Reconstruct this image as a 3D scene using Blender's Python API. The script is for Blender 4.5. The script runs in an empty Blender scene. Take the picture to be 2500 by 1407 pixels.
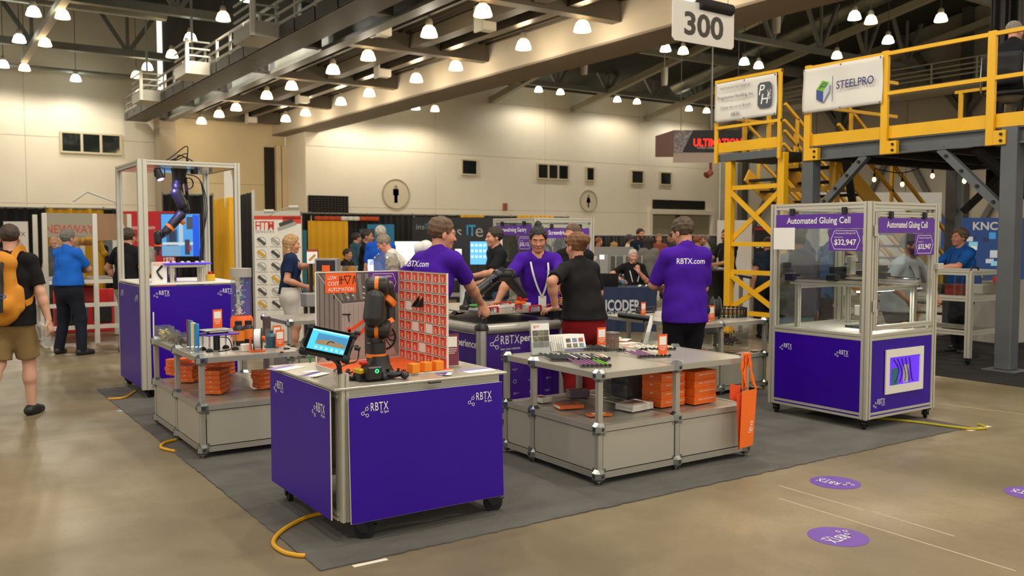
import bpy,math,random
import numpy as np
from mathutils import Vector,Matrix
random.seed(7)
sc=bpy.context.scene
col=sc.collection
# ------------------------------------------------------------------ camera, world, exposure
FPX,PITCH,YAW,CAMH=2180.0,math.radians(3.34),math.radians(34.05),1.68
cam_d=bpy.data.cameras.new('camera');cam=bpy.data.objects.new('camera',cam_d);col.objects.link(cam)
cam_d.sensor_width=36.0;cam_d.lens=36.0*FPX/2500.0
cam.location=(0,0,CAMH);cam.rotation_euler=(math.pi/2-PITCH,0,-YAW)
cam_d.clip_start=0.05;cam_d.clip_end=400
cam_d.dof.use_dof=True;cam_d.dof.focus_distance=5.8;cam_d.dof.aperture_fstop=3.2
sc.camera=cam
world=bpy.data.worlds.new('world');sc.world=world;world.use_nodes=True
world.node_tree.nodes['Background'].inputs[0].default_value=(1.0,0.94,0.85,1)
world.node_tree.nodes['Background'].inputs[1].default_value=1.2
vs=sc.view_settings
vs.view_transform='Standard';vs.look='None';vs.gamma=1.0;vs.use_curve_mapping=False;vs.exposure=0.0
try:
 sc.cycles.use_denoising=True
 sc.cycles.max_bounces=7;sc.cycles.diffuse_bounces=4;sc.cycles.glossy_bounces=4
 sc.cycles.transmission_bounces=6;sc.cycles.transparent_max_bounces=16
 sc.cycles.caustics_reflective=False;sc.cycles.caustics_refractive=False
 sc.cycles.sample_clamp_indirect=4.0
except Exception:
 pass
 # photograph pixel -> point in the place, on a plane that the thing touches
_cy,_sy=math.cos(YAW),math.sin(YAW)
_F=np.array([_sy*math.cos(PITCH),_cy*math.cos(PITCH),-math.sin(PITCH)])
_R=np.array([_cy,-_sy,0.0]);_U=np.cross(_R,_F);_C=np.array([0,0,CAMH])
def ray(x,y):return _F+_R*(x-1250)/FPX-_U*(y-703.5)/FPX
def onZ(x,y,z=0.0):d=ray(x,y);return Vector(_C+d*((z-CAMH)/d[2]))
def onX(x,y,X):d=ray(x,y);return Vector(_C+d*(X/d[0]))
def onY(x,y,Y):d=ray(x,y);return Vector(_C+d*(Y/d[1]))
def onD(x,y,D):return Vector(_C+ray(x,y)*D)
# ------------------------------------------------------------------ materials
def lin(c):
 if isinstance(c,str):
  c=c.lstrip('#');c=[int(c[i:i+2],16)/255 for i in(0,2,4)]
 return tuple((v/12.92 if v<=0.04045 else((v+0.055)/1.055)**2.4)for v in c[:3])+(1.0,)
MATS={}
def M(name,c='#808080',rough=0.5,metal=0.0,var=0.0,vscale=3.0,bump=0.0,bscale=60.0,emit=0.0,ec=None,spec=0.5,coat=0.0,stretch=(1,1,1),c2=None,rvar=0.0,attr=None,sheen=0.0,wave=None,detail=4.0):
 if name in MATS:return MATS[name]
 m=bpy.data.materials.new(name);m.use_nodes=True;nt=m.node_tree;N=nt.nodes;L=nt.links
 b=N['Principled BSDF']
 b.inputs['Base Color'].default_value=lin(c);b.inputs['Roughness'].default_value=rough
 b.inputs['Metallic'].default_value=metal;b.inputs['Specular IOR Level'].default_value=spec
 b.inputs['Coat Weight'].default_value=coat;b.inputs['Sheen Weight'].default_value=sheen
 if emit:
  b.inputs['Emission Color'].default_value=lin(ec or c);b.inputs['Emission Strength'].default_value=emit
 if var or bump or c2 or rvar or attr or wave:
  tc=N.new('ShaderNodeTexCoord');mp=N.new('ShaderNodeMapping');L.new(tc.outputs['Object'],mp.inputs[0])
  mp.inputs['Scale'].default_value=stretch
 src=None
 if attr:
  at=N.new('ShaderNodeAttribute');at.attribute_name=attr;src=at.outputs['Color']
  L.new(src,b.inputs['Base Color'])
 if var or c2 or rvar:
  nz=N.new('ShaderNodeTexNoise');nz.inputs['Scale'].default_value=vscale;nz.inputs['Detail'].default_value=detail
  L.new(mp.outputs[0],nz.inputs['Vector'])
  if var or c2:
   mx=N.new('ShaderNodeMix');mx.data_type='RGBA'
   rr=N.new('ShaderNodeMapRange');L.new(nz.outputs['Fac'],rr.inputs['Value'])
   rr.inputs['From Min'].default_value=0.32;rr.inputs['From Max'].default_value=0.68
   L.new(rr.outputs[0],mx.inputs['Factor'])
   a=lin(c)
   if c2:mx.inputs['A'].default_value=a;mx.inputs['B'].default_value=lin(c2)
   else:
    mx.inputs['A'].default_value=tuple(v*(1-var)for v in a[:3])+(1,)
    mx.inputs['B'].default_value=tuple(min(1,v*(1+var))for v in a[:3])+(1,)
   if not attr:L.new(mx.outputs['Result'],b.inputs['Base Color'])
  if rvar:
   r2=N.new('ShaderNodeMapRange');L.new(nz.outputs['Fac'],r2.inputs['Value'])
   r2.inputs['From Min'].default_value=0.3;r2.inputs['From Max'].default_value=0.7
   r2.inputs['To Min'].default_value=max(0.02,rough-rvar);r2.inputs['To Max'].default_value=min(1,rough+rvar)
   L.new(r2.outputs[0],b.inputs['Roughness'])
 if bump:
  bn=N.new('ShaderNodeBump');bn.inputs['Strength'].default_value=bump;bn.inputs['Distance'].default_value=0.02
  if wave:
   wv=N.new('ShaderNodeTexWave');wv.inputs['Scale'].default_value=wave;wv.bands_direction='X'
   L.new(mp.outputs[0],wv.inputs['Vector']);L.new(wv.outputs['Fac'],bn.inputs['Height'])
  else:
   n2=N.new('ShaderNodeTexNoise');n2.inputs['Scale'].default_value=bscale;n2.inputs['Detail'].default_value=3
   L.new(mp.outputs[0],n2.inputs['Vector']);L.new(n2.outputs['Fac'],bn.inputs['Height'])
  L.new(bn.outputs[0],b.inputs['Normal'])
 MATS[name]=m;return m
def MG(name,tint='#ffffff',rough=0.02,refl=1.0,ior=1.3,dens=0.0,dc='#ffffff'):
 """thin clear sheet: transparent + fresnel gloss (+ a little diffuse haze)"""
 if name in MATS:return MATS[name]
 m=bpy.data.materials.new(name);m.use_nodes=True;nt=m.node_tree;N=nt.nodes;L=nt.links
 N.remove(N['Principled BSDF']);out=N['Material Output']
 t=N.new('ShaderNodeBsdfTransparent');t.inputs[0].default_value=lin(tint)
 g=N.new('ShaderNodeBsdfGlossy');g.inputs['Roughness'].default_value=rough;g.inputs['Color'].default_value=(refl,refl,refl,1)
 lw=N.new('ShaderNodeLayerWeight');lw.inputs['Blend'].default_value=.5
 pw=N.new('ShaderNodeMath');pw.operation='POWER';pw.inputs[1].default_value=4.0;L.new(lw.outputs['Facing'],pw.inputs[0])
 fr=N.new('ShaderNodeMath');fr.operation='MULTIPLY_ADD';fr.inputs[1].default_value=.55;fr.inputs[2].default_value=(ior-1)*.12;L.new(pw.outputs[0],fr.inputs[0])
 mx=N.new('ShaderNodeMixShader');L.new(fr.outputs[0],mx.inputs[0])
 if dens:
  d=N.new('ShaderNodeBsdfDiffuse');d.inputs[0].default_value=lin(dc)
  m2=N.new('ShaderNodeMixShader');m2.inputs[0].default_value=dens
  L.new(t.outputs[0],m2.inputs[1]);L.new(d.outputs[0],m2.inputs[2]);L.new(m2.outputs[0],mx.inputs[1])
 else:L.new(t.outputs[0],mx.inputs[1])
 L.new(g.outputs[0],mx.inputs[2]);L.new(mx.outputs[0],out.inputs['Surface'])
 MATS[name]=m;return m
 # ------------------------------------------------------------------ mesh collecting
class MB:
 def __init__(s):s.v=[];s.f=[];s.m=[];s.cur=0;s.T=None
 def add(s,vs,fs):
  o=len(s.v)
  if s.T is not None:vs=[tuple(s.T@Vector(p))for p in vs]
  s.v+=[tuple(p)for p in vs];s.f+=[tuple(i+o for i in f)for f in fs];s.m+=[s.cur]*len(fs);return s
 def box(s,x0,x1,y0,y1,z0,z1):
  x0,x1=min(x0,x1),max(x0,x1);y0,y1=min(y0,y1),max(y0,y1);z0,z1=min(z0,z1),max(z0,z1)
  v=[(x0,y0,z0),(x1,y0,z0),(x1,y1,z0),(x0,y1,z0),(x0,y0,z1),(x1,y0,z1),(x1,y1,z1),(x0,y1,z1)]
  return s.add(v,[(0,3,2,1),(4,5,6,7),(0,1,5,4),(1,2,6,5),(2,3,7,6),(3,0,4,7)])
 def cbox(s,x0,x1,y0,y1,z0,z1,c=0.004):
  """box with chamfered edges"""
  X=(min(x0,x1),max(x0,x1));Y=(min(y0,y1),max(y0,y1));Zz=(min(z0,z1),max(z0,z1))
  c=min(c,(X[1]-X[0])*.45,(Y[1]-Y[0])*.45,(Zz[1]-Zz[0])*.45)
  V=[];ix={}
  for i in(0,1):
   for j in(0,1):
    for k in(0,1):
     p=[X[i],Y[j],Zz[k]];sg=[1-2*i,1-2*j,1-2*k]
     for a in range(3):
      q=list(p)
      for b in range(3):
       if b!=a:q[b]+=sg[b]*c
      ix[(i,j,k,a)]=len(V);V.append(q)
  Fs=[]
  for a in range(3):
   b,d=(a+1)%3,(a+2)%3
   for s_ in(0,1):
    q=[]
    for(u,w)in((0,0),(1,0),(1,1),(0,1)):
     t=[0,0,0];t[a]=s_;t[b]=u;t[d]=w;q.append(ix[(*t,a)])
    Fs.append(q if s_ else q[::-1])
   for u in(0,1):
    for w in(0,1):
     t0=[0,0,0];t0[b]=u;t0[d]=w;t1=list(t0);t1[a]=1
     q=[ix[(*t0,b)],ix[(*t1,b)],ix[(*t1,d)],ix[(*t0,d)]]
     Fs.append(q if(u^w)==0 else q[::-1])
  for i in(0,1):
   for j in(0,1):
    for k in(0,1):
     q=[ix[(i,j,k,0)],ix[(i,j,k,1)],ix[(i,j,k,2)]]
     Fs.append(q if(i+j+k)%2==1 else q[::-1])
  return s.add(V,Fs)
 def bar(s,p0,p1,w,h=None,up=(0,0,1)):
  """rectangular bar between two points"""
  h=h or w;p0=Vector(p0);p1=Vector(p1);d=(p1-p0).normalized();u=Vector(up)
  if abs(d.dot(u))>.98:u=Vector((0,1,0))
  r=d.cross(u).normalized();u=r.cross(d).normalized();V=[]
  for p in(p0,p1):
   for a,b in((-1,-1),(1,-1),(1,1),(-1,1)):V.append(p+r*(a*w/2)+u*(b*h/2))
  return s.add(V,[(0,1,2,3),(7,6,5,4),(0,4,5,1),(1,5,6,2),(2,6,7,3),(3,7,4,0)])
 def cyl(s,p0,p1,r0,r1=None,n=12,caps=True):
  r1=r0 if r1 is None else r1;p0=Vector(p0);p1=Vector(p1);d=(p1-p0).normalized()
  u=Vector((0,0,1))if abs(d.z)<.95 else Vector((1,0,0))
  a=d.cross(u).normalized();b=d.cross(a);V=[]
  for p,r in((p0,r0),(p1,r1)):
   for i in range(n):
    t=2*math.pi*i/n;V.append(p+a*(r*math.cos(t))+b*(r*math.sin(t)))
  Fs=[(i,(i+1)%n,n+(i+1)%n,n+i)for i in range(n)]
  if caps:Fs+=[tuple(range(n))[::-1],tuple(range(n,2*n))]
  return s.add(V,Fs)
 def tube(s,pts,r,n=8,closed=False):
  P=[Vector(p)for p in pts];k=len(P);V=[];prev=None
  for i,p in enumerate(P):
   if closed:d=(P[(i+1)%k]-P[i-1]).normalized()
   else:d=(P[min(i+1,k-1)]-P[max(i-1,0)]).normalized()
   if prev is None:
    u=Vector((0,0,1))if abs(d.z)<.9 else Vector((1,0,0));a=d.cross(u).normalized()
   else:a=(prev-d*prev.dot(d));a=a.normalized()if a.length>1e-6 else d.orthogonal().normalized()
   prev=a;b=d.cross(a);rr=r[i]if isinstance(r,(list,tuple))else r
   for j in range(n):
    t=2*math.pi*j/n;V.append(p+a*(rr*math.cos(t))+b*(rr*math.sin(t)))
  Fs=[]
  for i in range(k if closed else k-1):
   i2=(i+1)%k
   for j in range(n):Fs.append((i*n+j,i*n+(j+1)%n,i2*n+(j+1)%n,i2*n+j))
  if not closed:Fs+=[tuple(range(n))[::-1],tuple(range((k-1)*n,k*n))]
  return s.add(V,Fs)
 def lathe(s,prof,n=20,c=(0,0,0),axis=(0,0,1),close=False):
  ax=Vector(axis).normalized();u=Vector((0,0,1))if abs(ax.z)<.95 else Vector((1,0,0))
  a=ax.cross(u).normalized();b=ax.cross(a);c=Vector(c);V=[]
  for r,z in prof:
   for j in range(n):
    t=2*math.pi*j/n;V.append(c+ax*z+a*(r*math.cos(t))+b*(r*math.sin(t)))
  k=len(prof);Fs=[]
  for i in range(k if close else k-1):
   i2=(i+1)%k
   for j in range(n):Fs.append((i*n+j,i*n+(j+1)%n,i2*n+(j+1)%n,i2*n+j))
  if not close:
   if prof[0][0]>1e-5:Fs.append(tuple(range(n))[::-1])
   if prof[-1][0]>1e-5:Fs.append(tuple(range((k-1)*n,k*n)))
  return s.add(V,Fs)
 def ell(s,c,rx,ry,rz,n=12,m=8,R=None):
  V=[(0,0,-1)];
  for i in range(1,m):
   ph=-math.pi/2+math.pi*i/m
   for j in range(n):
    t=2*math.pi*j/n;V.append((math.cos(ph)*math.cos(t),math.cos(ph)*math.sin(t),math.sin(ph)))
  V.append((0,0,1));W=[]
  for x,y,z in V:
   p=Vector((x*rx,y*ry,z*rz));p=R@p if R is not None else p;W.append(Vector(c)+p)
  Fs=[(0,1+(j+1)%n,1+j)for j in range(n)]
  for i in range(m-2):
   for j in range(n):a=1+i*n;Fs.append((a+j,a+(j+1)%n,a+n+(j+1)%n,a+n+j))
  e=len(V)-1;a=1+(m-2)*n
  Fs+=[(a+j,a+(j+1)%n,e)for j in range(n)]
  return s.add(W,Fs)
 def prism(s,poly,o,ux,uy,h):
  """polygon (2D list) in the plane o,ux,uy, extruded by h along ux x uy"""
  o=Vector(o);ux=Vector(ux).normalized();uy=Vector(uy).normalized();nz=ux.cross(uy);n=len(poly)
  A=[o+ux*x+uy*y for x,y in poly];V=A+[p+nz*h for p in A]
  Fs=[tuple(range(n))[::-1],tuple(range(n,2*n))]+[(i,(i+1)%n,n+(i+1)%n,n+i)for i in range(n)]
  return s.add(V,Fs)
 def grid(s,fn,nu,nv):
  V=[fn(i/nu,j/nv)for j in range(nv+1)for i in range(nu+1)];w=nu+1
  return s.add(V,[(j*w+i,j*w+i+1,(j+1)*w+i+1,(j+1)*w+i)for j in range(nv)for i in range(nu)])
 def build(s,name,mats,parent=None,world=True,smooth=35,**props):
  me=bpy.data.meshes.new(name);V=s.v
  if parent is not None and world:
   Wi=np.array(W[parent].inverted());A=np.array(V,dtype=float).reshape(-1,3)
   V=(A@Wi[:3,:3].T+Wi[:3,3]).tolist()
  me.from_pydata(V,[],s.f)
  if not isinstance(mats,(list,tuple)):mats=[mats]
  for m in mats:me.materials.append(m)
  if len(mats)>1:me.polygons.foreach_set('material_index',s.m)
  if smooth:
   me.polygons.foreach_set('use_smooth',[True]*len(me.polygons));me.set_sharp_from_angle(angle=math.radians(smooth))
  me.update()
  return link(name,me,parent,**props)
W={}
def link(name,data,parent=None,mat=None,**props):
 o=bpy.data.objects.new(name,data);col.objects.link(o)
 L=mat or Matrix.Identity(4)
 o.matrix_local=L
 if parent is not None:o.parent=parent;W[o]=W[parent]@L
 else:W[o]=L
 for k,v in props.items():o[k]=v
 return o
def thing(name,label,cat,loc=(0,0,0),rz=0.0,group=None,M4=None):
 o=link(name,None,None,M4 if M4 is not None else Matrix.Translation(Vector(loc))@Matrix.Rotation(rz,4,'Z'),label=label,category=cat)
 o.empty_display_size=.05
 if group:o['group']=group
 return o
def tag(o,label,cat,group=None):
 o['label']=label;o['category']=cat
 if group:o['group']=group
 return o
def single(name,mb,mats,label,cat,group=None,loc=None,smooth=35):
 """a thing that is one mesh; vertices in world space, origin moved to its base"""
 A=np.array(mb.v);c=((A[:,0].min()+A[:,0].max())/2,(A[:,1].min()+A[:,1].max())/2,A[:,2].min())if loc is None else loc
 mb.v=[(x-c[0],y-c[1],z-c[2])for x,y,z in mb.v]
 o=mb.build(name,mats,smooth=smooth);o.location=c;W[o]=Matrix.Translation(c);return tag(o,label,cat,group)
def struct(o):o['kind']='structure';return o
def stuff(o):o['kind']='stuff';return o
KIDS={}
def dup(root,M4,label=None,group=None):
 def rec(o,par):
  c=o.copy();col.objects.link(c);c.parent=par
  W[c]=(W[par]@o.matrix_local)if par is not None else M4
  if par is None:c.matrix_local=M4
  for ch in[x for x in KIDCACHE(o)]:rec(ch,c)
  return c
 r=rec(root,None)
 if label:r['label']=label
 if group:r['group']=group
 return r
def KIDCACHE(o):
 if o not in KIDS:KIDS[o]=list(o.children)
 return KIDS[o]
def TR(x,y,z,rz=0.0):return Matrix.Translation((x,y,z))@Matrix.Rotation(rz,4,'Z')
# ------------------------------------------------------------------ lettering (evaluated together at the end)
TEXTS=[]
def text(s,parent,o,ux,uy,w=None,h=None,mat=None,align='C',bold=0.0,depth=0.0008,name='lettering',space=1.0,shear=0.0,wrap=None,neg=False):
 """lettering in the plane o,ux,uy; h = height of the whole line's box, w = its width (either may be None)"""
 TEXTS.append((s,parent,Vector(o),Vector(ux).normalized(),Vector(uy).normalized(),w,h,mat,align,bold,depth,name,space,shear,wrap,neg))
def flush_text():
 obs=[]
 for t in TEXTS:
  cu=bpy.data.curves.new('t','FONT');cu.body=t[0];cu.size=1.0;cu.resolution_u=3;cu.fill_mode='FRONT'
  cu.offset=t[9];cu.space_character=t[12];cu.shear=t[13]
  o=bpy.data.objects.new('t',cu);col.objects.link(o);obs.append(o)
 dg=bpy.context.evaluated_depsgraph_get()
 mes=[bpy.data.meshes.new_from_object(o.evaluated_get(dg))for o in obs]
 for o in obs:cu=o.data;bpy.data.objects.remove(o);bpy.data.curves.remove(cu)
 for t,me in zip(TEXTS,mes):
  s,parent,o,ux,uy,w,h,mat,al,bo,dep,name,sp,sh,wrap,wrap_neg=t
  n=len(me.vertices)
  if n==0:continue
  A=np.zeros(n*3);me.vertices.foreach_get('co',A);A=A.reshape(-1,3)
  mn=A.min(0);mx=A.max(0);ww=mx[0]-mn[0];hh=mx[1]-mn[1]
  if w and h:sx,sy=w/ww,h/hh
  elif w:sx=sy=w/ww
  else:sx=sy=h/hh
  x=(A[:,0]-mn[0])*sx;y=(A[:,1]-mn[1])*sy
  if al=='C':x-=ww*sx/2
  elif al=='R':x-=ww*sx
  y-=hh*sy/2
  nz=ux.cross(uy)
  P=np.array(o)[None]+x[:,None]*np.array(ux)[None]+y[:,None]*np.array(uy)[None]+np.array(nz)[None]*dep
  if parent is not None:
   Wi=np.array(W[parent].inverted());P=P@Wi[:3,:3].T+Wi[:3,3]
  me.vertices.foreach_set('co',P.astype(np.float32).ravel());me.materials.clear();me.materials.append(mat);me.update();me.name=name
  lo=link(name,me,parent)
  if wrap is not None:
   sw=lo.modifiers.new('wrap','SHRINKWRAP');sw.target=wrap;sw.wrap_method='PROJECT';sw.use_project_y=True;sw.use_positive_direction=True;sw.use_negative_direction=False;sw.wrap_mode='OUTSIDE';sw.offset=.003
   if wrap_neg:sw.use_positive_direction=False;sw.use_negative_direction=True
def polyring(n,r,a0=0.0,cx=0,cy=0):return[(cx+r*math.cos(a0+2*math.pi*i/n),cy+r*math.sin(a0+2*math.pi*i/n))for i in range(n)]
def smoothpts(pts,k=6):
 """Catmull-Rom through points"""
 P=[Vector(p)for p in pts];out=[]
 for i in range(len(P)-1):
  p0=P[max(i-1,0)];p1=P[i];p2=P[i+1];p3=P[min(i+2,len(P)-1)]
  for j in range(k):
   t=j/k;out.append(.5*((2*p1)+(p2-p0)*t+(2*p0-5*p1+4*p2-p3)*t*t+(3*p1-p0-3*p2+p3)*t**3))
 out.append(P[-1]);return out
X_,Y_,Z_=Vector((1,0,0)),Vector((0,1,0)),Vector((0,0,1))
# ================================================================== the hall
cream=M('cream_wall','#e6dcc6',.8,var=.04,vscale=.4,bump=.03,bscale=30)
cream2=M('warm_lit_wall','#d8c49c',.8,var=.04,vscale=.4)  # warm lamp light on the recess put into its wall colour
greywall=M('grey_metal_wall','#a79f8e',.7,var=.06,vscale=.5)
steel=M('painted_steel','#7d7d74',.5,var=.08,vscale=2)
steel_d=M('dark_painted_steel','#55534b',.55,var=.1,vscale=2)
steel_l=M('light_painted_steel','#b9b6a8',.5)
roofdark=M('dark_roof','#35342e',.9,var=.2,vscale=.6)
decking=M('corrugated_deck','#5d5546',.32,.75,var=.1,vscale=1)
duct=M('galvanised_duct','#8f9088',.35,.7,var=.12,vscale=2,bump=.25,wave=9)
beamtan=M('beam_paint','#5f5545',.6,var=.05,vscale=.5)
darkglass=M('dark_window_glass','#1a211f',.05,spec=.8)
grille=M('dark_grille','#2c281f',.7)
trim_w=M('window_trim','#cdbf9f',.6)
def concrete():
 m=bpy.data.materials.new('polished_concrete');m.use_nodes=True;nt=m.node_tree;N=nt.nodes;L=nt.links;b=N['Principled BSDF']
 tc=N.new('ShaderNodeTexCoord')
 def noise(sc_,det,st=(1,1,1),dist=0.0):
  mp=N.new('ShaderNodeMapping');mp.inputs['Scale'].default_value=st;L.new(tc.outputs['Object'],mp.inputs[0])
  n=N.new('ShaderNodeTexNoise');n.inputs['Scale'].default_value=sc_;n.inputs['Detail'].default_value=det;n.inputs['Distortion'].default_value=dist
  L.new(mp.outputs[0],n.inputs['Vector']);return n.outputs['Fac']
 def ramp(src,lo,hi,a,c):
  r=N.new('ShaderNodeMapRange');r.inputs['From Min'].default_value=lo;r.inputs['From Max'].default_value=hi
  r.inputs['To Min'].default_value=a;r.inputs['To Max'].default_value=c;L.new(src,r.inputs['Value']);return r.outputs[0]
 def mix(f,A,B):
  x=N.new('ShaderNodeMix');x.data_type='RGBA'
  if hasattr(f,'links'):L.new(f,x.inputs['Factor'])
  else:x.inputs['Factor'].default_value=f
  for s_,v in(('A',A),('B',B)):
   if isinstance(v,tuple):x.inputs[s_].default_value=v
   else:L.new(v,x.inputs[s_])
  return x.outputs['Result']
 n1=noise(.45,6,(1,1,1),.0);n2=noise(2.2,8,(1,.6,1),.25);n3=noise(40,4);n4=noise(1.1,6,(.6,1.3,1),.3)
 c=mix(ramp(n1,.34,.68,0,1),lin('#6c6049'),lin('#96876a'))
 c=mix(ramp(n2,.42,.75,0,.55),c,lin('#685b45'))
 c=mix(ramp(n4,.56,.72,0,.4),c,lin('#a09276'))
 c=mix(ramp(n3,.5,.8,0,.3),c,lin('#5f5543'))
 L.new(c,b.inputs['Base Color']);L.new(ramp(n2,.3,.7,.36,.52),b.inputs['Roughness'])
 b.inputs['Specular IOR Level'].default_value=.4
 bp=N.new('ShaderNodeBump');bp.inputs['Strength'].default_value=.05;L.new(n3,bp.inputs['Height']);L.new(bp.outputs[0],b.inputs['Normal'])
 return m
mb=MB();mb.add([(-30,-22,0),(60,-22,0),(60,60,0),(-30,60,0)],[(0,1,2,3)])
floor=struct(mb.build('floor',concrete(),smooth=0))
scuff=M('scuffed_joint','#b3a58b',.6)
for a,b in(((1900,1186),(2110,1247)),((2130,1250),(2330,1310)),((1900,1217),(2480,1395)),((2290,986),(2500,1012))):
 p,q=onZ(*a),onZ(*b);mb=MB();mb.bar((p.x,p.y,.0006),(q.x,q.y,.0006),.012,.001);mb.build('floor_joint',scuff,floor)
def panel_wall(name,x0,x1,y,z1,mat,pw,ph,holes=(),t=.3):
 """wall facing -Y built of precast panels with recessed joints; holes are left out by splitting panels"""
 bk=MB();bk.box(x0,x1,y+.05,y+t,0,z1)
 w=struct(bk.build(name,mat,smooth=0))
 n=max(1,round((x1-x0)/pw));k=max(1,round(z1/ph));dx=(x1-x0)/n;dz=z1/k
 for i in range(n):
  for j in range(k):
   p=MB();p.cbox(x0+i*dx+.008,x0+(i+1)*dx-.008,y,y+.06,j*dz+.008,(j+1)*dz-.008,.01);p.build('panel',mat,w)
 return w
YC,YR=46.0,49.0
XC=onY(745,341,YC).x;XR=49.5
wall_back=panel_wall('wall_back',XC,XR,YC,13,cream,8.0,3.4)
wall_left=panel_wall('wall_left',-26,11.0,YR,13,cream,6.2,3.4)
wall_rec=panel_wall('wall_recess',11.0,XC,YR,9,cream2,7.0,4.6)
mb=MB();mb.box(XC,XC+.3,YC+.3,YR,0,13);struct(mb.build('wall_return',cream,smooth=0))
# column under the steel girder, and the dark doorway with its cream jambs
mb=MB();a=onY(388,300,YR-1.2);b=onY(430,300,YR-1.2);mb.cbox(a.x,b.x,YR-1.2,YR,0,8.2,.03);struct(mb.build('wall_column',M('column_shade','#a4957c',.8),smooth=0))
p0=onY(645,420,YR);p1=onY(672,420,YR)
mb=MB();mb.box(p0.x,p1.x,YR-.04,YR-.01,0,6.6);struct(mb.build('door_1',M('dark_doorway','#20190f',.8),smooth=0))
for px in(676,690,701):
 p=onY(px,420,YR);mb=MB();mb.cbox(p.x-.14,p.x+.14,YR-.35,YR,0,6.7,.02);struct(mb.build('door_jamb',cream2,smooth=0))
 # side wall: grey panels, steel columns and bracing
wr=MB();wr.box(XR,XR+.3,-22,YC,0,16);wall_right=struct(wr.build('wall_right',greywall,smooth=0))
for i in range(16):
 y=44-i*3.2;c=MB();c.cbox(XR-.08,XR,y-3.17,y,0,15.9,.02);c.build('panel',greywall,wall_right)
for i in range(5):
 y=43.5-i*8.0
 c=MB();c.box(XR-.7,XR-.1,y-.2,y+.2,0,15);struct(c.build('wall_post',steel_d,smooth=0))
 for(ya,za,yb,zb)in((y,0.5,y-4,7.5),(y-8,.5,y-4,7.5),(y,8.4,y-4,13.5),(y-8,8.4,y-4,13.5)):
  c=MB();c.bar((XR-.45,ya,za),(XR-.45,yb,zb),.22,.3);struct(c.build('wall_brace',steel_d,smooth=0))
def wall_window(n,x0,y0,x1,y1,panes,Y,light=None):
 a=onY(x0,y0,Y);b=onY(x1,y1,Y);z0,z1=min(a.z,b.z),max(a.z,b.z)
 z1=onY((x0+x1)/2,y0,Y).z;z0=onY((x0+x1)/2,y1,Y).z
 mb=MB();mb.box(a.x,b.x,Y-.05,Y-.02,z0,z1);w=struct(mb.build('window_%d'%n,darkglass,smooth=0))
 f=MB();t=.1
 f.cbox(a.x-t,b.x+t,Y-.1,Y,z1,z1+t,.01);f.cbox(a.x-t,b.x+t,Y-.12,Y,z0-t,z0,.01)
 f.cbox(a.x-t,a.x,Y-.1,Y,z0,z1,.01);f.cbox(b.x,b.x+t,Y-.1,Y,z0,z1,.01);f.build('window_frame',trim_w,w)
 for i in range(1,panes):
  x=a.x+(b.x-a.x)*i/panes;f=MB();f.cbox(x-.06,x+.06,Y-.1,Y-.03,z0,z1,.01);f.build('mullion',trim_w,w)
 for i in range(panes):
  xa=a.x+(b.x-a.x)*i/panes+.07;xb=a.x+(b.x-a.x)*(i+1)/panes-.07
  f=MB();f.box(xa,xb,Y-.06,Y-.055,z0+.03,z1-.03);f.build('pane',darkglass,w)
wall_window(1,151,329,292,372,3,YR)
for i,a in enumerate([(1128,393,1162,425,1),(1313,404,1385,436,3),(1432,411,1448,440,1),(1542,419,1568,447,1),(1612,423,1636,450,1)]):
 wall_window(2+i,*a,YC)
 # ventilation grilles in the wall
def wall_grille(x0,y0,x1,y1,label,nx,nz):
 a=onY(x0,y0,YC);b=onY(x1,y1,YC);z1=onY((x0+x1)/2,y0,YC).z;z0=onY((x0+x1)/2,y1,YC).z
 t=thing('air_grille',label,'grille',(a.x,YC-.05,z0))
 mb=MB();mb.box(a.x,b.x,YC-.03,YC-.01,z0,z1);mb.build('backing',M('grille_dark','#17130c',.9),t)
 for i in range(nx+1):
  x=a.x+(b.x-a.x)*i/nx;m2=MB();m2.box(x-.02,x+.02,YC-.07,YC-.02,z0,z1);m2.build('grille_bar',grille,t)
 for i in range(nz+1):
  z=z0+(z1-z0)*i/nz;m2=MB();m2.box(a.x,b.x,YC-.08,YC-.03,z-.02,z+.02);m2.build('grille_slat',grille,t)
wall_grille(752,479,849,526,'square-meshed dark ventilation grille low on the cream wall beside the return',12,8)
wall_grille(1593,490,1719,515,'long dark ventilation grille above the recessed doorway in the cream wall',24,4)
# recessed doorway in the back wall
a=onY(1583,523,YC);b=onY(1735,523,YC)
mb=MB();mb.box(a.x,b.x,YC-.03,YC-.01,0,a.z);d2=struct(mb.build('door_2',M('alcove','#8d8467',.8),smooth=0))
for x in(a.x,b.x):mb=MB();mb.cbox(x-.15,x+.15,YC-.3,YC,0,a.z,.02);struct(mb.build('door_jamb',cream,smooth=0))
mb=MB();mb.cbox(a.x-.15,b.x+.15,YC-.3,YC,a.z,a.z+.35,.02);struct(mb.build('door_head',cream,smooth=0))
m_=(a.x*.55+b.x*.45);mb=MB();mb.box(m_-.2,m_+.2,YC-.06,YC,0,a.z);mb.build('door_post',M('alcove_dark','#3a3224',.8),d2)
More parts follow.
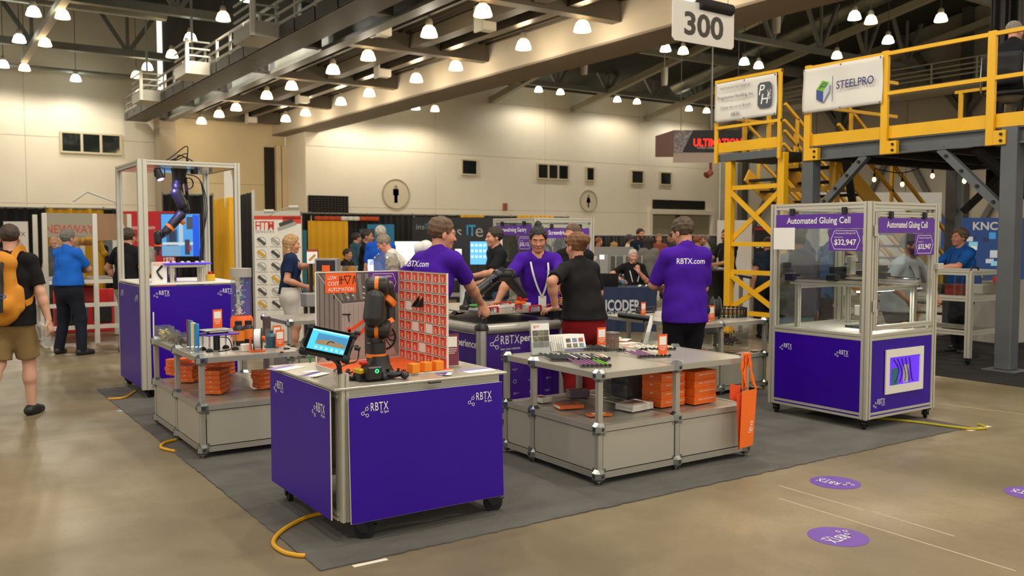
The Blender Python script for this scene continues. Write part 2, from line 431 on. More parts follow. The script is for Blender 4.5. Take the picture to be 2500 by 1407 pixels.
# restroom symbols: ring with a standing figure
pict=M('symbol_grey','#8d8674',.6);ringm=M('symbol_ring','#a69c83',.6)
def symbol(px,py,r,skirt,label):
 c=onY(px,py,YC);t=thing('restroom_sign',label,'sign',(c.x,YC,c.z-r))
 mb=MB();mb.lathe([(r-.05,-.02),(r-.05,.05),(r,.05),(r,-.02)],40,(c.x,YC-.02,c.z),(0,-1,0),close=True);mb.build('ring',ringm,t)
 mb=MB();mb.cyl((c.x,YC-.01,c.z),(c.x,YC-.03,c.z),r-.04,n=40);mb.build('disc',M('symbol_disc','#d3c6aa',.8),t)
 k=r*.62;mb=MB();y=YC-.03
 mb.cyl((c.x,y,c.z+k*.78),(c.x,y-.03,c.z+k*.78),k*.17,n=16)
 if skirt:body=[(-.22,.52),(.22,.52),(.42,-.25),(.13,-.25),(.13,-.95),(-.13,-.95),(-.13,-.25),(-.42,-.25)]
 else:body=[(-.34,.55),(.34,.55),(.34,-.15),(.2,-.15),(.2,-.95),(-.2,-.95),(-.2,-.15),(-.34,-.15)]
 mb.prism([(x*k,z*k)for x,z in body][::-1],(c.x,y,c.z),(1,0,0),(0,0,1),-.03);mb.build('figure',pict,t)
symbol(966,474,.86,False,'round grey sign with a standing trousered figure on the cream wall')
symbol(1436,491,.72,True,'round grey sign with a skirted figure on the cream wall')
c=onY(1232,505,YC);mb=MB()
mb.cbox(c.x-.14,c.x+.14,YC-.12,YC,c.z-.22,c.z+.22,.02);single('fire_alarm',mb,M('alarm_red','#a05038',.5),'small red fire alarm box on the cream wall','alarm')
# ------------------------------------------------------------------ ceiling
mb=MB();mb.box(11.25,11.4,-20,YR,8.6,13.5);struct(mb.build('wall_fascia',roofdark,smooth=0))
mb=MB();mb.box(18.3,18.45,-20,YC,9.3,24);struct(mb.build('wall_fascia',roofdark,smooth=0))
mb=MB();mb.box(-26,11.3,-20,YR,13.2,13.5);struct(mb.build('ceiling',roofdark,smooth=0))
mb=MB();mb.add([(18.4,YC,10.9),(XR,YC,10.9),(XR,-20,23),(18.4,-20,23)],[(0,1,2,3)]);struct(mb.build('ceiling_high',roofdark,smooth=0))
# corrugated deck over the middle bay: bays between cross beams, real ribs
n=0
for y0 in range(-8,49,7):
 y1=min(y0+6.6,YR);mb=MB();x=11.4;prof=[];k=0
 while x<17.0:prof.append((x,8.42 if k%4 in(0,1)else 8.30));x+=(.1 if k%2==0 else .04);k+=1
 V=[(x_,y,z_)for y in(y0,y1)for x_,z_ in prof];m=len(prof)
 mb.add(V,[(i,i+1,m+i+1,m+i)for i in range(m-1)]);struct(mb.build('ceiling_deck',decking,smooth=20))
 mb=MB();mb.box(11.3,17.05,y0-.4,y0,7.75,8.45);struct(mb.build('cross_beam',beamtan,smooth=0))
for x,z0,z1,w,m in((14.1,7.85,8.28,.42,beamtan),(12.6,8.0,8.28,.1,steel_d),(15.2,7.9,8.25,.3,decking)):
 mb=MB();mb.box(x-w/2,x+w/2,-8,YR-.1,z0,z1);struct(mb.build('ceiling_beam',m,smooth=0))
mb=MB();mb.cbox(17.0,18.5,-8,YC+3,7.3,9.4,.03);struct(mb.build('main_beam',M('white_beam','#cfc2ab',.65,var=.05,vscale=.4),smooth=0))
mb=MB();mb.box(16.98,18.52,-8,YC+3,7.24,7.3);struct(mb.build('shaded_soffit',M('shaded_soffit','#8a7c6a',.7),smooth=0))  # shade under the beam put into this slab's darker colour
# steel girder (I section) and catwalk along it
mb=MB();mb.box(11.0,11.4,-8,YR-.1,7.5,7.62);mb.box(11.17,11.23,-8,YR-.1,7.62,8.5);mb.box(11.0,11.4,-8,YR-.1,8.5,8.62);struct(mb.build('steel_girder',steel,smooth=0))
for i in range(10):
 y=47-i*5.0;mb=MB();mb.box(10.3,10.95,y-.15,y+.15,7.55,8.9);struct(mb.build('girder_hanger',steel_d,smooth=0))
cw=thing('catwalk','grey steel service catwalk with railings hung beside the ceiling girder','catwalk',(10,20,7.5))
mb=MB();mb.box(9.3,10.35,-6,YR-.3,7.5,7.62);mb.box(9.28,9.34,-6,YR-.3,7.5,7.85);mb.build('walkway',steel_d,cw)
for z in(7.95,8.25,8.6):
 mb=MB();mb.bar((9.32,-6,z),(9.32,YR-.3,z),.06,.07);mb.build('rail',steel_l,cw)
 mb=MB();mb.bar((10.3,-6,z),(10.3,YR-.3,z),.05,.06);mb.build('rail',steel,cw)
for i in range(34):
 y=48.0-i*1.55;mb=MB();mb.box(9.28,9.36,y-.04,y+.04,7.5,8.62);mb.box(9.3,9.36,y-1.2,y-.2,7.68,7.86);mb.build('rail_post',steel_l,cw)
for y in(40.9,33.3,26.0,18.5,11):
 mb=MB();mb.box(8.45,9.3,y,y+1.7,7.5,7.6);mb.box(8.45,8.5,y,y+1.7,7.6,7.9);mb.box(8.45,9.3,y,y+.05,7.6,7.95);mb.build('balcony_floor',steel_l,cw)
 for z in(8.15,8.4,8.65):
  mb=MB();mb.bar((8.47,y+.02,z),(9.3,y+.02,z),.05);mb.bar((8.47,y,z),(8.47,y+1.7,z),.05);mb.build('balcony_rail',steel_l,cw)
 mb=MB();mb.box(8.43,8.55,y-.03,y+.09,7.5,8.75);mb.build('balcony_post',M('white_post','#e9e6d8',.5),cw)
 mb=MB();mb.box(9.05,9.13,y+1.6,y+1.68,7.5,13.2);mb.build('hanger',steel_l,cw)
 # trusses, ducts and beams of the tall bays
def truss(p0,p1,h,n,w=.28,name='roof_truss'):
 p0,p1=Vector(p0),Vector(p1);mb=MB();mb.bar(p0,p1,w,w*.9);mb.bar(p0+Z_*h,p1+Z_*h,w,w*.8)
 for i in range(n):
  a=p0.lerp(p1,i/n);b=p0.lerp(p1,(i+.5)/n);c=p0.lerp(p1,(i+1)/n)
  mb.bar(a+Z_*h,b,w*.55);mb.bar(b,c+Z_*h,w*.55);mb.bar(b,b+Z_*h,w*.4)
 return struct(mb.build(name,steel,smooth=0))
for y in(43.5,34.5,27.0,20.5):truss((-24,y,9.9),(10.4,y,9.9),2.9,9,.34)
for y,z,r in((31.0,11.1,.55),(38.5,10.9,.5),(24.0,11.6,.6),(17,11.8,.6)):
 mb=MB();mb.cyl((-24,y,z),(9.0,y,z),r,n=20);struct(mb.build('air_duct',duct))
a=onZ(155,0,9.6);mb=MB();mb.bar((a.x,15,9.6),(a.x,46,9.6),.28,.25);struct(mb.build('roof_beam',steel_l,smooth=0))
mb=MB();mb.cyl((-24,47.6,9.55),(9.5,47.6,9.55),.09,n=8);struct(mb.build('wall_pipe',steel))
for y in(42.5,30.0,21.0):truss((18.6,y,10.3+(46-y)*.06),(XR-.3,y,10.3+(46-y)*.06),2.2+(46-y)*.09,8,.3)
for px,py in((1003,226),(1200,245),(1400,268),(1578,290),(1735,310)):
 a=onY(px,py,YC-.1);L_=34.0
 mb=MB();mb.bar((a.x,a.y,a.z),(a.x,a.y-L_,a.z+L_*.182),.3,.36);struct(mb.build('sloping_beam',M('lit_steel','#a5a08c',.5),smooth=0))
for(px,py,r,L_)in((1650,222,.55,30),(1880,165,.5,26),(1760,190,.35,28)):
 a=onY(px,py,YC-3);mb=MB();mb.cyl((a.x,a.y,a.z+.3),(a.x,a.y-L_,a.z+.3+L_*.182),r,n=20);struct(mb.build('air_duct',duct))
a=onY(1560,108,36);b=onY(1850,160,36);mb=MB();mb.cyl((a.x,36,(a.z+b.z)/2),(XR-4,36,(a.z+b.z)/2),.4,n=20);struct(mb.build('air_duct',duct))
# catwalk on the side wall
cz=onX(2280,205,46.5).z
t=thing('wall_catwalk','white railed catwalk along the grey braced side wall','catwalk',(46.5,30,cz))
mb=MB();mb.box(46.5,48.6,8,38,cz-.35,cz);mb.build('walkway',steel_l,t)
for z in(.3,.55,.8,1.1):mb=MB();mb.bar((46.5,8,cz+z),(46.5,38,cz+z),.06);mb.build('rail',steel_l,t)
for i in range(13):mb=MB();mb.box(46.46,46.54,8+2.5*i-.04,8.04+2.5*i,cz-.3,cz+1.12);mb.build('rail_post',steel_l,t)
# ------------------------------------------------------------------ lamps
em_warm=M('lamp_glass_warm','#fff0d0',.4,emit=9,ec='#ffdca0');em_cool=M('lamp_glass_cool','#fbfff4',.4,emit=11,ec='#f6fff0')
lampcap=M('lamp_housing','#c9bfa8',.4,.3)
LW=bpy.data.lights.new('warm_lamp','SPOT');LW.spot_size=math.radians(168);LW.spot_blend=.45;LW.energy=560;LW.color=(1,.88,.70);LW.shadow_soft_size=.22
LC=bpy.data.lights.new('cool_lamp','SPOT');LC.spot_size=math.radians(168);LC.spot_blend=.45;LC.energy=560;LC.color=(1,.95,.86);LC.shadow_soft_size=.22
LVW=LW.copy();LVW.energy=205;LVC=LC.copy();LVC.energy=205
def make_lamp(nm,label,cat,em,LD,L0,rod):
 t=thing(nm,label,cat,(0,0,-50))
 k=Matrix.Translation((0,0,50))
 mb=MB();mb.lathe([(.10,.30),(.17,.24),(.235,.06),(.245,.0),(.225,.0),(.0,.06)],14,(0,0,-50));mb.build('shade',em,t)
 mb=MB();mb.lathe([(.11,.3),(.11,.42),(.07,.5),(.0,.5)],12,(0,0,-50));mb.build('housing',lampcap,t)
 mb=MB();mb.cyl((0,0,-50),(0,0,-49),.015,n=5);r_=mb.build('rod',steel_d,t);r_.matrix_local=Matrix.Translation((0,0,.45))@Matrix.Scale(rod-.45,4,Z_)
 lo=bpy.data.objects.new(L0,LD);col.objects.link(lo);lo.parent=t;lo.location=(0,0,-.28);W[lo]=W[t]
 return t
LB=bpy.data.lights.new('bell_lamp','POINT');LB.energy=60;LB.color=(1,.88,.70);LB.shadow_soft_size=.2
lampW=make_lamp('pendant_lamp','x','lamp',em_warm,LB,'warm_light',.85)
lampC=make_lamp('high_bay_lamp','x','lamp',em_cool,LC,'cool_light',3.0)
lampH=make_lamp('high_bay_lamp','x','lamp',em_warm,LW,'warm_light',3.0)
first={id(lampW):1,id(lampC):1,id(lampH):1}
def lamp(src,x,y,z,label,group):
 if first.pop(id(src),0):src.matrix_local=TR(x,y,z);W[src]=TR(x,y,z);src['label']=label;src['group']=group
 else:src=dup(src,TR(x,y,z),label,group)
 top=8.29 if x<17 and x>11.4 else(13.19 if x<11 else 10.88+(46-y)*.1833)
 if y>38 and src.name.startswith('high'):
  for ch in src.children:
   if ch.type=='LIGHT':ch.data=LVW if ch.data in(LW,LVW)else LVC
 for ch in src.children:
  if ch.name.startswith('rod'):ch.matrix_local=Matrix.Translation((0,0,.45))@Matrix.Scale(top-z-.45,4,Z_)
YS=[20.0,22.9,27.0,29.9,34.0,36.9,41.1,43.8]
for y in YS+[13.0,16,6,9,-1,2]:lamp(lampW,15.9,y,7.42,'glowing bell lamp hanging beside the big pale beam','bell lamps beside the beam')
for y in YS+[46.9,13,16,6,9,-1,2]:lamp(lampW,12.6,y,7.4,'glowing bell lamp hanging under the corrugated deck near the girder','bell lamps by the girder')
for px,py in((82,38),(47,103),(8,164),(605,2),(465,100),(360,170)):
 p=onZ(px,py,9.3);lamp(lampC,p.x,p.y,p.z,'cool white high-bay lamp among the trusses beside the catwalk','cool lamps of the truss bay')
for px,py in((153,45),(110,112),(60,172),(545,50),(420,140),(333,190)):
 p=onZ(px,py,9.2);lamp(lampH,p.x,p.y,p.z,'warm yellow high-bay lamp among the trusses beside the catwalk','warm lamps of the truss bay')
p=onY(185,198,47.4);lamp(lampC,p.x,p.y,p.z,'cool white lamp washing the cream wall above the dark window','wall lamps')
for i,(pc,pw)in enumerate((((1315,224),(1368,230)),((1507,248),(1555,253)),((1682,270),(1725,275)))):
 p=onY(*pc,44.0);lamp(lampC,p.x,p.y,p.z,'cool white lamp of a pair hung before the cream back wall','lamp pairs by the back wall')
 q=onY(*pw,44.0);lamp(lampH,q.x,q.y,q.z,'warm yellow lamp of a pair hung before the cream back wall','warm lamps by the back wall')
 mb=MB();mb.bar((p.x-.5,44.0,p.z+1.2),(q.x+.4,44.0,p.z+1.2),.05);struct(mb.build('lamp_rail',steel_d,smooth=0))
for x in(19.6,23.3):lamp(lampC,x,43.9,8.6,'cool white lamp by the back wall, hidden by the big beam','lamps behind the beam');lamp(lampH,x+1.2,43.9,8.6,'warm yellow lamp by the back wall, hidden by the big beam','warm lamps behind the beam')
for px,py in((1625,125),(1817,157),(2086,47),(2168,105)):
 p=onZ(px,py,10.0);lamp(lampC,p.x,p.y,p.z,'cool white high-bay lamp under the dark sloping roof','cool lamps under the sloping roof')
for px,py in((1668,131),(1852,166),(1935,12),(2043,142),(2297,52),(2126,57)):
 p=onZ(px,py,10.0);lamp(lampH,p.x,p.y,p.z,'warm yellow high-bay lamp under the dark sloping roof','warm lamps under the sloping roof')
for x,y in((-6,3),(-6,12),(0,-4),(0,5),(1,15),(6,-5),(6,3),(6,12),(24,0),(24,9),(24,18),(32,4),(32,14),(40,20),(-12,20),(3,-1),(3,8),(9,3),(9,-4),(-3,0),(6,7)):  # lamps out of view, several added to brighten the stand
 lamp(lampC if(x+y)%2 else lampH,x,y,9.3,'high-bay lamp over the open exhibition floor','unseen lamps over the floor')
 # hanging loudspeakers
for px,py in((1426,183),(1622,210),(1897,82)):
 p=onD(px,py,36);mb=MB();mb.lathe([(.0,0),(.12,.02),(.14,.3),(.14,.7),(.1,.75),(.02,.76),(.02,10.85+(46-p.y)*.1833-p.z),(0,10.85+(46-p.y)*.1833-p.z)],12,tuple(p))
 single('hanging_speaker',mb,M('speaker_white','#cfc8b6',.5),'white cylindrical speaker hung on a rod under the roof','speaker','hanging speakers')
for px,py in((930,178),(925,75),(1180,62),(735,243),(610,293)):
 p=onZ(px,py,7.75);t=thing('deck_speaker','white horn speaker box fixed under the corrugated deck','speaker',p,.0,'deck speakers')
 mb=MB();mb.cbox(p.x-.18,p.x+.35,p.y-.18,p.y+.18,p.z-.15,p.z+.15,.03);mb.build('box',M('speaker_white','#cfc8b6',.5),t)
 mb=MB();mb.box(p.x-.2,p.x-.13,p.y-.2,p.y+.2,p.z-.2,8.3);mb.build('bracket',steel_l,t)
 # ================================================================== shared materials and small builders
alu=M('aluminium','#c2beb2',.35,.5,var=.05,vscale=8)
alu_p=M('aluminium_profile','#c6c2b2',.42,.45)
alu_sheet=M('aluminium_sheet','#b8b2a4',.32,.4,var=.04,vscale=2)
alu_panel=M('grey_composite_panel','#aea99b',.42,.2,rvar=.05,vscale=40)
zinc=M('zinc_node','#a9b0ae',.25,.95)
purple=M('purple_panel','#320594',.3,spec=.3,var=.03,vscale=2)
purple_l=M('purple_sign','#5b2b97',.4)
purple_s=M('purple_sticker','#6b479f',.5)
white=M('white_print','#efece6',.5)
white_e=M('white_edge','#e4e0d6',.5)
orange=M('orange_print','#f2611b',.45)
orange_b=M('orange_board','#f0651c',.35)
black=M('black_plastic','#17161a',.42)
black_m=M('black_matt','#1b1a1c',.75)
rubber=M('black_rubber','#141414',.8)
chrome=M('chrome','#c8c8c8',.12,1.0)
acrylic=MG('clear_acrylic','#f4f6f4',.02,1.0,1.35)
acrylic_h=MG('hazy_acrylic','#f0f2f0',.05,1.0,1.4,.06,'#d8dcd8')
yellowcab=M('yellow_cable','#d99e10',.5)
paper=M('white_paper','#eeeae2',.7)
def extr(mb,p0,p1,w,w2=None):
 """slotted aluminium profile"""
 p0,p1=Vector(p0),Vector(p1);d=p1-p0;L=d.length;d.normalize();w2=w2 or w
 ux=Vector((1,0,0))if abs(d.x)<.5 else Vector((0,1,0))
 uy=d.cross(ux).normalized();ux=uy.cross(d).normalized()
 a,b=w/2,w2/2;s=min(w,w2)*.11;e=min(w,w2)*.16;P=[]
 for(sx,sy)in((1,1),(-1,1),(-1,-1),(1,-1)):
  if(sx,sy)==(1,1):P+=[(a,-s),(a,b),(s,b),(s,b-e),(-s,b-e)]
  elif(sx,sy)==(-1,1):P+=[(-s,b),(-a,b),(-a,s),(-a+e,s),(-a+e,-s)]
  elif(sx,sy)==(-1,-1):P+=[(-a,-s),(-a,-b),(-s,-b),(-s,-b+e),(s,-b+e)]
  else:P+=[(s,-b),(a,-b),(a,-s)]
 P=P[1:]
 return mb.prism(P,p0,ux,uy,L)
def logo(parent,o,ux,uy,w,mat=None,sub=True,word=True):
 """three linked rings, the letters and the small line below; o = centre of the mark"""
 mat=mat or white;o=Vector(o);ux=Vector(ux).normalized();uy=Vector(uy).normalized();n=ux.cross(uy);h=w*.44
 def pt(x,y):return o+ux*((x-.5)*w)+uy*(y*h-h/2)+n*.0012
 mb=MB();t=.016*w
 R3=[(.05,.28),(.21,.1),(.2,.6)]
 for x,y in R3:mb.lathe([(.042*w,0),(.042*w,.0008),(.058*w,.0008),(.058*w,0)],18,pt(x,y),n,close=True)
 def seg(a,b,ra=.05*w,rb=.05*w):
  A,B=pt(*a),pt(*b);d=(B-A).normalized();A=A+d*ra;B=B-d*rb;s=d.cross(n)*t/2
  mb.add([A-s,A+s,B+s,B-s],[(0,1,2,3),(3,2,1,0)])
 seg(R3[0],R3[1]);seg(R3[0],R3[2]);seg(R3[2],(.26,.88),.05*w,0);mb.build('logo_mark',mat,parent,smooth=0)
 text('RBTX',parent,pt(.66,.7),ux,uy,w*.64,h*.62,mat,space=1.1,name='lettering')
 if sub:text('by igus',parent,pt(.84,.24),ux,uy,w*.3,None,mat,name='lettering')
_caster={}
def caster(parent,x,y,r=.055,h=.12,ang=0.0):
 """swivel caster: mount, fork, wheel, brake pedal (parts of the cart)"""
 k=(r,h)
 if k not in _caster:
  mb=MB();mb.cbox(-.045,.045,-.045,.045,h-.012,h,.003);mb.cyl((0,0,h-.02),(0,0,h-.012),.035,n=12)
  mb.prism([(-.035,h-.02),(.03,h-.02),(.05,h-.05),(.035+.02,r-.01),(.01,r-.015),(-.01,h-.05)],(-.0,.03,0),(1,0,0),(0,0,1),.005)
  mb.prism([(-.035,h-.02),(.03,h-.02),(.05,h-.05),(.035+.02,r-.01),(.01,r-.015),(-.01,h-.05)],(-.0,-.025,0),(1,0,0),(0,0,1),.005)
  mb.cbox(-.05,-.02,-.02,.02,h-.045,h-.03,.004);mb.cbox(.06,.1,-.018,.018,h-.05,h-.038,.004)
  fo=mb.build('caster_fork',black,None)
  mb=MB();mb.lathe([(.012,-.02),(r*.7,-.018),(r,-.014),(r,.014),(r*.7,.018),(.012,.02)],20,(.03,0,r),(0,1,0));mb.cyl((.03,-.026,r),(.03,.026,r),.01,n=8)
  wh=mb.build('caster_wheel',rubber,None);_caster[k]=(fo.data,wh.data);bpy.data.objects.remove(fo);bpy.data.objects.remove(wh)
 fo,wh=_caster[k];L=W[parent].inverted()@TR(x,y,0,ang)
 f=link('caster',fo,parent,L);link('caster_wheel',wh,f)
def qrsign(x,y,z,w,h,ang,label,col_=None,lean=.0,base=True):
 """printed card in a clear stand (the code square stays blank)"""
 t=thing('counter_sign',label,'sign',(x,y,z),ang);T=W[t];mb=MB()
 c,s=math.cos(lean),math.sin(lean)
 def q(u,v,n):return T@Vector((u,v*s+n*c,v*c-n*s))
 ux=(T.to_3x3()@X_);uy=(T.to_3x3()@Vector((0,s,c)))
 mb.T=T@Matrix.Rotation(-lean,4,'X');mb.box(-w/2-.004,w/2+.004,-.003,.003,.008,h+.012);mb.build('card_holder',acrylic,t)
 mb=MB();mb.T=T@Matrix.Rotation(-lean,4,'X');mb.box(-w/2,w/2,-.0045,-.0035,.012,h+.008);mb.build('card',col_ or orange,t)
 mb=MB();mb.T=T@Matrix.Rotation(-lean,4,'X');k=w*.38;zc=h-k-w*.1;mb.box(-k,k,-.0058,-.0048,zc-k,zc+k);mb.build('blank_square',paper,t)
 for i in range(3):
  mb=MB();mb.T=T@Matrix.Rotation(-lean,4,'X');zz=zc-k-.012-i*.013;ww=w*(.38,.34,.22)[i]
  if zz>.02:mb.box(-ww,ww,-.0056,-.0048,zz-.002,zz+.002);mb.build('print_line',paper,t)
 if base:
  mb=MB();mb.T=T;mb.box(-w/2-.01,w/2+.01,-.035,.035,0,.004);mb.build('stand_foot',acrylic,t)
 return t
def obj_box(name,mats,label,cat,x,y,z,sx,sy,sz,ang=0.0,group=None,c=.002):
 mb=MB();mb.T=TR(x,y,z,ang);mb.cbox(-sx/2,sx/2,-sy/2,sy/2,0,sz,c)
 o=mb.build(name,mats);o['label']=label;o['category']=cat
 if group:o['group']=group
 return o
 # ------------------------------------------------------------------ carpet, tape, cables, floor stickers
cm=M('grey_carpet','#5b574f',.95,var=.22,vscale=2.2,bump=.6,bscale=260,stretch=(1,1.8,1),sheen=.1)
mb=MB();cx0,cx1,cy0,cy1=1.66,7.68,4.17,10.55;rnd=random.Random(3)
edge=[]
for i in range(120):edge.append((cx0+(cx1-cx0)*i/120,cy0+rnd.uniform(-.008,.008)))
for i in range(120):edge.append((cx1+rnd.uniform(-.006,.006),cy0+(cy1-cy0)*i/120))
for i in range(120):edge.append((cx1-(cx1-cx0)*i/120,cy1+rnd.uniform(-.006,.006)))
for i in range(120):edge.append((cx0+rnd.uniform(-.006,.006),cy1-(cy1-cy0)*i/120))
mb.prism(edge,(0,0,.0),X_,Y_,.008)
carpet=single('booth_carpet',mb,cm,'grey low-pile carpet lying under the purple exhibition stand','carpet',smooth=0)
CZ=.008
tape=M('white_tape','#e6dccb',.6)
def strip(px,w,label,name='tape_strip',m=None,z=.001):
 pts=[onZ(*p)for p in px];mb=MB()
 for a,b in zip(pts[:-1],pts[1:]):mb.bar((a.x,a.y,z),(b.x,b.y,z),w,.0015)
 single(name,mb,m or tape,label,'tape',smooth=0)
strip([(862,1384),(945,1366)],.03,'short white tape strip on the concrete by the carpet corner under the robot cart')
strip([(2364,1052),(2415,1041)],.05,'white tape piece at the carpet corner by the gluing cell')
strip([(288,1003),(300,1004)],.05,'small pale blue tape scrap at the carpet edge','tape_scrap',M('blue_tape','#9fc0cf',.6))
def cable(pts,r,label,m=None,name='power_cable',k=8,z=None):
 P=[onZ(*p[:2],(p[2]if len(p)>2 else r+.001))for p in pts];mb=MB();mb.tube(smoothpts(P,k),r,8)
 return single(name,mb,m or yellowcab,label,'cable')
cable([(800,1250,.02),(745,1265,.02),(690,1295,.02),(667,1325,.012),(690,1347,.012),(725,1356,.012),(745,1357,.012)],.012,'yellow power cable looping out from under the robot cart onto concrete')
cable([(430,1074,.02),(405,1080,.02),(393,1088,.012),(397,1095,.012),(428,1102,.012)],.011,'yellow power cable looping out from under the table with orange boxes')
cable([(265,974,.012),(290,973,.02),(310,968,.02),(330,955,.02)],.011,'yellow power cable running under the tall framed purple cabinet')
cable([(2130,1020,.02),(2230,1030,.02),(2330,1043,.02),(2375,1047,.012),(2405,1046,.012),(2400,1040,.012),(2388,1037,.012)],.011,'yellow power cable leaving the gluing cell across the carpet corner',M('yellow_green_cable','#b5a21c',.5))
def sticker(px,py,r,ang,label):
 c=onZ(px,py);mb=MB();mb.cyl((c.x,c.y,0),(c.x,c.y,.0015),r,n=48)
 o=single('floor_sticker',mb,purple_s,label,'sticker','round purple floor stickers',loc=(c.x,c.y,0))
 ux=Vector((math.cos(ang),math.sin(ang),0));uy=Vector((-math.sin(ang),math.cos(ang),0))
 logo(o,(c.x,c.y,.0015),ux,uy,r*1.5)
sticker(2039,1179,.165,math.radians(100),'round purple floor sticker beside the carpet edge, lettering running towards the stand')
sticker(2046,1311,.165,math.radians(185),'round purple floor sticker out on the open concrete, lettering along the aisle')
sticker(2520,1206,.165,math.radians(100),'round purple floor sticker far along the aisle beyond the other two')
# ================================================================== robot cart
cartX0,cartX1,cartY0,cartY1,TZ=1.875,2.945,4.445,5.465,.865
t=cart=thing('robot_cart','purple wheeled demonstration cart with a small black robot arm on top','cart',((cartX0+cartX1)/2,(cartY0+cartY1)/2,CZ))
for x,y in((cartX0+.05,cartY0+.05),(cartX1-.04,cartY0+.05),(cartX0+.05,cartY1-.05),(cartX1-.04,cartY1-.05)):
 mb=MB();extr(mb,(x,y,.125),(x,y,TZ-.012),.045,.09 if y<5 and x<2.4 else .045);mb.build('post',alu_p,t)
for a,b in(((cartX0+.05,cartY0+.04),(cartX1-.04,cartY0+.04)),((cartX0+.04,cartY0+.05),(cartX0+.04,cartY1-.05)),((cartX0+.05,cartY1-.05),(cartX1-.04,cartY1-.05)),((cartX1-.04,cartY0+.05),(cartX1-.04,cartY1-.05))):
 for z in(TZ-.04,.15):mb=MB();extr(mb,(*a,z),(*b,z),.045);mb.build('rail',alu_p,t)
mb=MB();mb.cbox(cartX0-.02,cartX1+.015,cartY0-.012,cartY1+.01,TZ-.014,TZ,.003);mb.build('top_plate',M('grey_worktop','#b4ae9f',.3,.3),t)
def cart_panel(o,ux,uy,w,h,parent,marks):
 o,ux,uy=Vector(o),Vector(ux).normalized(),Vector(uy).normalized();n=ux.cross(uy)
 mb=MB();mb.prism([(0,0),(w,0),(w,h),(0,h)],o-n*.008,ux,uy,.007);p=mb.build('panel',white_e,parent,smooth=0)
 mb=MB();mb.prism([(0.001,0.001),(w-.001,0.001),(w-.001,h-.001),(0.001,h-.001)],o-n*.001,ux,uy,.0012);mb.build('panel_face',purple,p,smooth=0)
 for(x,y,lw)in marks:logo(p,o+ux*x+uy*y+n*.0004,ux,uy,lw)
 return p
cart_panel((cartX0+.055,cartY0-.045,.125),(1,0,0),(0,.035,1),.985,.685,t,((.155,.61,.165),(.83,.60,.165)))
cart_panel((cartX0-.02,cartY1-.01,.135),(0,-1,0),(0,0,1),.955,.71,t,((.16,.62,.17),(.8,.58,.19)))
cart_panel((cartX1+.005,cartY0+.06,.135),(0,1,0),(0,0,1),.9,.68,t,((.16,.6,.17),))
cart_panel((cartX1-.06,cartY1+.01,.135),(-1,0,0),(0,0,1),.95,.68,t,((.16,.6,.17),))
for x,y,a in((2.02,4.5,-.5),(2.88,4.52,-.2),(1.95,5.38,1.4),(2.88,5.38,.4)):caster(t,x,y,.058,.125,a)
# corner riser that carries the tablet arm
mb=MB();extr(mb,(cartX0+.045,cartY0+.03,TZ),(cartX0+.045,cartY0+.03,TZ+.075),.045,.07);mb.build('riser',alu_p,t)
mb=MB();mb.cbox(2.42,2.5,cartY0-.03,cartY0-.008,TZ-.022,TZ-.01,.004);mb.build('latch',black,t)
# display boards on the cart
G0=onZ(1092,905,TZ);gx=G0.x;gy1=onX(975,800,gx).y;gy0=G0.y;gz=onX(1092,668,gx).z
bx0=onY(771,800,gy1).x;bz=onY(771,665,gy1).z
t=thing('orange_base_board','flat orange base board lying on the robot cart worktop','board',((bx0+gx)/2,(gy0+gy1)/2,TZ))
mb=MB();mb.box(bx0,gx+.02,gy0-.04,gy1+.02,TZ+.001,TZ+.01);mb.build('core',white_e,t)
mb=MB();mb.box(bx0+.002,gx+.018,gy0-.038,gy1+.018,TZ+.0101,TZ+.0115);mb.build('print',orange_b,t)
BZ=TZ+.0115
t=thing('printed_backdrop','upright backdrop board printed with a grey factory hall behind the robot arm','board',((bx0+gx)/2,gy1,BZ))
mb=MB();mb.box(bx0,gx,gy1,gy1+.01,BZ,bz);mb.build('board_core',white_e,t)
w_=gx-bx0;h_=bz-BZ
def bq(u,v,e=0):return(bx0+u*w_,gy1-.0012-e,BZ+v*h_)
mbm=[M('print_dark_grey','#55534f',.5,var=.15,vscale=8),M('print_mid_grey','#7b7974',.5,var=.1,vscale=6),M('print_light_grey','#a09d97',.5,var=.08,vscale=5),M('print_line','#c9c6c0',.5)]
mb=MB()
def quad(k,pts,e=0):
 mb.cur=k;mb.add([bq(u,v,e)for u,v in pts],[(0,1,2,3)])
quad(0,[(.03,.985),(.03,.985),(.99,.985),(.99,.985)])
quad(0,[(.01,.99),(.3,.64),(.8,.66),(.99,.99)][::-1]);quad(1,[(.01,.01),(.01,.99),(.3,.64),(.3,.3)][::-1]);quad(2,[(.3,.3),(.3,.64),(.8,.66),(.8,.3)][::-1])
quad(1,[(.99,.01),(.8,.3),(.8,.66),(.99,.99)]);quad(2,[(.01,.01),(.99,.01),(.8,.3),(.3,.3)])
for i in range(7):
 u=.08+i*.1;quad(1,[(u*.75+.16,.68+i*.001),(u,.97),(u+.05,.97),(u*.75+.19,.68)][::-1],.0004)
for i in range(9):u=.33+i*.055;quad(1,[(u,.32),(u+.003,.32),(u+.003,.63),(u,.63)],.0004)
for i in range(5):u=.04+i*.055;v0=.05+.2*(u/.3);v1=.97-.33*(u/.3);quad(0,[(u,v0),(u+.012,v0),(u+.012,v1),(u,v1)],.0004)
for(u,v)in((.29,.82),(.33,.76),(.36,.71),(.55,.82),(.55,.75),(.55,.7),(.42,.73)):quad(3,[(u,v),(u+.025,v-.012),(u+.025,v+.004),(u,v+.016)],.0006)
quad(3,[(.02,.985),(.3,.64),(.302,.646),(.03,.985)][::-1],.0006);quad(3,[(.3,.64),(.8,.66),(.8,.665),(.3,.645)],.0006)
mb.build('factory_print',mbm,t,smooth=0)
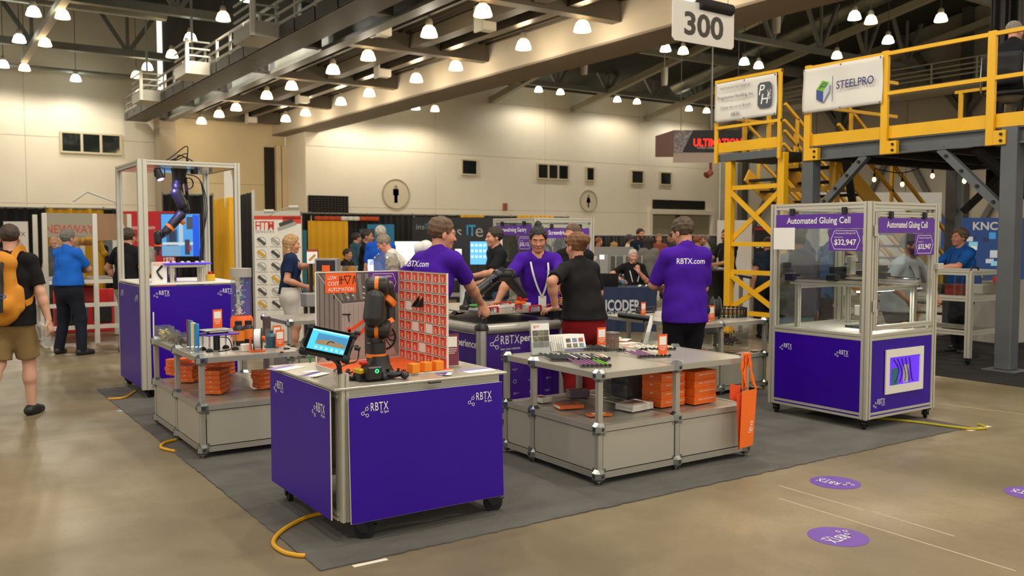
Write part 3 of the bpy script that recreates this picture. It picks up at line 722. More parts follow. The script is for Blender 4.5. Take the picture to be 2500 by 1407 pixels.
mb=MB();mb.box(*[bq(.11,0)[0],bq(.47,0)[0]],gy1-.004,gy1-.0025,bq(0,.765)[2],bq(0,.985)[2]);p=mb.build('orange_label',orange,t)
for i,s_ in enumerate(('LOW','COST','AUTOMATION')):text(s_,p,bq(.14,.935-i*.065,.004),X_,Z_,w_*(.1,.125,.3)[i],h_*.042,white,'L',bold=.01)
mb=MB()
for a,b in(((.28,.86),(.28,.95)),((.30,.86),(.30,.95)),((.28,.91),(.34,.91)),((.33,.95),(.37,.86)),((.37,.86),(.41,.95)),((.33,.95),(.41,.95)),((.43,.86),(.44,.93)),((.44,.93),(.455,.95)),((.455,.95),(.46,.88))):
 A,B=Vector(bq(*a,.003)),Vector(bq(*b,.003));mb.bar(A,B,.005,.002,up=(0,1,0))
mb.build('robot_icons',black,p)
def badge(parent,o,ux,uy,w,h,title,price,mat=None):
 """purple price card with an outline, title, small line and price"""
 o,ux,uy=Vector(o),Vector(ux).normalized(),Vector(uy).normalized();n=ux.cross(uy)
 mb=MB();mb.prism([(-w/2,-h/2),(w/2,-h/2),(w/2,h/2),(-w/2,h/2)],o,ux,uy,.002);p=mb.build('price_card',mat or purple_l,parent,smooth=0)
 pts=[(-.33,.42),(.33,.42),(.36,.3),(.44,0),(.36,-.3),(.33,-.42),(-.33,-.42),(-.36,-.3),(-.44,0),(-.36,.3)];mb=MB()
 for(x0,y0),(x1,y1)in zip(pts,pts[1:]+pts[:1]):mb.bar(o+ux*x0*w+uy*y0*h+n*.0025,o+ux*x1*w+uy*y1*h+n*.0025,w*.012,.001,up=n)
 mb.build('card_outline',white,p,smooth=0)
 text(title,p,o+uy*h*.3+n*.003,ux,uy,w*.6,None,white);text('Starting from',p,o+uy*h*.12-ux*w*.2+n*.003,ux,uy,w*.26,None,white)
 text(price,p,o-uy*h*.12+n*.003,ux,uy,w*.66,None,white,bold=.02)
badge(t,(bx0+w_*.8,gy1-.003,BZ+h_*.865),X_,Z_,w_*.36,h_*.24,'Education ReBeL','$7,444')
# picture of an orange bicycle on the backdrop
mb=MB()
def bb(px,py):v=onY(px,py,gy1-.004);return v
mb.cur=0
for a,b in(((848,812),(905,770)),((862,832),(893,800)),((850,800),(862,836))):mb.bar(bb(*a),bb(*b),.018,.002,up=(0,1,0))
mb.cur=1;mb.bar(bb(836,768),bb(856,768),.008,.002,up=(0,1,0));mb.bar(bb(850,768),bb(853,786),.006,.002,up=(0,1,0))
c=bb(940,825);mb.lathe([(.068,0),(.068,.002),(.08,.002),(.08,0)],28,c,(0,-1,0),close=True)
for i in range(10):a_=i*.628;mb.bar(c+Vector((.012*math.cos(a_),0,.012*math.sin(a_))),c+Vector((.07*math.cos(a_+.3),0,.07*math.sin(a_+.3))),.006,.002,up=(0,1,0))
mb.build('bicycle_print',[M('bicycle_orange','#e8480f',.4),black],t,smooth=0)
# board with rows of printed orange pockets
t=thing('pocket_grid_board','white board printed with rows of small orange boxes, black chute fixed on it','board',(gx,(gy0+gy1)/2,BZ))
mb=MB();mb.box(gx,gx+.01,gy0,gy1,BZ,gz);mb.build('board_core',white_e,t)
L_=gy1-gy0;Hh=gz-BZ;NR,NC=9,7
mb=MB();mb.cur=0
empty={(3,1),(5,2),(5,4),(7,3)}
pk=[M('pocket_orange','#d9481a',.45),M('pocket_line','#6f6a66',.5),M('pocket_dark','#a32f0c',.5)]
for r in range(NR):
 for c_ in range(NC):
  y1=gy1-L_*(c_+.12)/NC;y0=gy1-L_*(c_+.88)/NC;z1=gz-Hh*(r+.12)/NR;z0=gz-Hh*(r+.9)/NR
  if(r,c_)in empty:continue
  m2=MB();m2.prism([(y0+.004,z0),(y1-.004,z0),(y1,z1),(y0,z1)],(gx-.001,0,0),Y_,Z_,-.003)if False else m2.add([(gx-.003,y0+.004,z0),(gx-.003,y1-.004,z0),(gx-.003,y1,z1),(gx-.003,y0,z1),(gx,y0+.004,z0),(gx,y1-.004,z0),(gx,y1,z1),(gx,y0,z1)],[(0,3,2,1),(0,1,5,4),(1,2,6,5),(2,3,7,6),(3,0,4,7)])
  m2.cur=1;zt=z1-(z1-z0)*.12;m2.add([(gx-.0034,y0,zt),(gx-.0034,y1,zt),(gx-.0034,y1,z1),(gx-.0034,y0,z1)],[(0,3,2,1)])
  p=m2.build('printed_pocket',[pk[0],pk[2]],t,smooth=0)
  text('ig',p,(gx-.0036,(y0+y1)/2,z0+(z1-z0)*.4),-Y_,Z_,(y1-y0)*.35,None,white)
for r in range(NR+1):m2=MB();z=gz-Hh*r/NR;m2.box(gx-.0016,gx,gy0+.004,gy1,z-.002,z+.002);m2.build('grid_line',pk[1],t)
for c_ in range(NC):m2=MB();y=gy1-L_*(c_+0.0)/NC;m2.box(gx-.0014,gx,y-.0012,y+.0012,BZ,gz);m2.build('grid_line',pk[1],t)
ch=onX(1028,740,gx);mb=MB()
for dy in(-.028,.028):mb.prism([(0,-.02),(-.055,-.02),(0,.045)],(gx-.001,ch.y+dy,ch.z),X_,Z_,.004)
mb.box(gx-.055,gx-.001,ch.y-.03,ch.y+.03,ch.z-.024,ch.z-.018);mb.build('chute',black,t)
for i,(px,py)in enumerate(((1010,912),(1040,908),(1068,905))):
 p=onZ(px,py,BZ);obj_box('orange_cube',M('orange_cube','#f08a18',.45),'orange plastic cube standing in a row before the pocket board','cube',p.x+.01,p.y+.02,BZ,.056,.056,.056,.15,'row of orange cubes',.003)
 # ------------------------------------------------------------------ robot arm on the cart
rob_b=M('robot_black','#23211f',.38,spec=.5);rob_o=M('robot_orange','#f47b16',.4)
rc=onZ(924,918,BZ);rx,ry=rc.x,rc.y;Rh=Vector((_R[0],_R[1],0));Fh=Vector((_sy,_cy,0))
t=thing('desktop_robot','small black robot arm with orange joint rings standing on the orange board','robot',(rx,ry,BZ))
def rz_(py):return onD(918,py,4.95).z
def rp(px,py,dep=0.0):
 d=(Vector((rx,ry,1.0))-Vector(_C)).dot(Vector(_F))+dep;return onD(px,py,d)
mb=MB();mb.cbox(rx-.085,rx+.085,ry-.085,ry+.085,BZ,BZ+.03,.012)
a=rp(919,925);q=rp(919,868)
mb.lathe([(.1,BZ),(.09,BZ+.03),(.068,BZ+.07),(.062,q.z)],24,(rx,ry,0));mb.build('foot',rob_b,t)
pb=rp(905,912,-.1);mb=MB();mb.cbox(pb.x-.045,pb.x+.045,pb.y-.06,pb.y+.04,BZ+.0,BZ+.075,.008);cb=mb.build('control_box',rob_b,t)
gb=Vector((pb.x+.01,pb.y-.06,BZ+.05));mb=MB();mb.lathe([(.007,.0),(.007,.004),(.011,.004),(.011,0)],16,gb,(0,-1,0),close=True);mb.build('start_button',M('green_glow','#18ff70',.3,emit=4,ec='#20ff60'),cb)
def rcyl(px,y0,y1,r,nm,m):
 a,b=rp(px,y1),rp(px,y0);c=Vector((rx,ry,0))+Rh*((px-924)/FPX*5.2);mb=MB()
 mb.lathe([(r*.9,a.z),(r,a.z+.004),(r,b.z-.004),(r*.9,b.z)],24,(c.x,c.y,0));return mb.build(nm,m,t)
rcyl(919,835,884,.056,'base_joint',rob_b);rcyl(919,862,873,.0585,'orange_ring',rob_o)
def capsule(pts,rr,nm,m=None):
 mb=MB();P=[];Rr=[]
 for i,(p,r)in enumerate(zip(pts,rr)):
  P.append(Vector(p));Rr.append(r)
 d0=(P[1]-P[0]).normalized();d1=(P[-1]-P[-2]).normalized();PP=[];RR=[]
 for k in(0.0,.35,.7,.9):a_=math.acos(1-k)if k<1 else 0;PP.append(P[0]-d0*(Rr[0]*(1-k)));RR.append(max(.001,Rr[0]*math.sqrt(max(0,1-(1-k)**2))))
 PP+=P;RR+=Rr
 for k in(.9,.7,.35,0.0):PP.append(P[-1]+d1*(Rr[-1]*(1-k)));RR.append(max(.001,Rr[-1]*math.sqrt(max(0,1-(1-k)**2))))
 mb.tube(PP,RR,20);return mb.build(nm,m or rob_b,t)
capsule([rp(912,862,.02),rp(914,800,.02)],[.05,.056],'shoulder_link')
a=rp(926,805);mb=MB();mb.lathe([(.03,-.075),(.052,-.066),(.055,-.05),(.055,.05),(.052,.06),(.03,.068)],24,a,Rh);mb.build('shoulder_joint',rob_b,t)
mb=MB();mb.lathe([(.057,-.021),(.057,.001)],24,a,Rh);mb.build('orange_ring',rob_o,t)
capsule([rp(913,775,-.05),rp(916,728,-.05)],[.062,.056],'upper_arm')
capsule([rp(911,715,-.0),rp(908,690,.0)],[.04,.038],'elbow_housing')
a=rp(926,698);mb=MB();mb.lathe([(.02,-.07),(.05,-.062),(.054,-.045),(.054,.04),(.05,.05),(.02,.055)],24,a,Rh);mb.build('elbow_joint',rob_b,t)
mb=MB();mb.lathe([(.0565,-.02),(.0565,.002)],24,a,Rh);mb.build('orange_ring',rob_o,t)
capsule([rp(944,700,.04),rp(950,735,.09)],[.042,.046],'forearm');capsule([rp(951,745,.1),rp(952,778,.1)],[.033,.033],'wrist')
mb=MB();c1,c2=rp(945,742,.05),rp(956,715,.08);mb.cyl(rp(944,738,.05),rp(952,728,.06),.05,n=20);mb.build('orange_ring',rob_o,t)
mb=MB();mb.cyl(rp(945,782,.08),rp(951,792,.08),.036,n=16);mb.build('orange_ring',rob_o,t)
# ------------------------------------------------------------------ tablet on a swing arm
t=thing('tablet','rugged black tablet showing a robot simulation, on a swing arm at the cart corner','tablet',(cartX0+.045,cartY0+.03,TZ+.075))
D_=5.0
A,B,Cc,Dd=onD(762,787,4.86),onD(870,800,4.86),onD(838,893,4.72),onD(735,862,4.72)
ux=((B-A)+(Cc-Dd)).normalized();uy0=((A-Dd)+(B-Cc));uy=(uy0-ux*uy0.dot(ux)).normalized();n=ux.cross(uy);o=(A+B+Cc+Dd)/4
w,h=.265,.185
Rm=Matrix((ux,uy,n)).transposed().to_4x4();Tm=Matrix.Translation(o)@Rm
mb=MB();mb.T=Tm;mb.cbox(-w/2,w/2,-h/2,h/2,-.03,0,.012);mb.build('tablet_case',black,t)
for sx in(-1,1):
 for sy in(-1,1):mb=MB();mb.T=Tm;mb.cbox(sx*w/2-.02,sx*w/2+.02,sy*h/2-.02,sy*h/2+.02,-.034,.004,.012)if False else mb.cbox(sx*(w/2-.018)-.022,sx*(w/2-.018)+.022,sy*(h/2-.018)-.022,sy*(h/2-.018)+.022,-.035,.002,.01);mb.build('corner_bumper',rubber,t)
mb=MB();mb.T=Tm;mb.box(-w/2+.012,w/2-.012,-h/2+.012,h/2-.012,.0,.0015);mb.build('bezel',M('bezel','#0b0b0c',.15),t)
def scr(m,x0,x1,y0,y1,z,nm='screen_area',sk=0):
 mb=MB();mb.T=Tm;mb.add([(x0,y0,z),(x1,y0,z),(x1+sk,y1,z),(x0+sk,y1,z)],[(0,1,2,3)]);return mb.build(nm,m,t,smooth=0)
scr(M('screen_blue','#2c9fc4',.3,emit=.75,ec='#3fb4dc'),-.1,.1,-.065,.065,.002,'screen')
scr(M('screen_sky','#2f6f9a',.3,emit=.5,ec='#3a84b4'),-.065,.098,-.028,.042,.0024,'viewport')
mb=MB();mb.T=Tm;mb.add([(-.065,-.028,.0027),(.098,-.028,.0027),(.09,-.005,.0027),(.01,.012,.0027),(-.06,-.004,.0027)],[(0,1,2,3,4)]);mb.build('simulated_floor',M('screen_brown','#7a6a50',.3,emit=.4,ec='#8a7654'),t,smooth=0)
mb=MB();mb.T=Tm;mb.tube([(.0,-.018,.003),(.002,-.004,.003),(.016,.004,.003),(.034,-.002,.003)],.0028,5);mb.build('simulated_robot',black,t)
scr(M('screen_pale','#b8dbe8',.3,emit=.6,ec='#bfe4f0'),-.1,.1,.055,.062,.0024,'menu_bar')
for i in range(6):scr(M('screen_text','#d5ecf4',.3,emit=.5),-.06+.028*i,-.045+.028*i,-.055,-.05,.0024,'readout');scr(MATS['screen_text'],-.06+.028*i,-.047+.028*i,-.045,-.041,.0024,'readout')
jo=o-n*.04;base=Vector((cartX0+.045,cartY0+.03,TZ+.075))
mb=MB();mb.tube(smoothpts([jo,jo-n*.04-Z_*.03,base+Vector((-.03,-.01,.06)),base+Vector((-.015,0,.0))],5),.014,10);mb.ell(jo-n*.02,.024,.024,.024);mb.build('swing_arm',black,t)
mb=MB();mb.ell(jo-n*.04-Z_*.03,.024,.024,.03);mb.build('arm_knuckle',rubber,t)
mb=MB();g=onD(757,875,4.74);mb.cbox(g.x-.006,g.x+.006,g.y-.004,g.y+.004,g.z-.025,g.z+.015,.003);mb.build('green_strap',M('green_tag','#1d8a36',.5),t)
mb=MB();mb.tube(smoothpts([onD(740,850,4.72),onD(736,838,4.75),onD(742,826,4.78)],4),.006,6);mb.build('side_handle',black,t)
mb=MB();mb.tube(smoothpts([o-n*.04+ux*.1,onD(873,845,4.9),onD(872,880,4.85),onD(845,890,4.8),onZ(815,905,TZ+.006)],6),.004,6);mb.build('tablet_cable',black,t)
for k in range(2):g=onD(866,812+38*k,4.8);mb=MB();mb.cyl(g,g+ux*.03,.012,n=10);mb.build('clamp_knob',black,t)
# emergency stop box and controller
p=onZ(893,931,TZ);t=thing('emergency_stop','yellow and black emergency stop box with red mushroom button on the cart','switch',(p.x,p.y+.03,TZ),.1);T=W[t]
mb=MB();mb.T=T;mb.cbox(-.047,.047,-.04,.04,0,.043,.005);mb.build('base',black,t)
mb=MB();mb.T=T;mb.cbox(-.047,.047,-.04,.04,.043,.072,.006);mb.build('cover',M('safety_yellow','#e3b418',.4),t)
mb=MB();mb.T=T;mb.lathe([(.014,.072),(.014,.088),(.024,.092),(.026,.104),(.02,.11),(0,.112)],18);mb.build('mushroom_button',M('stop_red','#c3261a',.4),t)
p=onZ(960,926,TZ);t=thing('game_controller','black wireless game controller lying before the robot arm','controller',(p.x,p.y,TZ),-.35);T=W[t]
mb=MB();mb.T=T;mb.ell((0,.0,.03),.065,.032,.02);mb.ell((-.058,-.03,.026),.026,.046,.022);mb.ell((.062,-.028,.026),.026,.046,.022);mb.build('shell',black,t)
for sx in(-.028,.028):mb=MB();mb.T=T;mb.cyl((sx,-.012,.045),(sx,-.012,.058),.006,n=8);mb.cyl((sx,-.012,.058),(sx,-.012,.062),.01,n=10);mb.build('thumb_stick',rubber,t)
mb=MB();mb.T=T
for i in range(4):mb.cyl((.06+.01*math.cos(i*1.57),.006+.01*math.sin(i*1.57),.044),(.06+.01*math.cos(i*1.57),.006+.01*math.sin(i*1.57),.05),.004,n=8)
mb.build('buttons',rubber,t)
mb=MB();cpts=[onZ(850,905,TZ+.03),onZ(845,918,TZ+.02),onZ(862,925,TZ+.012),onZ(870,912,TZ+.03),onZ(880,915,TZ+.03)];mb.tube(smoothpts(cpts,6),.012,8)
mb.tube(smoothpts([onZ(852,912,TZ+.01),onZ(870,905,TZ+.05),onZ(895,897,TZ+.06),onZ(915,895,TZ+.04)],6),.004,6)
single('cable_bundle',mb,rubber,'black coiled cable bundle beside the emergency stop box','cable')
# leaflets and signs on the cart
def flyer(px,py,z,w,h,ang,label,m,stripe=None,thick=.002,name='leaflet',group=None):
 p=onZ(px,py,z);t=thing(name,label,'leaflet',(p.x,p.y,z),ang,group);T=W[t]
 mb=MB();mb.T=T;mb.box(-w/2,w/2,-h/2,h/2,.0003,thick);mb.build('sheet',m,t)
 if stripe:mb=MB();mb.T=T;mb.box(-w/2,w/2,h*.1,h/2,thick+.0002,thick+.0008);mb.build('print',stripe,t)
 return t
lilac=M('lilac_print','#8f79b8',.5)
flyer(700,899,TZ,.2,.14,.5,'white leaflet with a lilac stripe lying at the back corner of the robot cart',paper,lilac)
flyer(757,908,TZ,.09,.06,.3,'small white card lying on the robot cart behind the booklets',paper)
for i in range(3):flyer(765+3*i,917-i,TZ+.003*i,.15,.1,.4+.1*i,'purple and white booklet in the pile beside the tablet arm',paper,M('purple_print','#5a3f98',.5),.003,'booklet','booklets beside the tablet arm')
flyer(1165,905,TZ,.2,.12,.05,'white leaflet with lilac print lying at the cart edge past the cubes',paper,lilac)
for i in range(4):flyer(1080+4*i,913+i%2,TZ+.002*i,.08,.05,.3*i,'small card in the pile of purple-edged cards by the pocket board',paper,M('purple_print','#5a3f98',.5),.0018,'business_card','cards by the pocket board')
p=onZ(1103,897,TZ);qrsign(p.x,p.y,TZ,.085,.2,-.25,'clear stand with a dark red card beside the pocket board',M('maroon_card','#7c3340',.5))
# ================================================================== silver tube display tables
def make_node_mesh():
 mb=MB();mb.cbox(-.043,.043,-.043,.043,-.043,.043,.024);return mb
_n=make_node_mesh().build('node',zinc,None);NODE=_n.data;bpy.data.objects.remove(_n)
mb=MB()
for d in((1,0,0),(-1,0,0),(0,1,0),(0,-1,0)):
 d=Vector(d);mb.cyl(d*.0425,d*.0438,.013,n=10)
_n=mb.build('node_hole',M('node_dark','#2a2a26',.6),None);NHOLE=_n.data;bpy.data.objects.remove(_n)
mb=MB();mb.lathe([(.022,0),(.022,.006),(.008,.012),(.008,.03)],12);_n=mb.build('foot',zinc,None);NFOOT=_n.data;bpy.data.objects.remove(_n)
tube_al=M('square_tube','#b2aea2',.32,.5)
def tube_table(name,label,xs,ys,zl=.39,zt=.76,z0=CZ,shelf=True,panels=('-Y','-X','+X','+Y')):
 """xs, ys: the post lines; outline posts only"""
 t=thing(name,label,'table',((xs[0]+xs[-1])/2,(ys[0]+ys[-1])/2,z0));Wi=W[t].inverted()
 pts=[(x,y)for x in xs for y in ys if x in(xs[0],xs[-1])or y in(ys[0],ys[-1])];zb=z0+.065;w=.04
 for x,y in pts:
  mb=MB();mb.cbox(x-w/2,x+w/2,y-w/2,y+w/2,zb,zt-.02,.003);mb.build('post',tube_al,t)
  for z in(zb,zl,zt-.01):
   n_=link('node',NODE,t,Wi@TR(x,y,z));stuff(link('node_hole',NHOLE,n_))
  link('foot',NFOOT,t,Wi@TR(x,y,z0))
 def runs():
  for y,s in((ys[0],'-Y'),(ys[-1],'+Y')):
   for a,b in zip(xs[:-1],xs[1:]):yield(a,y),(b,y),s
  for x,s in((xs[0],'-X'),(xs[-1],'+X')):
   for a,b in zip(ys[:-1],ys[1:]):yield(x,a),(x,b),s
 for a,b,s in runs():
  for z in(zb,zl,zt-.012):
   mb=MB();mb.bar((*a,z),(*b,z),w,.04);mb.build('rail',tube_al,t)
  if s in panels:
   mb=MB();e=.028
   if s[1]=='Y':mb.cbox(a[0]+e,b[0]-e,a[1]-.012,a[1]+.0,zb+.026,zl-.026,.002)
   else:mb.cbox(a[0]-.012,a[0]+.0,a[1]+e,b[1]-e,zb+.026,zl-.026,.002)
   p=mb.build('side_panel',alu_panel,t);mb=MB()
   for q in(a,b):
    for z in(zb+.04,zl-.04):
     c=Vector((q[0],q[1],z));d=(Vector((*b,z))-Vector((*a,z))).normalized()*(.04 if q==a else-.04);nn=Vector((0,-1,0))if s[1]=='Y' else Vector((-1,0,0))
     mb.cyl(c+d+nn*.012,c+d+nn*.018,.008,n=8)
   stuff(mb.build('screw_head',zinc,p))
 for i in range(len(xs)-1):
  mb=MB();mb.cbox(xs[i]+.012,xs[i+1]-.012,ys[0]+.012,ys[-1]-.012,zt-.004,zt+.006,.002);mb.build('top_sheet',alu_sheet,t)
  mb=MB();mb.cbox(xs[i]+.012,xs[i+1]-.012,ys[0]+.012,ys[-1]-.012,zl+.008,zl+.018,.002);mb.build('shelf_sheet',alu_sheet,t)
 return t
TL=tube_table('display_table','silver tube table with piles of flat orange cartons on its shelf',[1.79,2.57],[6.80,7.53,8.27])
TRt=tube_table('display_table','silver tube table covered with rows of sample rods, orange bag at its end',[3.79,4.50,5.22],[4.57,5.32,5.68])
TBk=tube_table('display_table','silver tube table carrying a black chain ring and a cable reel',[6.64,7.04,7.72],[6.50,7.2,7.95])
TF=tube_table('display_table','silver tube display table half hidden behind the printed factory backdrop',[3.35,4.05],[9.2,10.0])
ZT,ZS=.766,.408
# ------------------------------------------------------------------ orange cartons
oc=M('orange_carton','#f8721f',.5,var=.05,vscale=6);oct_=M('orange_carton_lid','#d2572a',.45)
def carton(x,y,z,sx,sy,sz,ang,label,group,txt=True):
 t=thing('orange_carton',label,'carton',(x,y,z),ang,group);T=W[t]
 mb=MB();mb.T=T;mb.cbox(-sx/2,sx/2,-sy/2,sy/2,.0005,sz*.72,.002);mb.build('tray',oc,t)
 mb=MB();mb.T=T;mb.cbox(-sx/2-.0015,sx/2+.0015,-sy/2-.0015,sy/2+.0015,sz*.3,sz-.0005,.002);mb.build('lid',oc,t)
 if txt:
  R3=T.to_3x3();text('plastics...cost down, life up!',t,T@Vector((sx*.06,-sy/2-.002,sz*.6)),R3@X_,Z_,sx*.74,None,white,bold=.015)
  text('igus',t,T@Vector((-sx/2-.002,0,sz*.6)),R3@-Y_,Z_,None,sz*.32,white,bold=.01)
  # left table: loose piles of flat boxes
def pile(px,py,n,sx,sy,sz,ang,what,group,lift=0,jit=.03):
 p=onZ(px,py,ZS+.011)
 r=random.Random(int(px));pos=['lowest','second','third','fourth','topmost']
 for i in range(n):
  nm='topmost' if i==n-1 else('lowest' if i==0 else('second from below' if i==1 else('third from below' if i==2 else 'fourth from below')))
  carton(p.x+r.uniform(-.006,.006),p.y+r.uniform(-.006,.006),ZS+.011+i*sz,sx,sy,sz,ang+r.uniform(-jit,jit),'flat orange carton, %s, pile %s'%(nm,what),group)
pile(528,958,5,.2,.15,.038,math.radians(52),'beside the corner post','flat orange cartons on the lower shelf')
pile(462,930,4,.17,.13,.036,math.radians(55),'behind the corner post pile','flat orange cartons on the lower shelf')
pile(437,914,4,.18,.14,.036,math.radians(20),'at the shelf end under the clear bins','flat orange cartons on the lower shelf')
pile(478,912,3,.2,.14,.036,math.radians(60),'before the end pile','flat orange cartons on the lower shelf')
pile(540,915,4,.2,.15,.036,math.radians(30),'against the shelf back','flat orange cartons on the lower shelf')
pile(655,945,4,.22,.15,.036,math.radians(8),'beside the robot cart','flat orange cartons on the lower shelf')
# right table: two neat stacks of four deep boxes
for k,(px,py)in enumerate(((1640,992),(1718,985))):
 p=onZ(px,py,ZS+.011)
 for i in range(4):carton(p.x,p.y+.09,ZS+.011+i*.062,.245,.2,.062,(0.02,.06)[k]+.02*(i%2),'deep orange carton, %s of the %s stack'%(('lowest','second','third','topmost')[i],('clear-bin side','tote-bag side')[k]),'orange cartons under the rod table')
 # ------------------------------------------------------------------ things on the left table
Zt=ZT+.0005
clear_edge=acrylic_h
def bin_(px,py,w,d,h,cols,label,fill):
 p=onZ(px,py,Zt);t=thing('clear_bin',label,'bin',(p.x,p.y,Zt));T=W[t]
 for a in((-w/2,w/2,-d/2,-d/2+.004),(-w/2,w/2,d/2-.004,d/2),(-w/2,-w/2+.004,-d/2+.004,d/2-.004),(w/2-.004,w/2,-d/2+.004,d/2-.004)):
  mb=MB();mb.T=T;mb.box(a[0],a[1],a[2],a[3],.001,h);mb.build('wall_sheet',acrylic_h,t)
 r=random.Random(int(px));g=M('sample_'+cols[1:],cols,.5)
 for i in range(fill):
  mb=MB();c=Vector((p.x+r.uniform(-w*.34,w*.34),p.y+r.uniform(-d*.34,d*.34),Zt+.018+r.uniform(0,h*.55)));ax=Vector((r.uniform(-1,1),r.uniform(-1,1),r.uniform(-1,1))).normalized();R_=r.uniform(.014,.024)
  mb.lathe([(R_*.5,-.006),(R_*.5,.006),(R_,.006),(R_,-.006)],10,c,ax,close=True)
  o=mb.build('sample_ring',g);tag(o,'loose %s plastic sample ring inside the clear bin'%fillname[cols],'ring','plastic sample rings in the clear bins')
fillname={'#d8c28e':'cream','#7a4a3a':'brown','#1c1b1d':'black'}
bin_(402,832,.12,.2,.13,'#d8c28e','clear acrylic bin of cream plastic rings at the table corner',18)
bin_(425,838,.07,.16,.11,'#7a4a3a','clear acrylic bin of brown plastic rings',8)
bin_(444,846,.08,.16,.11,'#1c1b1d','clear acrylic bin of black plastic rings beside the coloured bars',12)
for i,(c_,nm,px,h)in enumerate((('#8c1f24','dark red',462,.235),('#1e7fa6','teal blue',467,.235),('#e6d8a4','cream',473,.225),('#2288cc','bright blue',481,.22))):
 p=onZ(px,852+i*2,Zt);obj_box('sample_bar',M('bar_'+c_[1:],c_,.4),'upright %s plastic sample bar in the row of coloured bars'%nm,'bar',p.x,p.y,Zt,.022,.05,h,.2,'row of upright coloured bars',.003)
for i,px in enumerate((458,468,478,488)):
 p=onZ(px,862,Zt);obj_box('acrylic_block',acrylic_h,'clear acrylic block in the row before the coloured bars','block',p.x,p.y,Zt,.022,.03,.05,.2,'clear blocks before the bars')
 # adjustable levelling stand with purple plate
p=onZ(532,855,Zt);t=thing('levelling_stand','purple plate on four screw legs with black feet and a grey plate above','stand',(p.x,p.y,Zt),.15);T=W[t]
for sx,sy in((-.1,-.07),(.11,-.08),(-.09,.08),(.1,.07)):
 mb=MB();mb.T=T;mb.lathe([(.028,.0),(.028,.01),(.016,.024),(.007,.026)],14,(sx,sy,0));mb.build('rubber_foot',rubber,t)
 mb=MB();mb.T=T;mb.cyl((sx,sy,.024),(sx,sy,.125),.007,n=8);mb.build('screw_leg',chrome,t)
mb=MB();mb.T=T;mb.cbox(-.13,.14,-.1,.1,.125,.137,.003);mb.build('purple_plate',M('purple_plastic','#5c34b4',.4),t)
mb=MB();mb.T=T;mb.cbox(-.1,.1,-.08,.08,.15,.158,.003);mb.cbox(-.13,.1,-.07,.09,.162,.168,.003);mb.build('grey_plate',M('grey_plate','#a2a09a',.4,.4),t)
for sx in(-.08,.08):mb=MB();mb.T=T;mb.cyl((sx,0,.137),(sx,0,.15),.01,n=8);mb.build('spacer',black,t)
mb=MB();mb.T=T;mb.cyl((.0,.02,.002),(.0,.02,.12),.026,n=14);mb.build('motor',black,t)
mb=MB();mb.T=T;mb.tube(smoothpts([(.03,.02,.1),(.08,-.02,.09),(.09,-.06,.02),(.03,-.1,.004),(-.05,-.11,.004)],5),.004,6);mb.build('motor_lead',rubber,t)
sp=T@Vector((.0,.0,.168));qrsign(sp.x,sp.y,sp.z,.075,.15,.1,'orange card in a clear stand on top of the levelling stand')
# tall tube of floating beads
b0=onY(590,790,8.12);zc0,zc1=onY(590,770,8.12).z,onY(590,655,8.12).z;bx_,by_=b0.x,8.12
t=thing('bead_column','clear cylinder of rising beads with grey cap and orange base','display',(bx_,by_,Zt))
mb=MB();mb.lathe([(.1,Zt),(.1,zc0-.03),(.085,zc0),(0,zc0)],24,(bx_,by_,0));mb.build('orange_base',orange,t)
mb=MB();mb.lathe([(.09,zc0),(.09,zc1-.08)],24,(bx_,by_,0));mb.build('clear_tube',acrylic_h,t)
mb=MB();mb.lathe([(0,zc1-.08),(.094,zc1-.08),(.094,zc1),(0,zc1)],24,(bx_,by_,0));mb.build('cap',M('grey_cap','#a8a198',.5),t)
mb=MB();mb.cyl((bx_+.05,by_+.04,zc0),(bx_+.05,by_+.04,zc1-.08),.045,n=16);mb.build('purple_core',M('purple_tint','#5b46b8',.3),t)
r=random.Random(5);mb=MB()
for i in range(150):
 a_=r.uniform(0,6.28);rr=r.gauss(0,.025);mb.ell((bx_-.02+rr*math.cos(a_),by_-.03+rr*math.sin(a_)*.6,r.uniform(zc0+.01,zc1-.1)),*(3*(r.uniform(.004,.008),)),6,4)
stuff(mb.build('white_beads',M('bead_white','#efe9e0',.4),t))
for i in range(7):
 mb=MB();mb.ell((bx_+r.uniform(-.05,.05),by_-.04,r.uniform(zc0+.15,zc1-.1)),.012,.012,.012,8,6);mb.build('blue_bead',M('bead_blue','#1e86c4',.3),t)
 # two black bottles
for px,py,zz,lab in((583,843,.2,'taller black bottle with an orange label beside the levelling stand'),(607,838,.19,'second black bottle with an orange label next to the taller one')):
 p=onZ(px,py,Zt);t=thing('black_bottle',lab,'bottle',(p.x,p.y,Zt),0,'black bottles')
 mb=MB();mb.lathe([(.045,Zt),(.048,Zt+.01),(.048,Zt+zz-.06),(.03,Zt+zz-.03),(.024,Zt+zz-.025)],20,(p.x,p.y,0));mb.build('body',black,t)
 mb=MB();mb.lathe([(.0485,Zt+.04),(.0485,Zt+.125)],20,(p.x,p.y,0));mb.build('label_wrap',M('label_orange','#e87d1e',.5),t)
 mb=MB();mb.lathe([(.028,Zt+zz-.03),(.03,Zt+zz-.028),(.03,Zt+zz),(.026,Zt+zz+.003),(0,Zt+zz+.003)],18,(p.x,p.y,0));mb.build('cap',rubber,t)
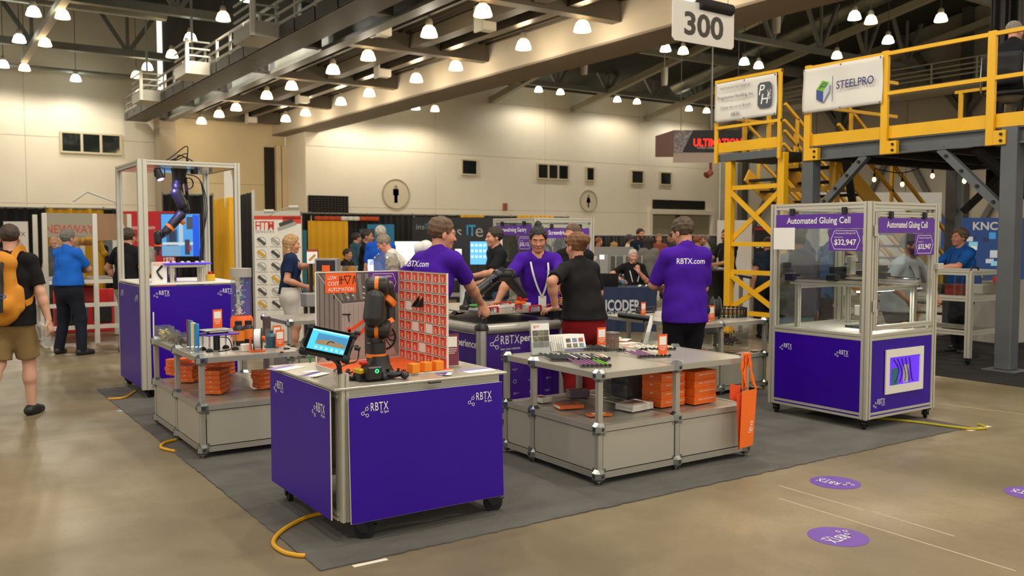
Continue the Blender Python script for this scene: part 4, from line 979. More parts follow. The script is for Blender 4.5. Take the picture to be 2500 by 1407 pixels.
 # filament spool on an orange stand
p=onZ(630,858,Zt);t=thing('filament_spool','white filament spool with black flanges on an orange stand','spool',(p.x,p.y,Zt));ax=Vector((.92,-.38,0));zc=Zt+.1;c=Vector((p.x,p.y,zc))
for s in(-.03,.03):
 mb=MB();mb.lathe([(.02,-.003),(.088,-.003),(.088,.003),(.02,.003)],28,c+ax*s,ax,close=True);mb.build('flange',black,t)
mb=MB();mb.lathe([(.03,-.027),(.078,-.027),(.078,.027),(.03,.027)],28,c,ax,close=True);mb.build('filament',M('filament_white','#ecebea',.4,bump=.3,wave=60),t)
mb=MB();mb.lathe([(.018,-.06),(.022,-.05),(.022,.05),(.018,.055)],16,c,ax);side=ax.cross(Z_)
for s in(-.05,):
 o_=c+ax*s;mb.add([o_-side*.045-Z_*.099,o_+side*.045-Z_*.099,o_+side*.02+Z_*.02,o_-side*.02+Z_*.02]+[o_-ax*.012-side*.045-Z_*.099,o_-ax*.012+side*.045-Z_*.099,o_-ax*.012+side*.02+Z_*.02,o_-ax*.012-side*.02+Z_*.02],[(0,1,2,3),(7,6,5,4),(0,4,5,1),(1,5,6,2),(2,6,7,3),(3,7,4,0)])
mb.T=Matrix.Translation((p.x,p.y,Zt))@Matrix.Rotation(math.atan2(ax.y,ax.x),4,'Z');mb.cbox(-.06,.06,-.045,.045,0,.012,.003);mb.build('stand',orange,t)
p=onZ(663,848,Zt);t=thing('blue_pump','small blue-grey pump housing beside the filament spool','pump',(p.x,p.y,Zt));mb=MB();mb.lathe([(.03,0),(.045,.01),(.045,.09),(.03,.11),(.015,.115),(.015,.14),(0,.14)],16,(p.x,p.y,Zt));mb.build('housing',M('pump_blue','#34566b',.4),t);mb=MB();mb.cbox(p.x-.05,p.x+.05,p.y-.04,p.y+.04,Zt,Zt+.012,.003);mb.build('base',M('pump_blue','#34566b',.4),t)
p=onZ(683,850,Zt);qrsign(p.x,p.y,Zt,.075,.14,.15,'orange card in a clear stand beside the blue pump')
p=onZ(676,834,Zt);qrsign(p.x,p.y,Zt,.075,.13,.1,'second orange card in a clear stand behind the blue pump')
for i,(px,py,s)in enumerate(((700,853,.05),(715,847,.04),(705,843,.035),(688,862,.03))):
 p=onZ(px,py,Zt);obj_box('sample_clip',black_m,'small black plastic clip lying on the sample table','clip',p.x,p.y,Zt,s,.02,.01,.5*i,'black clips on the sample table')
p=onZ(652,835,Zt);t=thing('brochure_rack','dark upright brochure rack behind the bottles','rack',(p.x,p.y,Zt));mb=MB();mb.cbox(p.x-.03,p.x+.03,p.y-.02,p.y+.02,Zt,Zt+.22,.003);mb.build('back',M('rack_brown','#4c3b36',.5),t);mb=MB();mb.box(p.x-.035,p.x+.035,p.y-.06,p.y-.055,Zt,Zt+.12);mb.build('pocket',acrylic_h,t)
for i,(px,py)in enumerate(((608,850),(600,858))):
 p=onZ(px,py,Zt);obj_box('foam_block',M('foam_white','#e9e3d2',.8),'white foam sample block by the black bottles','block',p.x,p.y,Zt,.07,.05,.03+.03*i,.1,'foam blocks by the bottles',.004)
 # ------------------------------------------------------------------ things on the rod table
ZR=ZT+.0005
wood=[M('rod_'+c[1:],c,.45)for c in('#2f3640','#8a5b86','#e9e2d0','#73b32a','#c9c4b4','#d8a24a')]
nmr=['dark grey','mauve','cream','lime green','pale grey','amber']
def rodtray(x0,y0,dx,dy,n,rodL,cols,what,tl):
 """tray with a rail of clips; thin rods laid side by side, each with a dark cap"""
 t=thing('rod_tray','grey clip rail holding the row of sample rods %s'%what,'tray',(x0,y0,ZR));mb=MB();mb.bar((x0-.0,y0,ZR+.006),(x0+dx*n,y0+dy*n,ZR+.006),.025,.012);mb.build('clip_rail',M('rail_grey','#7a776e',.4,.5),t)
 for i in range(n):
  k=cols[i*len(cols)//n];x,y=x0+dx*(i+.5),y0+dy*(i+.5);L=rodL*(1-.12*((i*7)%3));mb=MB();d=Vector((.35,.94,0));a=Vector((x,y,ZR+.018))-d*.03
  mb.cyl(a,a+d*L,.0065,n=8);g=thing('sample_rod','thin %s sample rod with black end, row %s'%(nmr[k],what),'rod',tuple(a),0,'sample rods %s'%what);mb.build('shaft',wood[k],g)
  mb=MB();mb.cyl(a-d*.012,a+d*.012,.009,n=8);mb.build('end_cap',black,g)
rodtray(3.86,5.22,.020,-.0165,16,.34,[0,0,0,0,0,0,0,0,0],'by the catalogue stand',0)
rodtray(3.84,4.84,.028,-.014,7,.36,[1,1,1,1,1,3,3],'at the table corner post',0)
rodtray(4.02,5.12,.03,-.013,8,.2,[2,2,2,2,4,2,5,2],'before the mesh cup',0)
rodtray(4.42,5.55,.024,-.02,11,.3,[0,0,0,0,0,4,4,4],'behind the mesh cup',0)
rodtray(4.5,4.98,.03,-.012,8,.34,[1,1,1,4,2,2],'beside the orange card',0)
rodtray(4.8,5.3,.03,-.015,9,.26,[2,4,2,2,5,2],'by the tote bag',0)
# catalogue stand
p=onZ(1322,868,ZR);t=thing('catalogue_stand','clear acrylic stand holding a white catalogue with a grid of photos','stand',(p.x,p.y,ZR),-.18);T=W[t];q=T@Matrix.Rotation(-.14,4,'X')
mb=MB();mb.T=q;mb.box(-.085,.085,.012,.016,.0,.27);mb.box(-.09,.09,-.012,-.008,0,.1);mb.box(-.09,.09,-.012,.016,0,.005);mb.build('holder',acrylic_h,t)
mb=MB();mb.T=q;mb.box(-.075,.075,-.006,.01,.006,.245);cat=mb.build('catalogue',paper,t)
pm=[M('photo_a','#6d6a52',.5,var=.5,vscale=40),M('photo_b','#5f5650',.5,var=.5,vscale=50),M('photo_c','#7a7a66',.5,var=.5,vscale=45)]
for i in range(3):
 for j in range(3):mb=MB();mb.T=q;mb.box(-.068+.046*i,-.024+.046*i,-.0075,-.0065,.06+.045*j,.102+.045*j);mb.build('photo',pm[(i+2*j)%3],cat)
R3=q.to_3x3();text('igus',cat,q@Vector((-.035,-.0066,.222)),R3@X_,R3@Z_,.05,None,M('red_text','#d8533a',.5))
# leaflet rack
p=onZ(1398,858,ZR);t=thing('leaflet_rack','low clear rack of white leaflets with six small pictures','rack',(p.x,p.y,ZR),-.12);T=W[t]
mb=MB();mb.T=T;mb.box(-.13,.13,-.05,.07,0,.004);mb.box(-.13,.13,-.05,-.046,0,.04);mb.box(-.13,-.126,-.05,.07,0,.07);mb.build('holder',acrylic_h,t)
for i in range(7):
 mb=MB();mb.T=T@Matrix.Translation((.012-.014*i,.01*i-.03,.005))@Matrix.Rotation(-.35,4,'X');mb.box(-.1,.1,-.001,.001,0,.135);lf=mb.build('leaflet',paper,t)
 if i==0:
  for a_ in range(3):
   for b_ in range(2):mb=MB();mb.T=T@Matrix.Translation((.012,-.03,.005))@Matrix.Rotation(-.35,4,'X');mb.box(-.075+.058*a_,-.033+.058*a_,-.0022,-.0014,.03+.042*b_,.062+.042*b_);mb.build('picture',(pm+[M('photo_d','#6f86a8',.5,var=.4,vscale=40),M('photo_e','#7fa0a8',.5,var=.4,vscale=40),M('photo_f','#a0564a',.5,var=.4,vscale=40)])[a_*2+b_],lf)
  mb=MB();mb.T=T@Matrix.Translation((.012,-.03,.005))@Matrix.Rotation(-.35,4,'X');mb.box(-.098,.098,-.0022,-.0014,.003,.02);mb.build('purple_strip',M('purple_print','#5a3f98',.5),lf)
p=onZ(1468,848,ZR);qrsign(p.x,p.y,ZR,.085,.155,-.1,'orange card in a clear stand behind the wire basket')
p=onZ(1617,872,ZR);qrsign(p.x,p.y,ZR,.085,.165,-.08,'orange card in a clear stand in the middle of the rod table')
# wire mesh cup
p=onZ(1495,858,ZR);t=thing('wire_basket','round grey wire mesh cup with pens on the rod table','cup',(p.x,p.y,ZR));mb=MB();mb.lathe([(.052,ZR+.001),(.052,ZR+.15)],24,(p.x,p.y,0));mb.build('mesh_wall',MG('wire_mesh','#c8c6c0',.5,.3,1.1,.2,'#a09d96'),t)
for z in(.002,.15):mb=MB();mb.tube([(p.x+.052*math.cos(a_*.2618),p.y+.052*math.sin(a_*.2618),ZR+z)for a_ in range(24)],.003,6,True);mb.build('rim',M('wire_grey','#a4a29a',.3,.8),t)
for i in range(14):
 a_=i*.449;mb=MB();mb.bar((p.x+.0525*math.cos(a_),p.y+.0525*math.sin(a_),ZR),(p.x+.0525*math.cos(a_),p.y+.0525*math.sin(a_),ZR+.15),.0016);mb.build('wire',MATS['wire_grey'],t)
for i in range(6):
 a_=i*1.05;mb=MB();mb.cyl((p.x+.02*math.cos(a_),p.y+.02*math.sin(a_),ZR+.004),(p.x+.035*math.cos(a_+.5),p.y+.035*math.sin(a_+.5),ZR+.13),.005,n=6)
 o=mb.build('pen',M('pen_salmon','#d77a52',.5));tag(o,'orange pen standing in the wire mesh cup','pen','pens in the mesh cup')
 # price strips in a clear holder, papers, clear triangular sign
p=onZ(1580,842,ZR);t=thing('strip_holder','clear holder with tall leaning paper strips beside the man in black trousers','holder',(p.x,p.y,ZR),-.2);T=W[t];mb=MB();mb.T=T;mb.box(-.06,.06,-.03,.05,0,.004);mb.box(-.06,.06,-.03,-.026,0,.11);mb.box(.056,.06,-.03,.05,0,.11);mb.build('holder',acrylic_h,t)
for i in range(4):mb=MB();mb.T=T@Matrix.Translation((-.035+.012*i,.01*i-.01,.005))@Matrix.Rotation(.28,4,'Y');mb.box(-.012,.012,-.001,.001,0,.25-.02*i);mb.build('paper_strip',paper,t)
for i,(px,py)in enumerate(((1530,838),(1545,846),(1520,830),(1500,826))):
 flyer(px,py,ZR+.002*i,.18,.12,.3*i,'white sheet with orange print in the pile behind the wire cup',paper,M('salmon_print','#e0906a',.5),.002,'paper_sheet','papers behind the wire cup')
for i,(px,py)in enumerate(((1622,880),(1650,884))):flyer(px,py,ZR,.12,.04,.05,'clear sample bag with white labels at the table edge',MG('sample_bag','#eeeeea',.1,1,1.4,.35,'#e6e2da'),None,.012,'sample_bag','clear sample bags')
# lower shelf of the rod table
ZSs=ZS+.0105
bk=[M('book_orange','#e66a24',.5),M('book_white','#e7e0d2',.6),M('book_maroon','#56384a',.5)]
def books(px,py,n,sx,sy,sz,ang,mats,what,group):
 p=onZ(px,py,ZSs)
 for i in range(n):
  t=thing('catalogue_book','%s in the pile %s'%(what[0]+(', topmost' if i==n-1 else(', lowest' if i==0 else ', between')),what[1]),'book',(p.x,p.y,ZSs+i*sz),ang+.03*(i%2),group);T=W[t]
  mb=MB();mb.T=T;mb.cbox(-sx/2+.003,sx/2-.003,-sy/2+.003,sy/2-.003,.003,sz-.003,.001);mb.build('pages',paper,t)
  mb=MB();mb.T=T;mb.box(-sx/2,sx/2,-sy/2,sy/2,.0004,.003);mb.box(-sx/2,sx/2,-sy/2,sy/2,sz-.003,sz-.0006);mb.box(-sx/2,sx/2,-sy/2,-sy/2+.003,.003,sz-.003);mb.build('cover',mats[0],t)
  mb=MB();mb.T=T;mb.box(-sx*.3,sx*.3,-sy*.25,sy*.3,sz-.0005,sz-.0001);mb.build('cover_print',mats[1],t)
books(1322,980,3,.1,.13,.012,.1,(bk[1],M('cover_red','#9a4038',.5,var=.3,vscale=40)),('small white booklet with red print','beside the second corner post'),'booklets by the corner post')
books(1410,968,5,.16,.11,.011,-.3,(M('booklet_mauve','#6b5a66',.5),bk[2]),('dark mauve booklet','at the back of the shelf'),'mauve booklets')
books(1388,995,1,.19,.13,.026,-.25,(bk[0],M('cover_grey','#7d746a',.5,var=.3,vscale=40)),('thick orange and white catalogue','lying before the mauve booklets'),'thick catalogues')
books(1462,1014,1,.17,.08,.012,-.3,(bk[0],paper),('thin orange and white brochure','lying by the near corner post'),'brochures')
books(1548,998,2,.23,.17,.024,.12,(bk[1],M('cover_tan','#b08a74',.5,var=.3,vscale=40)),('thick white catalogue with tan picture','before the clear bin'),'thick catalogues')
p=onZ(1560,975,ZSs);t=thing('clear_bin','large clear acrylic bin with dark sacks on the rod table shelf','bin',(p.x+.02,p.y+.1,ZSs));T=W[t]
for a in((-.16,.16,-.12,-.116,.24),(-.16,.16,.116,.12,.24),(-.16,-.156,-.116,.116,.24),(.156,.16,-.116,.116,.24)):mb=MB();mb.T=T;mb.box(*a[:4],.001,a[4]);mb.build('wall_sheet',acrylic_h,t)
mb=MB();mb.T=T;mb.cbox(-.15,.15,-.11,.11,.004,.17,.03);o=mb.build('dark_sack',M('sack','#2b2630',.7));tag(o,'dark cloth sack folded inside the large clear bin','sack')
p=onZ(1520,935,ZSs);t=thing('white_mug','white mug lying on its side on the shelf behind the near post','mug',(p.x,p.y,ZSs));mb=MB();mb.lathe([(0,-.05),(.034,-.05),(.038,-.04),(.038,.05),(.033,.05),(.033,-.04),(0,-.042)],20,(p.x,p.y,ZSs+.039),(.9,.4,0));mb.build('body',M('mug_white','#eeeae4',.25),t)
mb=MB();mb.tube([(p.x+.02*math.cos(a_),p.y-.012+.02*math.cos(a_)*.3,ZSs+.08+.018*math.sin(a_))for a_ in np.linspace(0,3.14,8)],.006,6);mb.build('handle',MATS['mug_white'],t)
p=onZ(1505,955,ZSs);obj_box('grey_case',M('case_grey','#7d776c',.4,.4),'grey sample case at the back of the rod table shelf','case',p.x+.05,p.y+.1,ZSs,.2,.15,.09,.1)
# tote bag hung at the table end
tz=.62;a=onY(1820,950,4.49);t=thing('tote_bag','orange cloth tote bag hanging by its straps at the end of the rod table','bag',(a.x,4.47,.12))
bag=M('orange_cloth','#f4701c',.85,bump=.2,bscale=120)
def bagp(px,py,Y=4.47):return onY(px,py,Y)
def sheet(pts,Y,nm,mat=bag,th=.004):
 mb=MB();P=[bagp(x,y,Y)for x,y in pts];n_=len(P);V=[tuple(p)for p in P]+[(p.x,p.y+th,p.z)for p in P]
 mb.add(V,[tuple(range(n_))[::-1],tuple(range(n_,2*n_))]+[(i,(i+1)%n_,n_+(i+1)%n_,n_+i)for i in range(n_)][::1]);return mb.build(nm,mat,t)
b1=sheet([(1812,956),(1848,950),(1838,1087),(1806,1096)],4.43,'front_cloth')
sheet([(1799,965),(1818,958),(1812,1094),(1803,1098)],4.455,'side_fold',M('orange_cloth_deep','#e8501a',.85))
sheet([(1783,938),(1808,942),(1806,985),(1782,975)],4.5,'back_flap',MATS['orange_cloth_deep'])
def strap(pts,Y,w=.03):
 P=smoothpts([bagp(x,y,Y)for x,y in pts],5);mb=MB()
 V=[];
 for i,p in enumerate(P):d=(P[min(i+1,len(P)-1)]-P[max(i-1,0)]).normalized();s=d.cross(Y_).normalized()*w/2;tw=.006*math.sin(i*.9);V+=[p-s+Y_*tw,p+s-Y_*tw]
 mb.add(V,[(2*i,2*i+1,2*i+3,2*i+2)for i in range(len(P)-1)]);o=mb.build('strap',bag,t);so=o.modifiers.new('thick','SOLIDIFY');so.thickness=.004
strap([(1812,952),(1815,930),(1812,905),(1814,880),(1818,862)],4.50);strap([(1845,950),(1836,925),(1832,900),(1830,880),(1828,862)],4.47);strap([(1822,950),(1818,915),(1822,890),(1824,868),(1832,866)],4.49)
text('igus',t,bagp(1833,1042,4.428),Vector((.25,0,1)),Vector((-1,0,.1)),.09,.05,white)
# ------------------------------------------------------------------ things on the back table
ch_=M('chain_black','#1f1e1f',.5)
p=onZ(1812,776,ZT);t=thing('chain_ring','black plastic energy chain rolled into a ring with orange and green cables inside','chain',(p.x,p.y+.2,ZT));c=Vector((p.x,p.y+.2,ZT));Rr=.2
for i in range(26):
 a_=i*2*math.pi/26;mb=MB();mb.T=Matrix.Translation(c)@Matrix.Rotation(a_,4,'Z');mb.cbox(Rr-.006,Rr+.006,-.02,.02,0,.02,.003);mb.cbox(Rr-.006,Rr+.006,-.02,.02,.085,.105,.003);mb.cbox(Rr-.008,Rr+.004,-.008,.008,.018,.088,.003);mb.build('chain_link',ch_,t)
for z,m_ in((.035,M('cable_green','#3f8a32',.5)),(.055,M('cable_orange','#e2581e',.5)),(.072,M('cable_grey','#8a8a86',.5))):mb=MB();mb.tube([(c.x+(Rr-.02)*math.cos(k*.196),c.y+(Rr-.02)*math.sin(k*.196),c.z+z)for k in range(32)],.007,6,True);mb.build('inner_cable',m_,t)
p=onZ(1757,780,ZT);t=thing('cable_reel','grey hexagonal cable reel standing on edge','reel',(p.x,p.y+.06,ZT));ax=Vector((.83,-.56,0));c=Vector((p.x,p.y+.06,ZT+.125))
for s in(-.035,.035):mb=MB();mb.lathe([(.05,-.006),(.125,-.006),(.125,.006),(.05,.006)],8,c+ax*s,ax,close=True);mb.build('flange',M('reel_grey','#3a3b3c',.6),t)
mb=MB();mb.lathe([(.06,-.03),(.09,-.03),(.09,.03),(.06,.03)],20,c,ax,close=True);mb.build('wound_cable',M('reel_cable','#2b2b2c',.7,bump=.4,wave=40),t)
p=onZ(1718,787,ZT);t=thing('orange_stand','orange display stand carrying a round black rotary joint','stand',(p.x,p.y,ZT));mb=MB();mb.cbox(p.x-.12,p.x+.07,p.y,p.y+.02,ZT,ZT+.12,.003);mb.cbox(p.x-.12,p.x+.07,p.y-.04,p.y+.06,ZT,ZT+.01,.003);mb.build('back_plate',orange,t)
mb=MB();mb.lathe([(0,-.05),(.03,-.05),(.05,-.045),(.06,-.03),(.06,.02),(.05,.02)],24,(p.x+.0,p.y,ZT+.13),(0,1,0));mb.build('rotary_joint',black,t);mb=MB();mb.box(p.x-.004,p.x+.004,p.y-.056,p.y-.045,ZT+.09,ZT+.17);mb.build('joint_rib',ch_,t)
p=onZ(1745,785,ZT);qrsign(p.x,p.y+.05,ZT,.09,.16,0,'orange card in a clear stand beside the rotary joint')
p=onZ(1528,775,ZT);mb=MB();q0,q1=onZ(1500,770,ZT+.03)+X_*.07,onZ(1578,780,ZT+.03)+X_*.07
t=thing('ribbed_hose','black ribbed hose lying along the edge of the back table','hose',(q0.x,q0.y,ZT))
N_=28;PP,RR=[],[]
for i in range(N_*2+1):f_=i/(N_*2);PP.append(q0.lerp(q1,f_));RR.append(.03 if i%2 else .022)
mb=MB();mb.tube(PP,RR,14);mb.build('hose_body',ch_,t)
p=onZ(1570,772,ZT);qrsign(p.x,p.y,ZT,.08,.15,.1,'orange card in a clear stand beside the ribbed hose')
mb=MB();mb.cyl(onZ(1548,752,ZT+.08),onZ(1600,750,ZT+.09),.01,n=10);mb.cyl(onZ(1560,762,ZT+.02),onZ(1560,752,ZT+.09),.012,n=8);mb.cyl(onZ(1596,762,ZT+.02),onZ(1596,750,ZT+.09),.012,n=8);mb.cbox(*[f(onZ(1560,765,ZT).x,onZ(1596,765,ZT).x)+k for f,k in((min,-.05),(max,.05))],onZ(1575,765,ZT).y-.03,onZ(1575,765,ZT).y+.05,ZT,ZT+.02,.003)
single('linear_slide',mb,M('slide_dark','#2b2a2b',.4,.3),'dark linear slide with a steel shaft on the back table','slide')
p=onZ(1800,850,ZS+.011);t=thing('clear_bin','clear bin heaped with brown chain offcuts on the back table shelf','bin',(p.x,p.y+.1,ZS+.011));T=W[t]
for a in((-.16,.16,-.12,-.116,.17),(-.16,.16,.116,.12,.17),(-.16,-.156,-.116,.116,.17),(.156,.16,-.116,.116,.17)):mb=MB();mb.T=T;mb.box(*a[:4],.001,a[4]);mb.build('wall_sheet',acrylic_h,t)
r=random.Random(11)
def offcut(cx,cy,n_):
 for i in range(n_):
  mb=MB();mb.T=Matrix.Translation((cx+r.uniform(-.11,.11),cy+r.uniform(-.07,.07),ZS+.05+r.uniform(0,.11)))@Matrix.Rotation(r.uniform(0,6),4,'Z')@Matrix.Rotation(r.uniform(-.8,.8),4,'X');mb.cbox(-.03,.03,-.012,.012,-.018,-.012,.002);mb.cbox(-.03,.03,-.012,.012,.012,.018,.002);mb.cbox(-.03,-.022,-.012,.012,-.014,.014,.002);mb.cbox(.022,.03,-.012,.012,-.014,.014,.002)
  o=mb.build('chain_offcut',M('offcut_brown','#7d6c60',.6));tag(o,'brown plastic chain offcut heaped in a clear bin on the back shelf','offcut','chain offcuts in the bins')
offcut(p.x,p.y+.1,22);p2=onZ(1715,850,ZS+.011);offcut(p2.x,p2.y+.1,16)
t=thing('clear_bin','second clear bin of brown offcuts, beside an orange packet on the shelf','bin',(p2.x,p2.y+.1,ZS+.011));T=W[t]
for a in((-.13,.13,-.12,-.116,.17),(-.13,.13,.116,.12,.17),(-.13,-.126,-.116,.116,.17),(.126,.13,-.116,.116,.17)):mb=MB();mb.T=T;mb.box(*a[:4],.001,a[4]);mb.build('wall_sheet',acrylic_h,t)
p=onZ(1705,862,ZS+.011);obj_box('orange_packet',orange,'flat orange packet at the front of the back table shelf','packet',p.x,p.y,ZS+.011,.15,.08,.04,.05)
for i,(px,py)in enumerate(((1790,858),(1815,862),(1840,855))):flyer(px,py,ZS+.012+.002*i,.17,.11,.1*i,'white leaflet in the pile on the back table shelf',paper,M('salmon_print','#e0906a',.5),.002,'leaflet','leaflets on the back shelf')
# ================================================================== tall purple cabinet with the hanging robot
tx0,tx1,ty0,ty1,tzd,tzt=1.99,2.95,9.66,10.85,1.19,2.46
t=thing('framed_cabinet','tall purple cabinet with an open aluminium frame and clear roof','cabinet',((tx0+tx1)/2,(ty0+ty1)/2,CZ))
for x,y in((tx0,ty0),(tx1,ty0),(tx0,ty1),(tx1,ty1)):
 mb=MB();extr(mb,(x,y,.1),(x,y,tzt),.06 if y>10 or x>2.5 else .09,.06);mb.build('post',alu_p,t)
for a,b in(((tx0,ty0),(tx1,ty0)),((tx0,ty1),(tx1,ty1)),((tx0,ty0),(tx0,ty1)),((tx1,ty0),(tx1,ty1))):
 for z in(tzt-.03,.12):mb=MB();extr(mb,(*a,z),(*b,z),.05);mb.build('rail',alu_p,t)
mb=MB();mb.cbox(tx0-.02,tx1+.02,ty0-.02,ty1+.02,tzd-.02,tzd,.003);mb.build('deck',white_e,t)
mb=MB();mb.box(tx0+.02,tx1-.02,ty0+.02,ty1-.02,tzt-.055,tzt-.05);mb.build('clear_roof',acrylic_h,t)
mb=MB();mb.box((tx0+tx1)/2-.15,(tx0+tx1)/2+.15,ty0+.4,ty0+.75,tzt-.05,tzt-.03);mb.build('mount_plate',alu,t)
cart_panel((tx0+.035,ty0-.012,.1),X_,Z_,tx1-tx0-.06,tzd-.13,t,((.13,.98,.16),(.78,.98,.16)))
cart_panel((tx0-.035,ty1-.03,.1),-Y_,Z_,ty1-ty0-.06,tzd-.13,t,((.2,.95,.16),(.95,.93,.16)))
cart_panel((tx1+.035,ty0+.03,.1),Y_,Z_,ty1-ty0-.06,tzd-.13,t,((.2,.95,.16),))
for x,y in((tx0+.03,ty0+.05),(tx1-.05,ty0+.05),(tx0+.03,ty1-.1),(tx1-.05,ty1-.1)):caster(t,x,y,.045,.1,.8)
mb=MB();mb.tube(smoothpts([(tx0+.07,ty0-.05,.9),(tx0+.07,ty0-.05,.3),(tx0+.1,ty0-.06,.06),(tx0+.3,ty0-.08,.02),(tx0+.6,ty0-.05,.02)],6),.008,6);mb.build('white_cable',white_e,t)
for k in range(3):mb=MB();mb.tube(smoothpts([(tx1-.35,ty1-.3,tzt-.08),(tx1-.1,ty1-.1,tzt-.12),(tx1-.05+.02*k,ty1-.07,2.0),(tx1-.06-.02*k,ty1-.07,1.5),(tx1-.1,ty1-.1,tzd+.01)],6),.006,6);mb.build('post_cable',M('cable_navy','#1c2436',.5),t)
for k,(dx,dz,lx)in enumerate(((0,.0,.25),(.02,.02,.3),(-.05,.01,-.1),(.03,.06,.1))):
 mb=MB();c=Vector(((tx0+tx1)/2+.05,ty0+.5,tzt));mb.tube(smoothpts([c+Vector((-.25+dx,0,.0)),c+Vector((-.08,.02*k,.04+dz)),c+Vector((.02+dx,0,.08+dz*2)),c+Vector((.08-dx,.05,.03)),c+Vector((lx*.3,.0,.0))],6),.006,6);mb.build('roof_cable',rubber,t)
YH=10.22
t=thing('ceiling_robot','black robot arm with orange rings hanging from the roof of the framed cabinet','robot',onY(437,404,YH))
def hp(px,py,d=0):return onY(px,py,YH+d)
a,b=hp(437,408),hp(434,448);mb=MB();mb.tube([Vector((a.x,a.y,tzt-.05)),a,hp(437,425),b],[.1,.095,.075,.06],18);mb.build('mount',rob_b,t)
capsule([hp(432,452),hp(435,468)],[.058,.056],'shoulder_joint');capsule([hp(430,470,-.06),hp(444,500,-.06)],[.062,.055],'upper_arm');capsule([hp(446,495,.0),hp(450,512,.0)],[.06,.06],'elbow_joint')
capsule([hp(441,525,-.05),hp(405,566,-.05)],[.055,.047],'forearm');capsule([hp(384,572,-.02),hp(386,590,-.02)],[.042,.04],'wrist');capsule([hp(402,572,.03),hp(392,578,.03)],[.03,.03],'wrist_link')
mb=MB();a,b=hp(417,553,-.05),hp(412,558,-.05);mb.cyl(a,b,.054,n=20);mb.build('orange_ring',rob_o,t)
mb=MB();a,b=hp(387,598,-.02),hp(387,601,-.02);mb.cyl(a,b,.043,n=18);mb.build('orange_ring',rob_o,t)
mb=MB();a,b=hp(446,537,-.03),hp(440,541,-.03);mb.cyl(a,b,.05,n=18);mb.build('orange_ring',rob_o,t)
mb=MB();g=hp(384,607,-.02);mb.cbox(g.x-.03,g.x+.03,g.y-.03,g.y+.03,g.z-.02,g.z+.02,.004);mb.cbox(g.x-.01,g.x+.02,g.y-.02,g.y+.02,g.z-.08,g.z-.02,.004);mb.build('gripper',black,t)
mb=MB();mb.tube(smoothpts([hp(452,432),hp(456,470),hp(460,500),hp(456,515)],6),.018,8);mb.build('hose',rubber,t)
for k in range(3):mb=MB();c=hp(462,448);mb.tube([c+Vector((.045*math.cos(i*.393+k),.01*k,.06*math.sin(i*.393+k)))for i in range(16)],.005,5,True);mb.build('cable_loop',rubber,t)
for k,(px,py,lit)in enumerate(((390,432,1),(474,418,0))):
 c=onY(px,py,YH-.25+.3*k);t=thing('spot_lamp',('black spot lamp glowing violet under the framed cabinet roof','unlit black spot lamp hanging beside the ceiling robot')[k],'lamp',c)
 ax=Vector((.25,-.35,-.9)).normalized()if lit else Vector((.1,.1,-1)).normalized();mb=MB();mb.lathe([(.03,-.09),(.04,-.08),(.042,.03),(.036,.03)],16,c,ax);mb.build('can',black,t)
 mb=MB();mb.cyl(c+ax*.028,c+ax*.032,.034,n=16);mb.build('lens',M('violet_glow','#b08cff',.3,emit=14,ec='#9a6cff')if lit else M('dark_lens','#15151c',.2),t)
 mb=MB();mb.tube([c+Vector((-.05,0,.0)),c+Vector((-.05,0,.09)),c+Vector((-.03,0,tzt-.06-c.z)),c+Vector((.03,0,tzt-.06-c.z)),c+Vector((.05,0,.09)),c+Vector((.05,0,0))],.006,6);mb.build('yoke',black,t)
 if lit:
  ld=bpy.data.lights.new('violet_spot','SPOT');ld.energy=28;ld.color=(.25,.2,1);ld.spot_size=1.5;ld.shadow_soft_size=.03;lo=bpy.data.objects.new('violet_light',ld);col.objects.link(lo);lo.parent=t
  tgt=hp(440,500,-.05);d=(tgt-c).normalized();lo.matrix_local=W[t].inverted()@(Matrix.Translation(c+d*.06)@d.to_track_quat('-Z','Y').to_matrix().to_4x4())
p=onZ(385,692,tzd);t=thing('brochure','white brochure with a robot arm picture standing on the cabinet deck','brochure',(p.x+.03,p.y+.06,tzd),-.3);T=W[t]@Matrix.Rotation(-.12,4,'X');mb=MB();mb.T=T;mb.box(-.075,.075,-.003,.003,.0,.22);mb.build('cover',paper,t)
mb=MB();mb.T=T;mb.tube([(.03,-.005,.18),(-.02,-.005,.12),(.0,-.005,.08),(.03,-.005,.04)],.012,6);mb.build('arm_print',rob_b,t)
R3=T.to_3x3();text('LOW COST',t,T@Vector((0,-.0042,.205)),R3@X_,R3@Z_,.11,None,orange);text('ROBOTICS',t,T@Vector((0,-.0042,.187)),R3@X_,R3@Z_,.11,None,orange)
p=onZ(418,690,tzd);qrsign(p.x+.02,p.y+.05,tzd,.09,.16,-.1,'purple card in a clear stand beside the robot brochure',purple_l)
p=onZ(460,692,tzd);t=thing('sorting_bench','small aluminium bench with a violet lit tray under the hanging robot','bench',(p.x+.05,p.y+.3,tzd));T=W[t]
for sx in(-.16,.16):
 for sy in(-.08,.08):mb=MB();mb.T=T;extr(mb,(sx,sy,0),(sx,sy,.16),.035);mb.build('leg',alu_p,t)
mb=MB();mb.T=T;mb.cbox(-.19,.19,-.11,.11,.16,.19,.004);mb.build('frame_top',alu_p,t)
mb=MB();mb.T=T;mb.cbox(-.24,.24,-.13,.13,.19,.205,.003);mb.build('violet_tray',M('violet_tray','#5a35d0',.35,emit=.25,ec='#5a35ff'),t)
for i in range(6):mb=MB();mb.T=T;mb.lathe([(.02,0),(.022,.012),(0,.02)],10,(-.19+.075*i,-.03+.05*(i%2),.205));mb.build('round_part',white_e,t)
